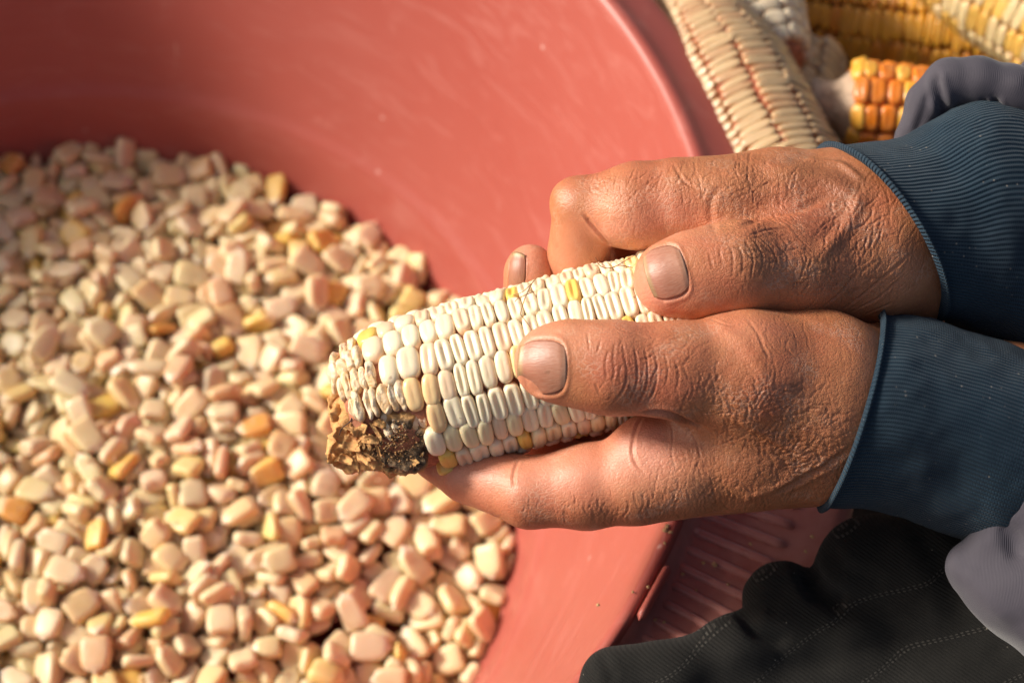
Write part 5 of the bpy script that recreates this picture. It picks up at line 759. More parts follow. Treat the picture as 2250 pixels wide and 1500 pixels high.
def crown_geo(hx=.230, hy=.425, dent=.07, dome=.17, nr=7, ns=24, ex=3.3, skew=0, wob=0):
    V = []
    rings = [(0, 0)] + [(r_, 0) for r_ in (.18, .40, .62, .80, .92)] + [(1.0, 0), (.985, 1), (.90, 2), (.74, 3)]
    for r_, st in rings:
        for j in range(ns):
            a = 2 * math.pi * j / ns; ca_, sa_ = math.cos(a), math.sin(a); q = (abs(ca_) ** ex + abs(sa_) ** ex) ** (-1 / ex)
            x = hx * q * ca_ * max(r_, .001); y = hy * q * sa_ * max(r_, .001)
            if st == 0: z = dome * ((1 - min(1, r_) ** 2.6) ** (1 / 2.6) - 1)
            else: z = -dome - [0, .12, .32, .55][st]
            z -= dent * math.exp(-((x - skew) / (hx * .30)) ** 2) * (1 - min(1, abs(y) / (hy * .86)) ** 3) * (1 if st == 0 else 0)
            z += wob * math.sin(9 * x + 3) * math.cos(7 * y)
            V.append((x, y, z))
    return np.array(V), grid_faces(len(rings), ns, True)
CROWNS = {}
def crown_mesh(key, mat, **kw):
    V, F = crown_geo(**kw); me = raw_mesh('cob_kernel', V * CM, F); me.materials.append(mat); CROWNS[key] = (me, V, F)
for key, kw in {'deep': dict(dent=.085), 'shallow': dict(dent=.045, hx=.226), 'skewed': dict(dent=.07, skew=.04), 'narrow': dict(dent=.075, hx=.212, hy=.42),
                'worn': dict(dent=.012, hx=.225, hy=.385, dome=.2, ex=2.6, wob=.01), 'tight': dict(dent=.03, hx=.24, hy=.365, dome=.17, ex=3.0), 'flat': dict(dent=.02, hx=.22, hy=.37, dome=.13, ex=4, wob=.01), 'plump': dict(dent=.03, dome=.24, ex=2.8, hx=.24, hy=.36), 'round': dict(dent=.0, dome=.22, ex=2.6), 'smooth': dict(dent=.018, dome=.19, ex=2.7, wob=.006), 'dry': dict(dent=.12, dome=.10, ex=2.1, wob=.03)}.items():
    crown_mesh(key, M_CK, **kw)
def frame(a):
    a = a / np.linalg.norm(a); n = CZ - (CZ @ a) * a; n /= np.linalg.norm(n); t = np.cross(a, n); return a, n, t
def build_cob(name, label, group, A, B, rad, rows, pitch, palette, phase, kinds, parts_lim=300, cover=-.35, start=None, skip=None, core=None, sag=(0, 0, 0), hscale=1.0, coreoff=.30, seed=1):
    """A, B: world cm ends; rad(u) radius of the kernel crowns at u in 0..1; rows around; palette(rng,row,s)->colour"""
    A = np.asarray(A, float); B = np.asarray(B, float); L = np.linalg.norm(B - A); a, n, t = frame(B - A); r = random.Random(seed)
    root = empty(name, A); tag(root, label, 'maize cob', group)
    V = []; nu = 40; nc = 36
    for i in range(nu):
        u = i / (nu - 1); rr = max(.05, rad(u) - coreoff) * (1 if 0 < i < nu - 1 else .02)
        c = A + a * L * u + np.array(sag) * math.sin(math.pi * u)
        for j in range(nc):
            ph = 2 * math.pi * j / nc; V.append(c + (n * math.cos(ph) + t * math.sin(ph)) * rr * (1 + .03 * math.sin(5 * ph + i)))
    wobj('core', V, grid_faces(nu, nc, True), core or M_CORE, root)
    made = []
    for k in range(rows):
        s = (start(k) if start else .3) + r.uniform(-.12, .12); drift = r.uniform(-.04, .04)
        while s < L - .25:
            p_ = pitch(s / L) * r.uniform(.88, 1.14); u = (s + p_ / 2) / L
            if u > 1: break
            ph = phase + 2 * math.pi * k / rows + drift * math.sin(s * .8 + k) + r.gauss(0, .012)
            if skip and skip(k, s, ph): s += p_; continue
            rr = rad(u); dr = (rad(min(1, u + .02)) - rad(max(0, u - .02))) / (.04 * L)
            c = A + a * (s + p_ / 2) + np.array(sag) * math.sin(math.pi * u); out = n * math.cos(ph) + t * math.sin(ph); tan = -n * math.sin(ph) + t * math.cos(ph)
            lean = math.atan(dr) + r.gauss(0, .05); X = a * math.cos(lean) + out * math.sin(lean); Z = out * math.cos(lean) - a * math.sin(lean)
            tw = r.gauss(0, .05); X2 = X * math.cos(tw) + tan * math.sin(tw); Y2 = tan * math.cos(tw) - X * math.sin(tw)
            kd, col = palette(r, k, s, ph)
            sx = p_ / .425; sy = (2 * math.pi * rr / rows) / .80 * r.uniform(.95, 1.03)
            Mx = Matrix([[X2[q] * sx, Y2[q] * sy, Z[q] * hscale, 0] for q in range(3)] + [[0, 0, 0, 1]])
            pos = c + out * (rr + r.gauss(0, .018)); made.append((out @ (CAM - c) / np.linalg.norm(CAM - c), kd or r.choice(kinds), Mx, pos, col)); s += p_
    made.sort(key=lambda m: -m[0])
    rest = []; cnt = 0
    for fc, kd, Mx, pos, col in made:
        if cnt < parts_lim and fc > cover:
            o = bpy.data.objects.new('kernel', CROWNS[kd][0]); COL.objects.link(o); o.parent = root
            m = Mx.copy(); m.translation = Vector((pos - A) * CM); o.matrix_local = m; o.color = col; cnt += 1
        else: rest.append((kd, Mx, pos, col))
    if rest:
        VV = []; FF = []; off = 0; cc = []
        for kd, Mx, pos, col in rest:
            _, kvv, kf = CROWNS[kd]; m = np.array(Mx.to_3x3()); VV.append(kvv @ m.T + pos); FF += [tuple(q + off for q in f) for f in kf]; off += len(kvv); cc += [col] * len(kvv)
        o = wobj('hidden_kernels', np.concatenate(VV), FF, M_CKREST, root); o['kind'] = 'stuff'
        at = o.data.color_attributes.new('tint', 'FLOAT_COLOR', 'POINT'); at.data.foreach_set('color', np.array(cc, np.float32).ravel())
    return root
def mat_rest():
    k = NM('cob_kernel_skin_far_side'); nd = k.t.nodes.new('ShaderNodeAttribute'); nd.attribute_name = 'tint'
    return k.fin(nd.outputs['Color'], .35)
M_CKREST = mat_rest()

# the held cob
HA_c = pc(752, 912, 0); HB_c = pc(1700, 664, 0)
HA = c2w(HA_c); HB = c2w(HB_c); HL = np.linalg.norm(HB - HA)
def hrad(u):
    s = u * HL; r0 = 2.12
    if s < 2.2: r0 = 1.62 + .50 * (1 - (1 - s / 2.2) ** 2)
    if s > 8: r0 = 2.12 - .55 * ((s - 8) / (HL - 8)) ** 2
    return r0 + .02 * math.sin(s * 2.2)
RH = 16; PH = math.radians(4.5); _, HN, HT = frame(HB - HA)
def row_of(k): return (k + RH // 2) % RH - RH // 2            # 0 = facing us, 1.. upward, -1.. downward
SGN = 1 if (HT @ CY) > 0 else -1
def hstart(k):
    j = SGN * row_of(k); return {0: 1.82, 1: 1.30, 2: 1.0, 3: .85, 4: .8, -1: 2.08, -2: 2.02, -3: 2.05, -4: 1.9, -5: 1.6}.get(j, 1.0)
def hpal(r, k, s, ph):
    j = SGN * row_of(k); v = 1 + r.gauss(0, .03); white = (.87 * v, .74 * v, .52 * v, 1); x = r.random(); kd = None
    if s < 2.2 and j >= 1: kd = r.choice(['round', 'round', 'smooth'])
    elif s < 2.5 and j <= 0: kd = 'smooth'
    elif j <= -2 and r.random() < .55: kd = 'smooth'
    if j <= -2 and r.random() < .45: white = (.80 * v, .66 * v, .40 * v, 1)
    if x < .07: white = (.84 * v, .64 * v, .30 * v, 1)
    if x < .018: white = (.82, .54, .12, 1)
    if s < 2.35 and j in (-1, 0): white = (.80, .55, .28, 1)
    elif x > .9: white = (.82 * v, .61 * v, .41 * v, 1)
    return kd, white
def hpitch(u):
    s = u * HL
    return .50 if s < 2.1 else (.42 if s < 3.0 else (.365 if s < 6 else .335))
M_CORE2 = M_CORE
COB = build_cob('held_maize_cob', 'large white maize cob with a torn mouldy butt, held between the two hands', None, HA, HB, hrad, RH, hpitch, hpal, SGN * PH, ['deep', 'deep', 'shallow', 'skewed', 'narrow', 'smooth'],
                300, -.45, hstart, None, seed=8)

# shrivelled kernels and torn chaff at its butt
def mat_husk():
    k = NM('torn_husk'); v = k.coord('Object'); n = k.noise(v, 220, 7, .7, 1.0); n2 = k.noise(v, 60, 4)
    c = k.mix(k.ramp(n, [(.3, 0.0), (.7, 1.0)]), (.50, .20, .045), (.86, .50, .18)); c = k.mix(k.math('MULTIPLY', n2, .35), c, (.72, .46, .24))
    mo = k.attr('mould'); mn = k.noise(v, 520, 6, .75)
    mc = k.ramp(mn, [(.36, (.035, .024, .016)), (.50, (.14, .085, .045)), (.64, (.40, .26, .14))])
    f = k.ramp(k.math('ADD', mo, k.math('MULTIPLY_ADD', n, .5, -.25)), [(.56, 0.0), (.82, 1.0)])
    c = k.mix(f, c, mc)
    return k.fin(c, .8, k.bump(k.math('ADD', n, k.math('MULTIPLY', mn, .5)), .9, .0018), Subsurface_Weight=.2, Subsurface_Radius=(.004, .002, .0008))
def mat_shriv():
    k = NM('shrivelled_kernel'); v = k.coord('Object'); n = k.noise(v, 260, 5, .6, .8)
    c = k.mix(k.ramp(n, [(.35, 0.0), (.65, 1.0)]), (.66, .42, .20), (.86, .74, .55)); c = k.mix(k.ramp(k.noise(v, 90, 2), [(.5, 0.0), (.7, .6)]), c, (.78, .42, .30))
    return k.fin(c, .5, k.bump(n, .8, .0012), Subsurface_Weight=.3, Subsurface_Radius=(.003, .002, .001))
M_HUSK = mat_husk(); M_SHRIV = mat_shriv()
fb = Field().group(.5)
for (px_, py_, z_, r_) in [(818, 952, -.1, .86), (803, 905, -.3, .86), (772, 993, .15, .36), (838, 968, .7, .72), (815, 895, .5, .74), (812, 845, -.3, .66), (860, 1000, .5, .52), (757, 1000, .2, .26), (786, 900, .35, .42), (885, 960, .9, .62), (850, 1010, .3, .35), (915, 950, 1.1, .45), (885, 925, 1.25, .42), (908, 1002, .95, .42)]:
    fb.ball(px_, py_, z_, r_, .35)
def butt(p):
    return fb_(p)
fb_ = fb.__call__
V, F, N = solid(fb, (-6.6, -5.0, -2.6), (-2.0, .9, 2.8), .17, 2)
d = .20 * fbm(V, 1.5, 3, 3) + .14 * np.abs(fbm(V, 2.6, 2, 9)) - .10 * np.abs(fbm(V, 5, 2, 5)) + .03 * fbm(V, 14, 2, 7); V = V + N * d[:, None]
mo = .85 * np.clip(1.35 * gauss_px(V, 865, 965, 75, 62) + .9 * gauss_px(V, 905, 995, 45, 55) + .4 * gauss_px(V, 880, 1010, 60, 30), 0, 1)
V = V - N * (.16 * gauss_px(V, 872, 962, 45, 42))[:, None]
o = cobj('torn_butt', V, F, M_HUSK, COB); fattr(o.data, 'mould', mo)
# papery flakes standing off the butt
rf = random.Random(21)
def flake(cx, cy, z, w_, h_, ang, curl, seed, tilt=.4):
    r = random.Random(seed); n, m = 9, 9; Vs = []
    ca_, sa_ = math.cos(math.radians(ang)), math.sin(math.radians(ang)); c0 = pc(cx, cy, z)
    for i in range(n):
        for j in range(m):
            u = i / (n - 1) * 2 - 1; v = j / (m - 1) * 2 - 1; e = 1 - .35 * v * v * (1 if u > 0 else .3) + .16 * math.sin(5 * v + seed) * (u > .3) + r.gauss(0, .03)
            x = u * w_ / 2 * e; y = v * h_ / 2 * (1 - .25 * max(0, u)); zz = curl * (u * u * .5 - v * v * .35) * w_ * .5 + tilt * x + .03 * r.gauss(0, 1) * w_ + .07 * w_ * math.sin(6 * v + seed)
            Vs.append(c0 + np.array([x * ca_ - y * sa_, x * sa_ + y * ca_, zz]))
    F_ = grid_faces(n, m); Vs = np.array(Vs); nv = len(Vs); Vs = np.concatenate([Vs, Vs - [0, 0, .025]]); F2 = [tuple(q) for q in F_] + [tuple(x + nv for x in q[::-1]) for q in F_]
    edge = [i * m for i in range(n)] + [(n - 1) * m + j for j in range(1, m)] + [i * m + m - 1 for i in range(n - 2, -1, -1)] + [j for j in range(m - 2, 0, -1)]
    for a_, b_ in zip(edge, edge[1:] + edge[:1]): F2.append((a_, b_, b_ + nv, a_ + nv))
    o = cobj('husk_flake', Vs, np.array(F2), M_HUSK, COB); return o
for q in [(745, 985, .8, .55, .5, 200, 1.2), (738, 1005, .6, .5, .6, 215, 1.5), (752, 905, .9, .6, .8, 100, -1.2), (770, 925, 1.3, .55, .7, 60, 1.0), (790, 940, 1.5, .5, .5, 20, 1.3), (775, 975, 1.25, .6, .5, -30, 1.2),
          (800, 1000, 1.2, .6, .4, -60, 1.4), (858, 1022, .9, .35, .5, -95, 1.4), (900, 1010, 1.3, .6, .35, -20, 1.2), (830, 1010, .9, .5, .35, -120, 1.2), (748, 955, 1.0, .4, .6, 170, .8), (812, 905, 1.6, .4, .35, 80, 1.3), (735, 880, .2, .45, .6, 150, -1.0),
          (815, 965, 1.55, .28, .6, 85, 1.4), (835, 930, 1.7, .25, .45, 70, 1.4), (918, 1000, 1.25, .35, .4, 10, 1.1), (885, 1015, 1.2, .4, .3, -60, 1.0), (760, 1010, .9, .5, .3, -20, 1.3)]:
    o = flake(*q[:3], q[3] * .78, q[4] * .78, *q[5:], seed=int(q[0] + q[1])); at = gauss_px(np.array([pc(q[0], q[1], q[2])]), 870, 975, 60, 55)[0]; fattr(o.data, 'mould', [at * .8] * len(o.data.vertices))
for i in range(26):                                  # thin fibres torn out of the butt
    x = rf.uniform(745, 850); y = rf.uniform(930, 1015); q = hit(fb, x, y)[0]; o = flake(x, y, q[2] + rf.uniform(.05, .22), rf.uniform(.04, .10), rf.uniform(.3, .65), rf.uniform(-50, 60), rf.uniform(-2, 2), i, rf.uniform(-.6, .6)); fattr(o.data, 'mould', [max(0, (x - 800) / 120)] * len(o.data.vertices))
# crumbs of mould in the hollow
VV = []; FF = []; off = 0
for i in range(420):
    x = rf.gauss(868, 34); y = rf.gauss(966, 30); p = hit(fb, x, y)[0] + np.array([0, 0, rf.uniform(-.02, .10)]); r_ = rf.uniform(.012, .042)
    q = np.array([(1, 0, 0), (-1, 0, 0), (0, 1, 0), (0, -1, 0), (0, 0, 1), (0, 0, -1)]) * r_ * np.array([rf.uniform(.6, 1.4) for _ in range(3)]) + p
    VV.append(q); FF += [tuple(off + k for k in t_) for t_ in [(0, 2, 4), (2, 1, 4), (1, 3, 4), (3, 0, 4), (2, 0, 5), (1, 2, 5), (3, 1, 5), (0, 3, 5)]]; off += 6
o = cobj('mould_crumbs', np.concatenate(VV), np.array(FF), M_HUSK, COB); fattr(o.data, 'mould', np.random.rand(len(o.data.vertices)) * .5 + .5); o['kind'] = 'stuff'
# shrivelled thin kernels in the first rows
a_, n_, t_ = frame(HB - HA)
for j in range(-1, 6):
    ph = SGN * (PH + 2 * math.pi * j / RH); s = {0: .42, 1: .25, 2: .2, -1: 1.15}.get(j, .25); e = hstart((SGN * j) % RH) + .12; 
    while s < e - .1:
        p_ = rf.uniform(.19, .30); u = s / HL; rr = (hrad(u) - .06 - (.20 if j == -1 else 0)) * (1 if s > .6 else .90 + s * .16)
        out = n_ * math.cos(ph) + t_ * math.sin(ph); tan = -n_ * math.sin(ph) + t_ * math.cos(ph); lean = rf.gauss(-.1, .18); X = a_ * math.cos(lean) + out * math.sin(lean); Z = out * math.cos(lean) - a_ * math.sin(lean)
        V, Fk = crown_geo(hx=p_ * .5, hy=rf.uniform(.30, .42), dent=rf.uniform(-.02, .06), dome=.20, ex=2.4, ns=16, wob=.05, skew=rf.uniform(-.04, .04))
        V = V * [1, 1, .8] + .05 * np.stack([vnoise(V, 6, int(s * 50) + j + q) for q in range(3)], 1)
        pos = HA + a_ * s + out * rr; W_ = V[:, :1] * X + V[:, 1:2] * tan + V[:, 2:] * Z + pos
        wobj('shrivelled_kernel', W_, Fk, M_SHRIV, COB); s += p_ * .92
# maize silk strands lying on it
def mat_simple(name, c, rough=.6, **kw):
    k = NM(name); n = k.noise(k.coord('Object'), 300, 3); return k.fin(k.mix(k.math('MULTIPLY', n, .5), c, tuple(x * .6 for x in c)), rough, None, **kw)
M_SILK = mat_simple('dry_silk', (.36, .15, .06))
def strand(pts, r, mat, parent=None, name='silk_strand', wpts=None):
    P = np.array(wpts) if wpts is not None else np.array([pc(*p) for p in pts]); n = len(P); q = []
    for i in range(n - 1):
        p0, p1, p2, p3 = P[max(0, i - 1)], P[i], P[i + 1], P[min(n - 1, i + 2)]
        for k in range(6):
            t = k / 6; q.append(.5 * ((2 * p1) + (-p0 + p2) * t + (2 * p0 - 5 * p1 + 4 * p2 - p3) * t * t + (-p0 + 3 * p1 - 3 * p2 + p3) * t ** 3))
    q.append(P[-1]); q = np.array(q); V = []
    for i, c in enumerate(q):
        d = q[min(i + 1, len(q) - 1)] - q[max(i - 1, 0)]; d /= np.linalg.norm(d); u = np.cross(d, (.3, .2, .93)); u /= np.linalg.norm(u); w_ = np.cross(d, u)
        for j in range(5): a = 2 * math.pi * j / 5; V.append(c + (u * math.cos(a) + w_ * math.sin(a)) * r)
    return cobj(name, np.array(V), np.array(grid_faces(len(q), 5, True)), mat, parent)
for pts in [[(1172, 617, 1.3), (1160, 640, 1.6), (1150, 665, 1.8), (1143, 690, 1.9)], [(1178, 612, .9), (1150, 640, 1.1), (1128, 648, 1.0)], [(1174, 640, 1.4), (1140, 655, 1.4), (1132, 662, 1.3)], [(1308, 566, 1.6), (1320, 585, 1.6), (1345, 588, 1.6), (1375, 572, 1.6), (1392, 562, 1.6)],
            [(1340, 590, 1.4), (1360, 583, 1.5), (1390, 588, 1.5)], [(1143, 690, 1.95), (1160, 712, 2.1), (1170, 728, 2.2)]]:
    strand(pts, .011, M_SILK, COB)
strand([(773, 912, 1.45), (770, 925, 1.5), (752, 940, 1.3), (746, 955, 1.2)], .014, mat_simple('dark_thread', (.03, .02, .015)), COB, 'dark_fibre')
# ------------------------------------------------------------------ the person: hands, cuffs, sleeves, trouser leg
def mat_skin():
    k = NM('weathered_skin'); v = k.coord('Object')
    wr = k.attr('wrinkle'); pk = k.attr('pink'); dk = k.attr('dark')
    n1 = k.noise(v, 70, 5, .62); n2 = k.noise(v, 320, 4, .6)
    base = k.mix(k.ramp(n1, [(.32, 0.0), (.68, 1.0)]), (.40, .14, .055), (.58, .235, .105))
    base = k.mix(k.ramp(k.noise(v, 38, 3, .5), [(.46, 0.0), (.68, .8)]), base, (.48, .125, .065))
    base = k.mix(pk, base, (.68, .285, .185))
    mot = k.ramp(k.noise(v, 180, 3, .5), [(.40, 0.0), (.62, 1.0)]); base = k.mix(k.math('MULTIPLY', mot, .22), base, (.60, .20, .10))
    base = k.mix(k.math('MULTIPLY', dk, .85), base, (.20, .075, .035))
    sp = k.ramp(k.noise(v, 130, 2, .4), [(.66, 0.0), (.74, .7)]); base = k.mix(k.math('MULTIPLY', sp, .35), base, (.24, .09, .045))
    # skin line pattern
    wv = k.noise(v, 60, 3, .5, out='Color'); vv = k.addv(v, wv, .006)
    def cells(rot, sc, s):
        mp = k.t.nodes.new('ShaderNodeMapping'); mp.inputs['Rotation'].default_value = rot; mp.inputs['Scale'].default_value = sc; k.link(vv, mp.inputs[0])
        e = k.voro(mp.outputs[0], s, 'DISTANCE_TO_EDGE'); return k.ramp(e, [(.0, 0.0), (.16, 1.0)])
    c1 = cells((.2, .3, .4), (1, 2.3, 1), 520); c2 = cells((.5, .1, 1.2), (2.2, 1, 1.2), 700); c3 = cells((.1, .8, .2), (1, 1, 1), 1400)
    h = k.math('ADD', k.math('MULTIPLY', c1, .55), k.math('ADD', k.math('MULTIPLY', c2, .45), k.math('MULTIPLY', c3, .16)))
    nb = k.bump(k.math('MULTIPLY', h, k.math('MULTIPLY_ADD', wr, .8, .16)), .42, .00040)
    nb = k.bump(n2, .14, .0008, nb)
    nb = k.bump(k.noise(v, 2600, 2), .10, .0002, nb)
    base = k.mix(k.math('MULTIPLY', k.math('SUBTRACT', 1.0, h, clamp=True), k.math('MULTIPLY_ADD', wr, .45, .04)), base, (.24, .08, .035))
    lt = k.math('MULTIPLY', k.math('SUBTRACT', 1.0, c1, clamp=True), k.ramp(k.noise(v, 110, 2), [(.52, 0.0), (.66, 1.0)])); base = k.mix(k.math('MULTIPLY', lt, .30), base, (.75, .50, .36))
    return k.fin(base, k.math('MULTIPLY_ADD', n2, .20, .36), nb, Subsurface_Weight=.16, Subsurface_Radius=(.0045, .0016, .0008), Subsurface_Scale=.6, Specular_IOR_Level=.48, Coat_Weight=.06, Coat_Roughness=.35)
def mat_nail():
    k = NM('thumb_nail_plate'); v = k.coord('Object'); u = k.attr('along'); w_ = k.attr('across')
    c = k.ramp(u, [(.0, (.44, .24, .15)), (.12, (.36, .155, .09)), (.5, (.34, .135, .08)), (.88, (.40, .16, .10)), (.95, (.50, .32, .15)), (1.0, (.22, .14, .06))])
    cv = k.t.nodes.new('ShaderNodeCombineXYZ'); k.link(w_, cv.inputs[0]); k.link(k.math('MULTIPLY', u, .22), cv.inputs[1])
    st = k.noise(cv.outputs[0], 22, 3, .6); c = k.mix(k.math('MULTIPLY', k.ramp(st, [(.4, 0.0), (.7, 1.0)]), .35), c, (.56, .34, .25))
    sp = k.ramp(k.noise(v, 520, 2), [(.69, 0.0), (.74, 1.0)]); c = k.mix(k.math('MULTIPLY', sp, .5), c, (.20, .09, .05))
    return k.fin(c, .38, k.bump(k.math('ADD', st, k.math('MULTIPLY', k.noise(v, 900, 2), .3)), .22, .0005), Subsurface_Weight=.15, Subsurface_Radius=(.003, .0015, .001), Coat_Weight=.04, Coat_Roughness=.3)
M_SKIN = mat_skin(); M_NAIL = mat_nail()
PORG = pz(2500, 1150, 0)
PER = empty('person', PORG); tag(PER, 'seated person in grey jacket with blue knit cuffs holding the cob in both hands', 'person')

def nail_px(px, py, dx, dy, along, across):
    """returns function mapping (u 0..1 proximal->distal, v -1..1) to photograph position"""
    L = math.hypot(dx, dy); dx, dy = dx / L, dy / L
    def f(u, v):
        cor = 1 - .10 * max(0, (.35 - u) / .35) ** 2 - .05 * max(0, (u - .8) / .2) ** 2
        bow = .05 * (1 - v * v) * (1 if u > .5 else -1) * abs(2 * u - 1)
        uu = (u - .5 + bow) * along; vv = v * across / 2 * cor
        return px + dx * uu - dy * vv, py + dy * uu + dx * vv
    return f
def make_nail(f, spec, parent, lift=.03, arch=.05):
    g = nail_px(*spec); n, m = 26, 26; U = []; Vv = []; PX = []; PY = []
    for i in range(n):
        for j in range(m):
            u = i / (n - 1); v = j / (m - 1) * 2 - 1; e = 2.6
            # rounded-rectangle outline
            a = abs(2 * u - 1); lim = (1 - a ** 5) ** (1 / 5) if a < 1 else 0; vx = v * (.80 + .20 * lim)
            x, y = g(u, vx); PX.append(x); PY.append(y); U.append(u); Vv.append(v)
    H = hit(f, PX, PY); U = np.array(U); Vv = np.array(Vv)
    bad = f(H) > .02
    if bad.any():                                        # rays that pass the finger: take the nearest skin instead
        good = H[~bad]; xy = np.stack([PX, PY], 1); gxy = xy[~bad]
        for i in np.nonzero(bad)[0]: H[i] = good[((gxy - xy[i]) ** 2).sum(1).argmin()] + np.array([(xy[i][0] - gxy[((gxy - xy[i]) ** 2).sum(1).argmin()][0]) / 90, 0, -.02])
        H = project(f, H, 3)
    # smooth the plate and set it on the skin
    G = H.reshape(n, m, 3)
    for _ in range(30):
        G2 = G.copy(); G2[1:-1] = (G[:-2] + 2 * G[1:-1] + G[2:]) / 4; G2[:, 1:-1] = (G2[:, :-2] + 2 * G2[:, 1:-1] + G2[:, 2:]) / 4; G = G2
    H = G.reshape(-1, 3); N = f.grad(H, .1); N /= np.linalg.norm(N, axis=1)[:, None]
    top = H + N * (lift + arch * (1 - Vv ** 2) - .035 * np.clip((.12 - U) / .12, 0, 1) + .03 * np.clip((U - .9) / .1, 0, 1))[:, None]; bot = top - N * .05
    V = np.concatenate([top, bot]); nv = len(top); Fq = grid_faces(n, m)
    F_ = [q for q in Fq] + [tuple(x + nv for x in q[::-1]) for q in Fq]
    edge = [i * m for i in range(n)] + [(n - 1) * m + j for j in range(1, m)] + [i * m + m - 1 for i in range(n - 2, -1, -1)] + [j for j in range(m - 2, 0, -1)]
    F_ += [(a, b, b + nv, a + nv) for a, b in zip(edge, edge[1:] + edge[:1])]
    o = cobj('nail', V, np.array(F_), M_NAIL, parent); fattr(o.data, 'along', np.tile(U, 2)); fattr(o.data, 'across', np.tile(Vv, 2)); return o
def nail_bed(V, N, spec, k=1.0):
    """skin pressed down under the plate with a raised fold round it"""
    px, py, dx, dy, al, ac = spec; L = math.hypot(dx, dy); dx, dy = dx / L, dy / L; dep = FOC - V[:, 2]
    X_ = V[:, 0] / dep * FPX + CW / 2 - px; Y_ = CH / 2 - V[:, 1] / dep * FPX - py
    u = (X_ * dx + Y_ * dy) / (al / 2); v = (-X_ * dy + Y_ * dx) / (ac / 2)
    q = (np.abs(u) ** 3.5 + np.abs(v) ** 3.5) ** (1 / 3.5); fr = np.clip(N[:, 2] * 2, 0, 1)
    ring = np.exp(-((q - 1.16) / .10) ** 2); inside = 1 / (1 + np.exp((q - 1.03) / .03))
    soft = np.where(u > .6, .25, 1.0)
    return fr * k * (.022 * ring * soft - .05 * inside)

def finish_hand(name, f, lo, hi, strokes, nails, tones, label=None, extra=None, h=.135):
    V, F, N = solid(f, lo, hi, h, 2)
    d = strokes.apply(V, N)
    for s in nails: d += nail_bed(V, N, s)
    d += .018 * fbm(V, .9, 3, 4)
    wr = np.zeros(len(V)) + .35; pk = np.zeros(len(V)); dk = np.zeros(len(V))
    for kind, px, py, rx, ry, amt in tones:
        g = gauss_px(V, px, py, rx, ry) * amt
        if kind == 'w': wr += g
        elif kind == 'p': pk += g
        else: dk += g
    wr = np.clip(wr, 0, 1.2)
    # crumpled skin where it is loose: warped ridges
    W2 = V + .12 * np.stack([vnoise(V, 2.2, q) for q in range(3)], 1)
    rid = 1 - np.abs(vnoise(W2 * [1.0, .45, 1], 8.0, 31)) * 2; rid2 = 1 - np.abs(vnoise(W2 * [.5, 1.0, 1], 10, 47)) * 2
    d += np.clip(wr - .35, 0, 1) * (.012 * np.clip(-rid, -1, 1) * 1 + .009 * np.clip(-rid2, -1, 1))
    V = V + N * d[:, None]
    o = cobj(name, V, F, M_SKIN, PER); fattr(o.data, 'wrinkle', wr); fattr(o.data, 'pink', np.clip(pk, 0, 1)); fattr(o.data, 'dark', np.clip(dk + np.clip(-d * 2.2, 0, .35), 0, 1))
    if label: o['label'] = label
    for s in nails: make_nail(f, s, o)
    return o

# ---- near hand (its thumb lies on the cob, its fingers pass under it)
L = Field()
L.group(.5)      # thumb
L.chain([(1213, 797, 2.75, .92), (1255, 797, 2.85, 1.0), (1345, 808, 2.95, 1.06)], .3, ((0, 0, 1), .86))
L.chain([(1345, 808, 2.95, 1.04), (1475, 813, 2.75, 1.07), (1640, 822, 2.15, 1.50), (1790, 850, 1.3, 1.95)], .5, ((0, 0, 1), .9))
L.group(.55)     # back of the hand, index metacarpal, wrist
L.chain([(1475, 1025, 1.2, 1.15), (1640, 985, .9, 1.45), (1850, 930, .4, 2.0)], .6)
L.chain([(1560, 905, 1.4, .85), (1760, 880, 1.1, 1.75)], .7)
L.chain([(1520, 1040, -.8, 1.15), (1800, 960, -.8, 1.75)], .6)
L.chain([(1480, 1010, -2.4, 1.1), (1800, 930, -1.6, 1.8)], .6)
L.chain([(1820, 893, .55, 2.05), (1960, 905, -.1, 2.15), (2260, 950, -1.2, 2.3)], .7)
L.group(.35)     # index finger
L.chain([(1490, 1035, 1.15, 1.18), (1400, 1052, 1.1, 1.12), (1290, 1070, .95, 1.03), (1165, 1082, .75, .90)], .25)
L.chain([(1165, 1082, .75, .90), (1030, 1038, -.1, .76), (960, 1000, -.8, .66)], .16)
L.ball(1420, 985, 1.35, .85, .35)
L.group(.2)      # middle finger, under and behind the cob, tip showing above it
L.chain([(1480, 1020, -1.6, 1.1), (1220, 1060, -2.2, .92), (1150, 860, -3.1, .82), (1163, 605, -1.35, .66)], .25)
L.ball(1166, 590, -1.2, (.60, .62, .55), .25)
L.group(.2)      # ring and little fingers, below
L.chain([(1500, 1000, -2.8, 1.0), (1330, 1020, -3.4, .86), (1280, 860, -3.9, .78), (1300, 720, -3.1, .66)], .25)
L.chain([(1560, 980, -3.4, .95), (1440, 960, -4.1, .78), (1420, 830, -4.3, .66), (1430, 740, -3.6, .58)], .25)
sL = Strokes(L)
# thumb joint folds
for p in [[(1338, 768), (1328, 800), (1334, 832)], [(1352, 752), (1346, 785), (1352, 815), (1344, 842)], [(1366, 742), (1372, 785), (1380, 815), (1372, 858), (1346, 888)], [(1392, 752), (1400, 795), (1402, 840), (1380, 892)],
          [(1414, 756), (1424, 800), (1422, 850), (1396, 902)], [(1436, 762), (1446, 810), (1440, 855), (1420, 892)], [(1320, 748), (1312, 775)], [(1308, 842), (1318, 866)]]:
    sL.add(p, .026, .020, .35)
for p in [[(1290, 730), (1296, 770)], [(1460, 775), (1470, 815), (1462, 850)], [(1480, 785), (1494, 822), (1486, 858)], [(1352, 720), (1380, 728), (1420, 742)], [(1500, 800), (1514, 835)]]: sL.add(p, .025, .018, .4)
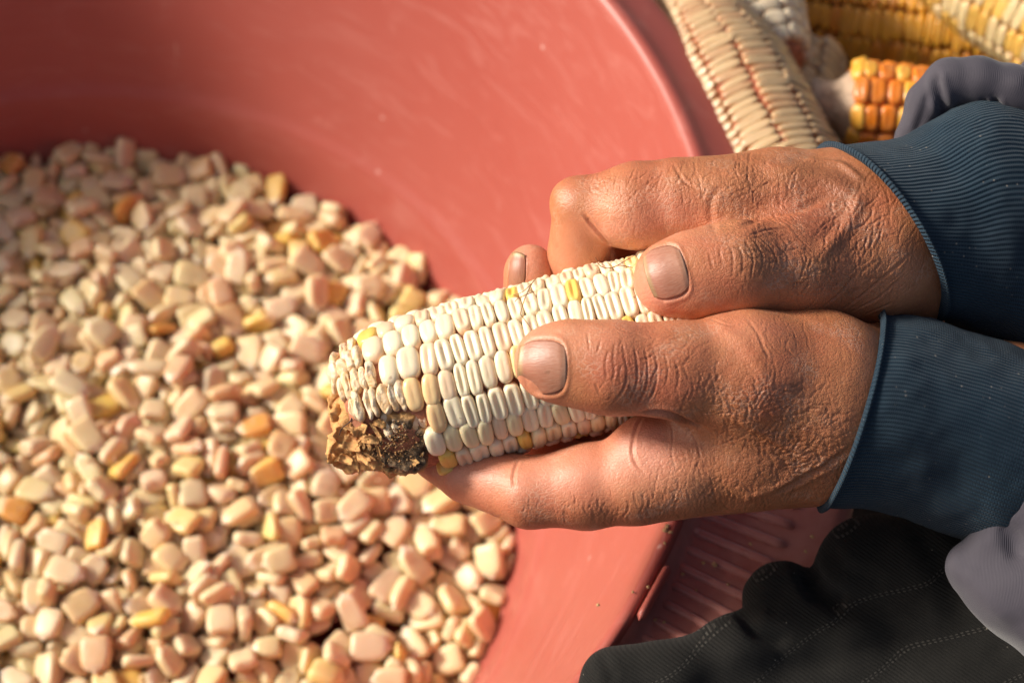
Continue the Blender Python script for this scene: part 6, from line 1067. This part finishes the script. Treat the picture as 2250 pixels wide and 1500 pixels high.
# the web and the fold at the base of the index finger
sL.add([(1408, 908), (1440, 905), (1470, 908), (1510, 925), (1548, 940)], .10, .13, .3)
sL.add([(1412, 915), (1394, 950), (1388, 990), (1396, 1020), (1420, 1040)], .05, .030, .3)
sL.add([(1470, 912), (1480, 955), (1474, 1000), (1492, 1045)], .025, .016, .3)
sL.add([(1505, 935), (1530, 965), (1540, 1010)], .03, .02, .4)
sL.add([(1140, 1008), (1126, 1040), (1130, 1072)], .05, .03, .35)
sL.add([(1700, 1085), (1760, 1055), (1820, 1020), (1870, 985)], .09, .05, .5)
sL.add([(1620, 1100), (1700, 1075), (1760, 1030)], .16, -.05, 0); sL.add([(1560, 700), (1640, 760), (1700, 860)], .2, -.03, 0)
sL.add([(1600, 910), (1690, 960), (1780, 1010), (1840, 1040)], .12, -.05, .1)
sL.add([(1640, 700), (1665, 730), (1690, 790)], .035, .02, .3); sL.add([(1560, 700), (1600, 718), (1640, 712)], .03, .018, .3)
sL.scatter(1640, 900, 150, 90, 100, 22, 70, 0.022, 0.017, 90, 2); sL.scatter(1640, 900, 160, 80, 20, 22, 60, 0.020, 0.014, 70, 3)
sL.scatter(1760, 980, 110, 110, 120, 35, 55, 0.023, 0.017, 110, 4); sL.scatter(1760, 960, 120, 120, 30, 30, 55, 0.023, 0.015, 80, 5)
sL.scatter(1530, 1060, 110, 70, 88, 14, 65, 0.017, 0.014, 60, 6); sL.scatter(1250, 1115, 130, 30, 80, 14, 40, 0.017, 0.012, 40, 7); sL.scatter(1500, 985, 80, 60, 5, 12, 60, 0.016, 0.009, 25, 8)
sL.scatter(1480, 770, 70, 40, 40, 20, 60, 0.019, 0.012, 35, 9); sL.scatter(1750, 745, 140, 60, 110, 12, 70, 0.016, 0.009, 45, 10); sL.scatter(1420, 1120, 180, 35, 92, 16, 40, 0.019, 0.017, 70, 12)
sL.scatter(1390, 820, 60, 70, 88, 10, 55, 0.017, 0.012, 30, 13); sL.scatter(1640, 1100, 130, 40, 85, 20, 45, 0.022, 0.019, 60, 14)
nL = [(1195, 806, -1, .02, 93, 117), (1137, 600, .08, -1, 76, 34)]
tL = [('w', 1660, 920, 190, 110, .55), ('w', 1780, 1000, 110, 110, .5), ('w', 1390, 820, 70, 90, .3), ('w', 1600, 1080, 200, 60, .35), ('w', 1200, 800, 80, 90, -.3), ('w', 1260, 1040, 180, 60, -.3),
      ('p', 1170, 800, 60, 110, .75), ('p', 1250, 1020, 200, 70, .8), ('p', 1430, 980, 70, 70, .8), ('p', 1020, 1050, 120, 60, .55), ('p', 1165, 590, 60, 70, .9), ('p', 1300, 730, 110, 40, .35), ('p', 1620, 720, 120, 50, .3),
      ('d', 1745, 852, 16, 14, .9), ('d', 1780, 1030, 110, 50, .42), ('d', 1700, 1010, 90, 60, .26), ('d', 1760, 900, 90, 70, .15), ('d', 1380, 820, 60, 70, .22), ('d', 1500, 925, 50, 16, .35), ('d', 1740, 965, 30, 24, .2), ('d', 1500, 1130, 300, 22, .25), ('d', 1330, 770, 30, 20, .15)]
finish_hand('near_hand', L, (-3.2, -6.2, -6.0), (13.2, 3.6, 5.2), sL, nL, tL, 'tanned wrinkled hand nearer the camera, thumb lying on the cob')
# ---- far hand (thumb tip on the top of the cob, index finger hooked over behind it)
R_ = Field()
R_.group(.45)    # thumb
R_.chain([(1478, 612, 1.95, .96), (1530, 603, 1.95, 1.05), (1615, 592, 1.75, 1.12)], .3, ((0, 0, 1), .86))
R_.chain([(1615, 592, 1.75, 1.12), (1740, 590, 1.0, 1.20), (1900, 570, -.2, 1.75)], .5)
R_.group(.5)     # back of hand and wrist
R_.chain([(1565, 447, .0, 1.12), (1700, 455, -.5, 1.42), (1860, 488, -1.0, 1.85)], .5)
R_.chain([(1650, 500, -.5, .9), (1830, 540, -.6, 1.55)], .6)
R_.chain([(1560, 470, -2.2, 1.1), (1850, 510, -2.4, 1.6)], .6)
R_.chain([(1870, 515, -1.0, 2.0), (1980, 530, -1.4, 2.1), (2260, 520, -2.6, 2.3)], .7)
R_.group(.35)    # index finger
R_.chain([(1600, 447, .0, 1.12), (1490, 445, .0, 1.08), (1400, 450, -.1, 1.05), (1290, 462, -.4, .88)], .3)
R_.ball(1262, 442, -.35, (.60, .58, .66), .3)
R_.ball(1400, 480, .15, (1.0, .72, .75), .35)
R_.group(.10)
R_.chain([(1287, 462, -.4, .86), (1272, 560, -1.0, .80), (1262, 700, -2.6, .68)], .12)
R_.group(.2)
R_.chain([(1560, 470, -2.0, 1.0), (1350, 480, -2.6, .86), (1330, 640, -3.6, .74)], .2)
sR = Strokes(R_)
sR.add([(1593, 408), (1568, 424), (1560, 455), (1566, 500), (1572, 515)], .09, .03, .1)
sR.add([(1612, 505), (1650, 488), (1690, 476), (1757, 463), (1830, 425)], .11, .045, .2)
sR.add([(1283, 470), (1300, 492), (1322, 520), (1350, 552)], .05, .06, .35)
for p in [[(1600, 535), (1612, 560), (1608, 612)], [(1616, 528), (1634, 560), (1630, 612)], [(1634, 522), (1658, 560), (1650, 612)], [(1650, 520), (1680, 560), (1672, 600)], [(1558, 555), (1566, 590)], [(1580, 545), (1588, 585)], [(1668, 520), (1700, 548), (1712, 585)]]: sR.add(p, .026, .020, .35)
for p in [[(1840, 685), (1880, 660), (1940, 610), (2000, 560)], [(1860, 690), (1930, 655), (1990, 600)], [(1800, 680), (1850, 640), (1890, 590)], [(1900, 690), (1960, 665)], [(1640, 520), (1680, 505), (1740, 500)]]: sR.add(p, .035, .022, .3)
sR.add([(1640, 350), (1720, 372), (1830, 400), (1900, 450)], .22, -.06, .1); sR.add([(1900, 420), (1860, 500), (1800, 560)], .16, -.07, .1); sR.add([(1760, 350), (1850, 360), (1900, 400)], .1, -.06, .1)
sR.add([(1480, 360), (1500, 400), (1540, 420)], .04, .025, .3)
sR.scatter(1620, 400, 150, 60, 95, 18, 60, 0.019, 0.015, 70, 22); sR.scatter(1640, 420, 150, 60, 15, 18, 60, 0.019, 0.010, 40, 23); sR.scatter(1400, 400, 120, 30, 60, 20, 45, 0.019, 0.015, 50, 24); sR.scatter(1350, 420, 100, 30, -30, 20, 40, 0.019, 0.010, 30, 25)
sR.scatter(1700, 520, 100, 60, -28, 12, 80, 0.020, 0.017, 60, 26); sR.scatter(1800, 600, 130, 70, 60, 25, 60, 0.020, 0.015, 80, 27); sR.scatter(1880, 500, 90, 110, 70, 25, 60, 0.022, 0.017, 80, 28); sR.scatter(1800, 590, 130, 70, -40, 20, 50, 0.020, 0.012, 60, 29)
sR.scatter(1420, 490, 120, 35, 80, 8, 40, 0.014, 0.005, 30, 30); sR.scatter(1960, 560, 70, 100, 60, 20, 60, 0.019, 0.014, 40, 33)
nR = [(1466, 598, -.95, .28, 78, 113)]
tR = [('w', 1780, 480, 200, 120, .6), ('w', 1640, 400, 160, 70, .3), ('w', 1640, 560, 70, 90, .4), ('w', 1830, 610, 120, 70, .4), ('w', 1460, 600, 70, 90, -.3), ('w', 1260, 540, 60, 100, -.3),
      ('p', 1430, 640, 60, 70, .8), ('p', 1350, 510, 110, 40, .65), ('p', 1250, 600, 60, 60, .45), ('p', 1490, 480, 90, 40, .5), ('p', 1500, 660, 90, 40, .35),
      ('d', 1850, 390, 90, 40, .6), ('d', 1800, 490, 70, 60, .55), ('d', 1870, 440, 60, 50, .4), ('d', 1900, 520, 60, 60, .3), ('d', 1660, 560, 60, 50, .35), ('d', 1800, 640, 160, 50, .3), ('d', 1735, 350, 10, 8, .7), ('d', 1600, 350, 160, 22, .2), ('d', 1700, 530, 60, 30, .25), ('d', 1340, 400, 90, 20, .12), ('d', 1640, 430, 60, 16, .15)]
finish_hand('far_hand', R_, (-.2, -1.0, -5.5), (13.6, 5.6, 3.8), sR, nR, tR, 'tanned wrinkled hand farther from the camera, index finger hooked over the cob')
# ------------------------------------------------------------------ cuffs
def mat_knit():
    k = NM('blue_rib_knit'); v = k.coord('Object'); u = k.attr('rib_u'); s = k.attr('rib_s')
    wob = k.math('MULTIPLY_ADD', k.noise(v, 45, 3), .10, 0); uu = k.math('ADD', u, wob)
    rib = k.math('SINE', k.math('MULTIPLY', uu, 2 * math.pi * 1.0)); st = k.math('SINE', k.math('ADD', k.math('MULTIPLY', s, 2 * math.pi / .055), k.math('MULTIPLY', rib, 1.2)))
    h = k.math('ADD', k.math('MULTIPLY_ADD', rib, .5, .5), k.math('MULTIPLY', st, .16))
    n = k.noise(v, 55, 4, .6); c = k.mix(k.ramp(n, [(.35, 0.0), (.65, 1.0)]), (.014, .032, .050), (.027, .056, .080))
    c = k.mix(k.math('MULTIPLY', k.math('SUBTRACT', 1.0, k.math('MULTIPLY_ADD', rib, .5, .5)), k.math('MULTIPLY_ADD', n, .4, .38)), c, (.008, .018, .034))
    hm = k.ramp(s, [(0.0, 1.0), (.10, 0.0)]); c = k.mix(k.math('MULTIPLY', hm, .07), c, (.045, .10, .17))
    f = k.voro(v, 420, 'F1'); lint = k.math('MULTIPLY', k.ramp(f, [(.05, 1.0), (.16, 0.0)]), k.ramp(k.noise(v, 90, 3), [(.52, 0.0), (.64, 1.0)])); c = k.mix(k.math('MULTIPLY', lint, .5), c, (.55, .46, .36))
    du = k.ramp(k.noise(v, 30, 5, .7), [(.45, 0.0), (.75, .4)]); c = k.mix(k.math('MULTIPLY', du, .30), c, (.11, .12, .13))
    fz = k.noise(v, 3000, 2)
    nb = k.bump(k.math('ADD', h, k.math('MULTIPLY', fz, .6)), .7, .0007)
    return k.fin(c, .88, nb, Sheen_Weight=.06, Sheen_Roughness=.5, Specular_IOR_Level=.15)
M_KNIT = mat_knit()
def cuff(name, rings, ribs, label, inner=.9, wav=.08, seed=0):
    """rings: (top px, bottom px, front bulge px, z of the middle, depth half-size)"""
    R = []
    for (tx, ty), (bx, by), (fx, fy), zm, dz in rings:
        t = pc(tx, ty, zm); b = pc(bx, by, zm); c = (t + b) / 2; f = pc((tx + bx) / 2 + fx, (ty + by) / 2 + fy, zm + dz)
        R.append((c, (b - t) / 2, f - c))
    def at(s):
        i = min(len(R) - 2, max(0, int(s))); t = s - i; p = [R[max(0, i - 1)], R[i], R[i + 1], R[min(len(R) - 1, i + 2)]]
        return [.5 * (2 * p[1][q] + (p[2][q] - p[0][q]) * t + (2 * p[0][q] - 5 * p[1][q] + 4 * p[2][q] - p[3][q]) * t * t + (3 * p[1][q] - p[0][q] - 3 * p[2][q] + p[3][q]) * t ** 3) for q in range(3)]
    prof = [(1.0, -.2), (.6, -.19), (.3, -.18), (.12, -.18), (.04, -.17), (-.01, -.13), (-.035, -.07), (-.03, .0), (.0, .06), (.05, .11), (.11, .125), (.17, .10), (.22, .05), (.24, .02)]
    prof += [(.24 + (len(R) - 1.24) * (q / 60), 0.0) for q in range(1, 61)]
    m = 260; V = []; U = []; S = []
    for s, off in prof:
        c, A, B = at(max(0, s)); c0, A0, B0 = at(max(0, s) + .05); dirn = (c0 - c); dirn /= np.linalg.norm(dirn)
        for j in range(m):
            ph = 2 * math.pi * j / (m - 1) - math.pi / 2                            # seam at the back
            p = c + A * math.cos(ph) + B * math.sin(ph)
            nrm = A / (A @ A) * math.cos(ph) + B / (B @ B) * math.sin(ph); nrm /= np.linalg.norm(nrm)
            V.append(p + nrm * off + (dirn * min(0, s))); U.append(j / (m - 1) * ribs); S.append(max(0, s) * 1.0)
    V = np.array(V); d = wav * fbm(V, .8, 3, seed) * np.clip(np.array(S) * 2, .15, 1)
    ctr = np.repeat(np.array([at(max(0, s))[0] for s, _ in prof]), m, 0); nn = V - ctr; nn /= np.linalg.norm(nn, axis=1)[:, None]; V = V + nn * d[:, None]
    o = cobj(name, V, np.array(grid_faces(len(prof), m)), M_KNIT, PER); fattr(o.data, 'rib_u', U); fattr(o.data, 'rib_s', S); o['label'] = label; return o
cuff('cuff', [((1812, 322), (2045, 702), (88, -22), -1.0, 2.45), ((1890, 318), (2100, 716), (78, -26), -1.3, 2.5), ((1990, 298), (2160, 738), (65, -30), -1.7, 2.6), ((2100, 232), (2235, 768), (50, -30), -2.1, 2.8), ((2180, 212), (2340, 800), (40, -30), -2.6, 2.9), ((2300, 250), (2450, 830), (40, -30), -3.2, 3.0), ((2420, 280), (2560, 850), (40, -30), -3.8, 3.0)], 150,
     'dark blue ribbed cuff on the farther wrist', seed=3)
cuff('cuff', [((1930, 682), (1800, 1115), (34, 14), .3, 2.72), ((1990, 690), (1880, 1118), (38, 10), .2, 2.72), ((2085, 716), (1985, 1140), (36, 10), .1, 2.6), ((2180, 742), (2060, 1165), (36, 10), -.1, 2.6), ((2290, 782), (2170, 1205), (36, 10), -.3, 2.6), ((2420, 830), (2290, 1260), (36, 10), -.6, 2.6)], 150,
     'blue ribbed cuff on the nearer wrist', seed=8)
# ------------------------------------------------------------------ jacket sleeves
def mat_grey():
    k = NM('grey_jacket_cloth'); v = k.coord('Object'); n = k.noise(v, 40, 5, .6); c = k.mix(n, (.048, .043, .056), (.080, .072, .090))
    mp = k.t.nodes.new('ShaderNodeMapping'); mp.inputs['Rotation'].default_value = (.4, .5, .5); k.link(v, mp.inputs[0])
    wv = k.t.nodes.new('ShaderNodeTexWave'); wv.inputs['Scale'].default_value = 900; wv.inputs['Distortion'].default_value = .6; k.link(mp.outputs[0], wv.inputs[0])
    c = k.mix(k.math('MULTIPLY', wv.outputs['Fac'], .15), c, (.035, .033, .045))
    f = k.voro(v, 330, 'F1'); lint = k.math('MULTIPLY', k.ramp(f, [(.06, 1.0), (.12, 0.0)]), k.ramp(k.noise(v, 70, 3), [(.60, 0.0), (.66, 1.0)])); c = k.mix(k.math('MULTIPLY', lint, .6), c, (.5, .42, .32))
    return k.fin(c, .72, k.bump(k.math('ADD', wv.outputs['Fac'], k.math('MULTIPLY', k.noise(v, 1800, 2), .6)), .35, .0004), Sheen_Weight=.35, Sheen_Roughness=.4, Specular_IOR_Level=.3)
M_GREY = mat_grey()
f1 = Field(); f1.group(.25)
f1.chain([(1985, 345, -2.3, .32), (2000, 300, -2.2, .42), (2035, 225, -2.0, .55), (2082, 184, -1.8, .62), (2150, 178, -1.7, .60), (2220, 196, -1.7, .62), (2300, 240, -1.9, .66), (2400, 330, -2.2, .7)], .2)
f1.group(.3); f1.chain([(2120, 300, -3.6, 1.3), (2320, 460, -3.4, 2.6), (2500, 560, -3.4, 3.3), (3050, 640, -4.4, 4.0)], .4)
f1.group(.15); f1.chain([(2262, 168, -2.6, .42), (2340, 150, -2.6, .9)], .2)
V, F, N = solid(f1, (9.3, -4.2, -9.6), (23, 8.8, 1.8), .24, 2); s1 = Strokes(f1)
s1.add([(2052, 160), (2060, 190), (2072, 235), (2078, 255)], .12, .12, .3); s1.add([(2185, 215), (2195, 240), (2198, 262)], .10, .09, .4); s1.add([(2160, 218), (2170, 240)], .08, .05, .4); s1.add([(2040, 200), (2030, 250), (2010, 300)], .12, .05, .3)
V = V + N * (s1.apply(V, N) + .05 * fbm(V, .7, 3, 2))[:, None]
o = cobj('sleeve', V, F, M_GREY, PER); o['label'] = 'grey jacket sleeve bunched up behind the farther cuff'
f2 = Field(); f2.group(.4)
f2.chain([(2142, 1250, .6, .78), (2240, 1285, .8, 1.25), (2400, 1300, .6, 2.4)], .4); f2.chain([(2185, 1190, 1.0, .62), (2262, 1085, 1.4, .55), (2330, 1010, 1.6, .6)], .4); f2.chain([(2300, 1180, .4, 1.4), (2450, 1130, .4, 2.9), (3000, 1120, -.6, 3.8)], .4)
V, F, N = solid(f2, (10.4, -10.8, -5.2), (23, -.2, 4.8), .24, 2); s2_ = Strokes(f2)
s2_.add([(2195, 1150), (2225, 1180), (2240, 1230)], .2, .10, .3); s2_.add([(2120, 1240), (2160, 1300), (2230, 1370)], .3, -.06, 0)
V = V + N * (s2_.apply(V, N) + .08 * fbm(V, .5, 3, 6))[:, None]
o = cobj('sleeve', V, F, M_GREY, PER); o['label'] = 'grey jacket sleeve overlapping the nearer cuff'
# ------------------------------------------------------------------ trouser leg
def mat_trouser():
    k = NM('black_pinstripe_cloth'); v = k.coord('Object'); t = k.attr('stripe_t'); s = k.attr('stripe_s')
    n = k.noise(v, 60, 4, .6); c = k.mix(n, (.008, .0078, .0075), (.022, .021, .019))
    t = k.math('ADD', t, k.math('MULTIPLY', k.noise(v, 14, 3), .2)); fr = k.math('FRACT', k.math('DIVIDE', t, 1.5))
    dd = k.math('ABSOLUTE', k.math('SUBTRACT', fr, .5)); band = k.math('COMPARE', dd, .022, .011)
    wide = k.math('COMPARE', k.math('ABSOLUTE', k.math('SUBTRACT', k.math('FRACT', k.math('DIVIDE', t, 3.0)), .5)), .0, .25)
    ds = k.math('SINE', k.math('MULTIPLY', s, 2 * math.pi / .135)); stt = k.math('MULTIPLY', band, k.math('GREATER_THAN', ds, -.1))
    c = k.mix(k.math('MULTIPLY', stt, .6), c, (.13, .12, .105))
    c = k.mix(k.math('MULTIPLY', k.math('COMPARE', dd, .0, .045), .4), c, (.006, .006, .006))
    tw = k.math('SINE', k.math('MULTIPLY', k.math('ADD', s, k.math('MULTIPLY', t, .55)), 2 * math.pi / .10))
    f = k.voro(v, 380, 'F1'); lint = k.math('MULTIPLY', k.ramp(f, [(.05, 1.0), (.10, 0.0)]), k.ramp(k.noise(v, 80, 3), [(.60, 0.0), (.66, 1.0)])); c = k.mix(k.math('MULTIPLY', lint, .5), c, (.5, .45, .36))
    du = k.ramp(k.noise(v, 22, 5, .7), [(.5, 0.0), (.8, .5)]); c = k.mix(k.math('MULTIPLY', du, .5), c, (.045, .042, .038))
    nb = k.bump(k.math('ADD', k.math('MULTIPLY', tw, .35), k.math('ADD', k.math('MULTIPLY', stt, 1.0), k.noise(v, 2400, 2))), .6, .0004)
    return k.fin(c, .95, nb, Sheen_Weight=.04, Sheen_Roughness=.6, Specular_IOR_Level=.08)
M_TROU = mat_trouser()
f3 = Field(); f3.group(.9)
f3.chain([(1915, 1245, -3.3, 1.45), (2040, 1275, -3.0, 1.75), (2300, 1380, -2.6, 2.4)], .5)
f3.chain([(1712, 1318, -3.4, .98), (1860, 1420, -3.0, 1.5)], .5)
f3.chain([(1350, 1488, -1.9, .86), (1480, 1488, -1.9, .94), (1610, 1448, -2.3, 1.05), (1720, 1420, -2.8, 1.2)], .5)
f3.chain([(1350, 1640, -2.4, 1.7), (1700, 1650, -3.4, 2.7), (2100, 1580, -4.0, 3.2), (2400, 1560, -4.0, 3.6), (3000, 1650, -5.0, 5.0)], .8)
V, F, N = solid(f3, (1.0, -16.2, -10.5), (23, -4.0, .8), .30, 2); s3_ = Strokes(f3)
s3_.add([(1765, 1250), (1800, 1300), (1860, 1330)], .28, .30, .3); s3_.add([(1625, 1330), (1660, 1380), (1740, 1410)], .25, .18, .3); s3_.add([(1810, 1190), (1850, 1250), (1950, 1290)], .22, .10, .3)
s3_.add([(2000, 1130), (2080, 1260), (2120, 1400)], .35, .14, .2); s3_.add([(1700, 1480), (1850, 1440), (2000, 1400)], .3, .07, .2); s3_.add([(1320, 1430), (1350, 1500)], .15, .06, .3)
V = V + N * (s3_.apply(V, N) + .10 * fbm(V, .45, 3, 12))[:, None]
o = cobj('trouser_leg', V, F, M_TROU, PER); o['label'] = 'black trouser leg with stitched pinstripes'
an = math.radians(31); fattr(o.data, 'stripe_t', -V[:, 0] * math.sin(an) + V[:, 1] * math.cos(an) + .35 * V[:, 2]); fattr(o.data, 'stripe_s', V[:, 0] * math.cos(an) + V[:, 1] * math.sin(an))
# ------------------------------------------------------------------ heaped cobs beside the basin
def pal(base, alt=None, pa=.1, j=.05, kd=None):
    def f(r, k, s, ph):
        c = alt if alt and r.random() < pa else base; v = 1 + r.gauss(0, j); return kd, (c[0] * v, c[1] * v, c[2] * v, 1)
    return f
def barrel(r0, r1, r2):
    return lambda u: r0 * (1 - u) ** 2 + 2 * (2 * r1 - .5 * (r0 + r2)) * u * (1 - u) + r2 * u * u
G = 'maize cobs heaped beside the basin'
build_cob('maize_cob', 'long pale cob with flat worn kernels and red seams, lying along the basin rim', G, pz(1450, -110, 13.9), pz(1838, 640, 13.9), lambda u: 2.25 * min(1, (u + .01) / .42) ** .55, 12, lambda u: .33, pal((.52, .36, .20), (.46, .28, .15), .2), .1, ['worn', 'worn', 'shallow'], 240, .05, core=mat_core('red_cob_core', (.40, .10, .045), (.52, .18, .09)), seed=2, hscale=.6, coreoff=.13)
build_cob('maize_cob', 'short white cob with plump round kernels, behind the long pale cob', G, pz(1705, 160, 13), pz(1570, -160, 13), barrel(1.3, 2.0, 1.9), 12, lambda u: .56, pal((.66, .55, .40), (.66, .34, .08), .08), .3, ['round', 'smooth', 'round'], 120, .05, seed=4)
build_cob('maize_cob', 'large deep yellow cob with tight rows, at the back', G, pz(1735, 20, 9), pz(2330, 105, 9), barrel(2.0, 2.75, 2.2), 14, lambda u: .36, pal((.70, .34, .030), (.62, .24, .02), .25), .2, ['tight', 'tight', 'shallow'], 260, .05, core=mat_core('ochre_cob_core', (.30, .13, .03), (.42, .20, .06)), seed=6)
build_cob('maize_cob', 'small orange cob with a bare stripped end', G, pz(1768, 228, 13.5), pz(2230, 262, 13.5), lambda u: (1.15 + .55 * min(1, max(0, (u - .14) / .10))) * (1 - .3 * u * u), 10, lambda u: .55, pal((.72, .20, .014), (.82, .40, .045), .35), .35, ['plump'], 120, .05, start=lambda k: 1.35, core=M_BARE, seed=9)
build_cob('maize_cob', 'pale yellow and white cob lying uppermost, in the corner of the photo', G, pz(1990, -180, 12.5), pz(2480, 130, 12.5), barrel(2.0, 2.5, 2.2), 14, lambda u: .40, pal((.72, .56, .30), (.72, .44, .10), .3), .15, ['tight', 'tight', 'shallow'], 200, .05, core=mat_core('straw_cob_core', (.46, .33, .20), (.58, .44, .28)), seed=10)
build_cob('maize_cob', 'white and orange striped cob glimpsed between the two cuffs', G, pz(2085, 800, 9), pz(2520, 840, 9), barrel(1.7, 2.3, 2.2), 12, lambda u: .50, pal((.74, .62, .44), (.66, .30, .08), .25), .1, ['shallow', 'smooth'], 80, .2, seed=12)
build_cob('maize_cob', 'shaded brownish cob at the bottom of the heap', G, pz(1640, 210, 3.5), pz(1900, 520, 3.5), barrel(1.7, 2.2, 2.0), 12, lambda u: .50, pal((.40, .26, .15), (.45, .22, .08), .2), .1, ['shallow', 'smooth'], 60, .2, core=M_BARE, seed=14)
build_cob('maize_cob', 'dull yellow cob under the orange one', G, pz(1780, 400, 5), pz(2300, 460, 5), barrel(1.8, 2.3, 2.0), 12, lambda u: .45, pal((.55, .28, .05)), .1, ['shallow', 'smooth'], 60, .2, seed=15)
hx = [('pale dusty cob low in the heap, hard against the outside of the basin', (7.0, 41.5, 9.3), (10.5, 53.5, 9.4), 2.2, (.50, .38, .24)),
      ('cream cob low in the heap, under the long pale one', (8.0, 41, 4.9), (11, 54, 5.0), 2.1, (.52, .42, .28)),
      ('white cob on the ground under the short white one', (9.5, 44, 1.4), (13.5, 57, 1.4), 2.2, (.55, .46, .33)),
      ('golden cob under the deep yellow one', (11.5, 53.5, 6.0), (25, 52.0, 6.2), 2.3, (.58, .30, .05)),
      ('brown flecked cob on the ground behind the basin', (13, 50.5, 1.5), (26, 53.5, 1.5), 2.2, (.45, .24, .08)),
      ('ochre cob supporting the small orange one', (11.5, 47.0, 9.6), (22, 46.0, 9.6), 1.8, (.55, .28, .06)),
      ('dull cream cob on the ground nearest the person', (12, 43, 1.3), (25, 41, 1.3), 2.1, (.50, .38, .22)),
      ('pale gold cob wedged under the uppermost one', (18, 57, 8.6), (28, 50.5, 8.6), 2.3, (.60, .42, .16)),
      ('straw coloured cob below the striped one', (13, 38.5, 5.2), (25, 37.5, 5.2), 2.2, (.56, .44, .26))]
for q_, (lb, a, b, r0, c) in enumerate(hx):
    build_cob('maize_cob', lb, G, a, b, barrel(r0 * .75, r0, r0 * .8), 12, lambda u: .52, pal(c, None, 0, .08), .2 * q_, ['tight', 'smooth'], 40, .4, seed=30 + q_)
# ------------------------------------------------------------------ crumbs on the grip and loose silk in the basin
M_CRUMB = mat_simple('maize_crumb', (.55, .36, .17), .8)
cb = []
for i, (x, y, s) in enumerate([(1458, 1198, .10), (1463, 1190, .08), (1470, 1202, .07), (1457, 1226, .06), (1545, 1238, .07), (1570, 1240, .09), (1500, 1262, .06), (1388, 1333, .06), (1440, 1362, .06), (1458, 1368, .07), (1648, 1196, .06), (1312, 1361, .06), (1785, 1180, .07), (1770, 1212, .06), (1530, 1297, .04), (1420, 1322, .05), (1600, 1285, .05)]):
    p = pz(x, y, 15.25); p[2] = 15.28 if math.hypot(p[0] - BC[0], p[1] - BC[1]) > 22.95 else 16.1; r = random.Random(i); q = []
    for dx, dy, dz in [(1, 0, 0), (-1, 0, 0), (0, 1, 0), (0, -1, 0), (0, 0, .8), (0, 0, -.8), (.7, .7, .3), (-.7, .6, .3), (.6, -.7, .3), (-.6, -.7, .3)]:
        q.append(p + np.array([dx, dy, dz]) * s * r.uniform(.6, 1.2))
    bm = bmesh.new(); [bm.verts.new((a - p) * CM) for a in q]; bmesh.ops.convex_hull(bm, input=bm.verts[:]); me = bpy.data.meshes.new('crumb'); bm.to_mesh(me); bm.free()
    o = link('maize_crumb', me, M_CRUMB, None, Vector(p * CM)); tag(o, 'tiny tan maize crumb lying on the ribbed grip of the red basin', 'crumb', 'crumbs on the basin grip')
def strand_w(pts, r, label):
    W_ = [pz(*p) for p in pts]; c = w2c(np.array(W_))
    q = np.array(W_); org = q[0]; C_ = [tuple(x) for x in c]
    P_ = np.array(C_); V = []; n = 24; L_ = len(P_)
    for i in range(n):
        t = i / (n - 1) * (L_ - 1); k = min(L_ - 2, int(t)); u = t - k; p0, p1, p2, p3 = P_[max(0, k - 1)], P_[k], P_[k + 1], P_[min(L_ - 1, k + 2)]
        ce = .5 * ((2 * p1) + (-p0 + p2) * u + (2 * p0 - 5 * p1 + 4 * p2 - p3) * u * u + (-p0 + 3 * p1 - 3 * p2 + p3) * u ** 3)
        for j in range(5): a = 2 * math.pi * j / 5; V.append(ce + np.array([math.cos(a), math.sin(a) * .7, math.sin(a)]) * r)
    o = cobj('silk_strand', np.array(V), np.array(grid_faces(n, 5, True)), M_SILK, None, org); tag(o, label, 'silk strand'); return o
strand_w([(290, 1035, 4.3), (282, 1080, 4.3), (300, 1130, 4.3), (318, 1142, 4.2)], .02, 'curved brown silk strand lying across kernels in the left of the heap')
strand_w([(545, 1035, 4.3), (570, 1080, 4.4), (590, 1120, 4.4), (610, 1160, 4.2)], .02, 'brown silk strand lying on kernels below the butt of the cob')
for o in bpy.data.objects:
    if 'org' in o.keys(): del o['org']
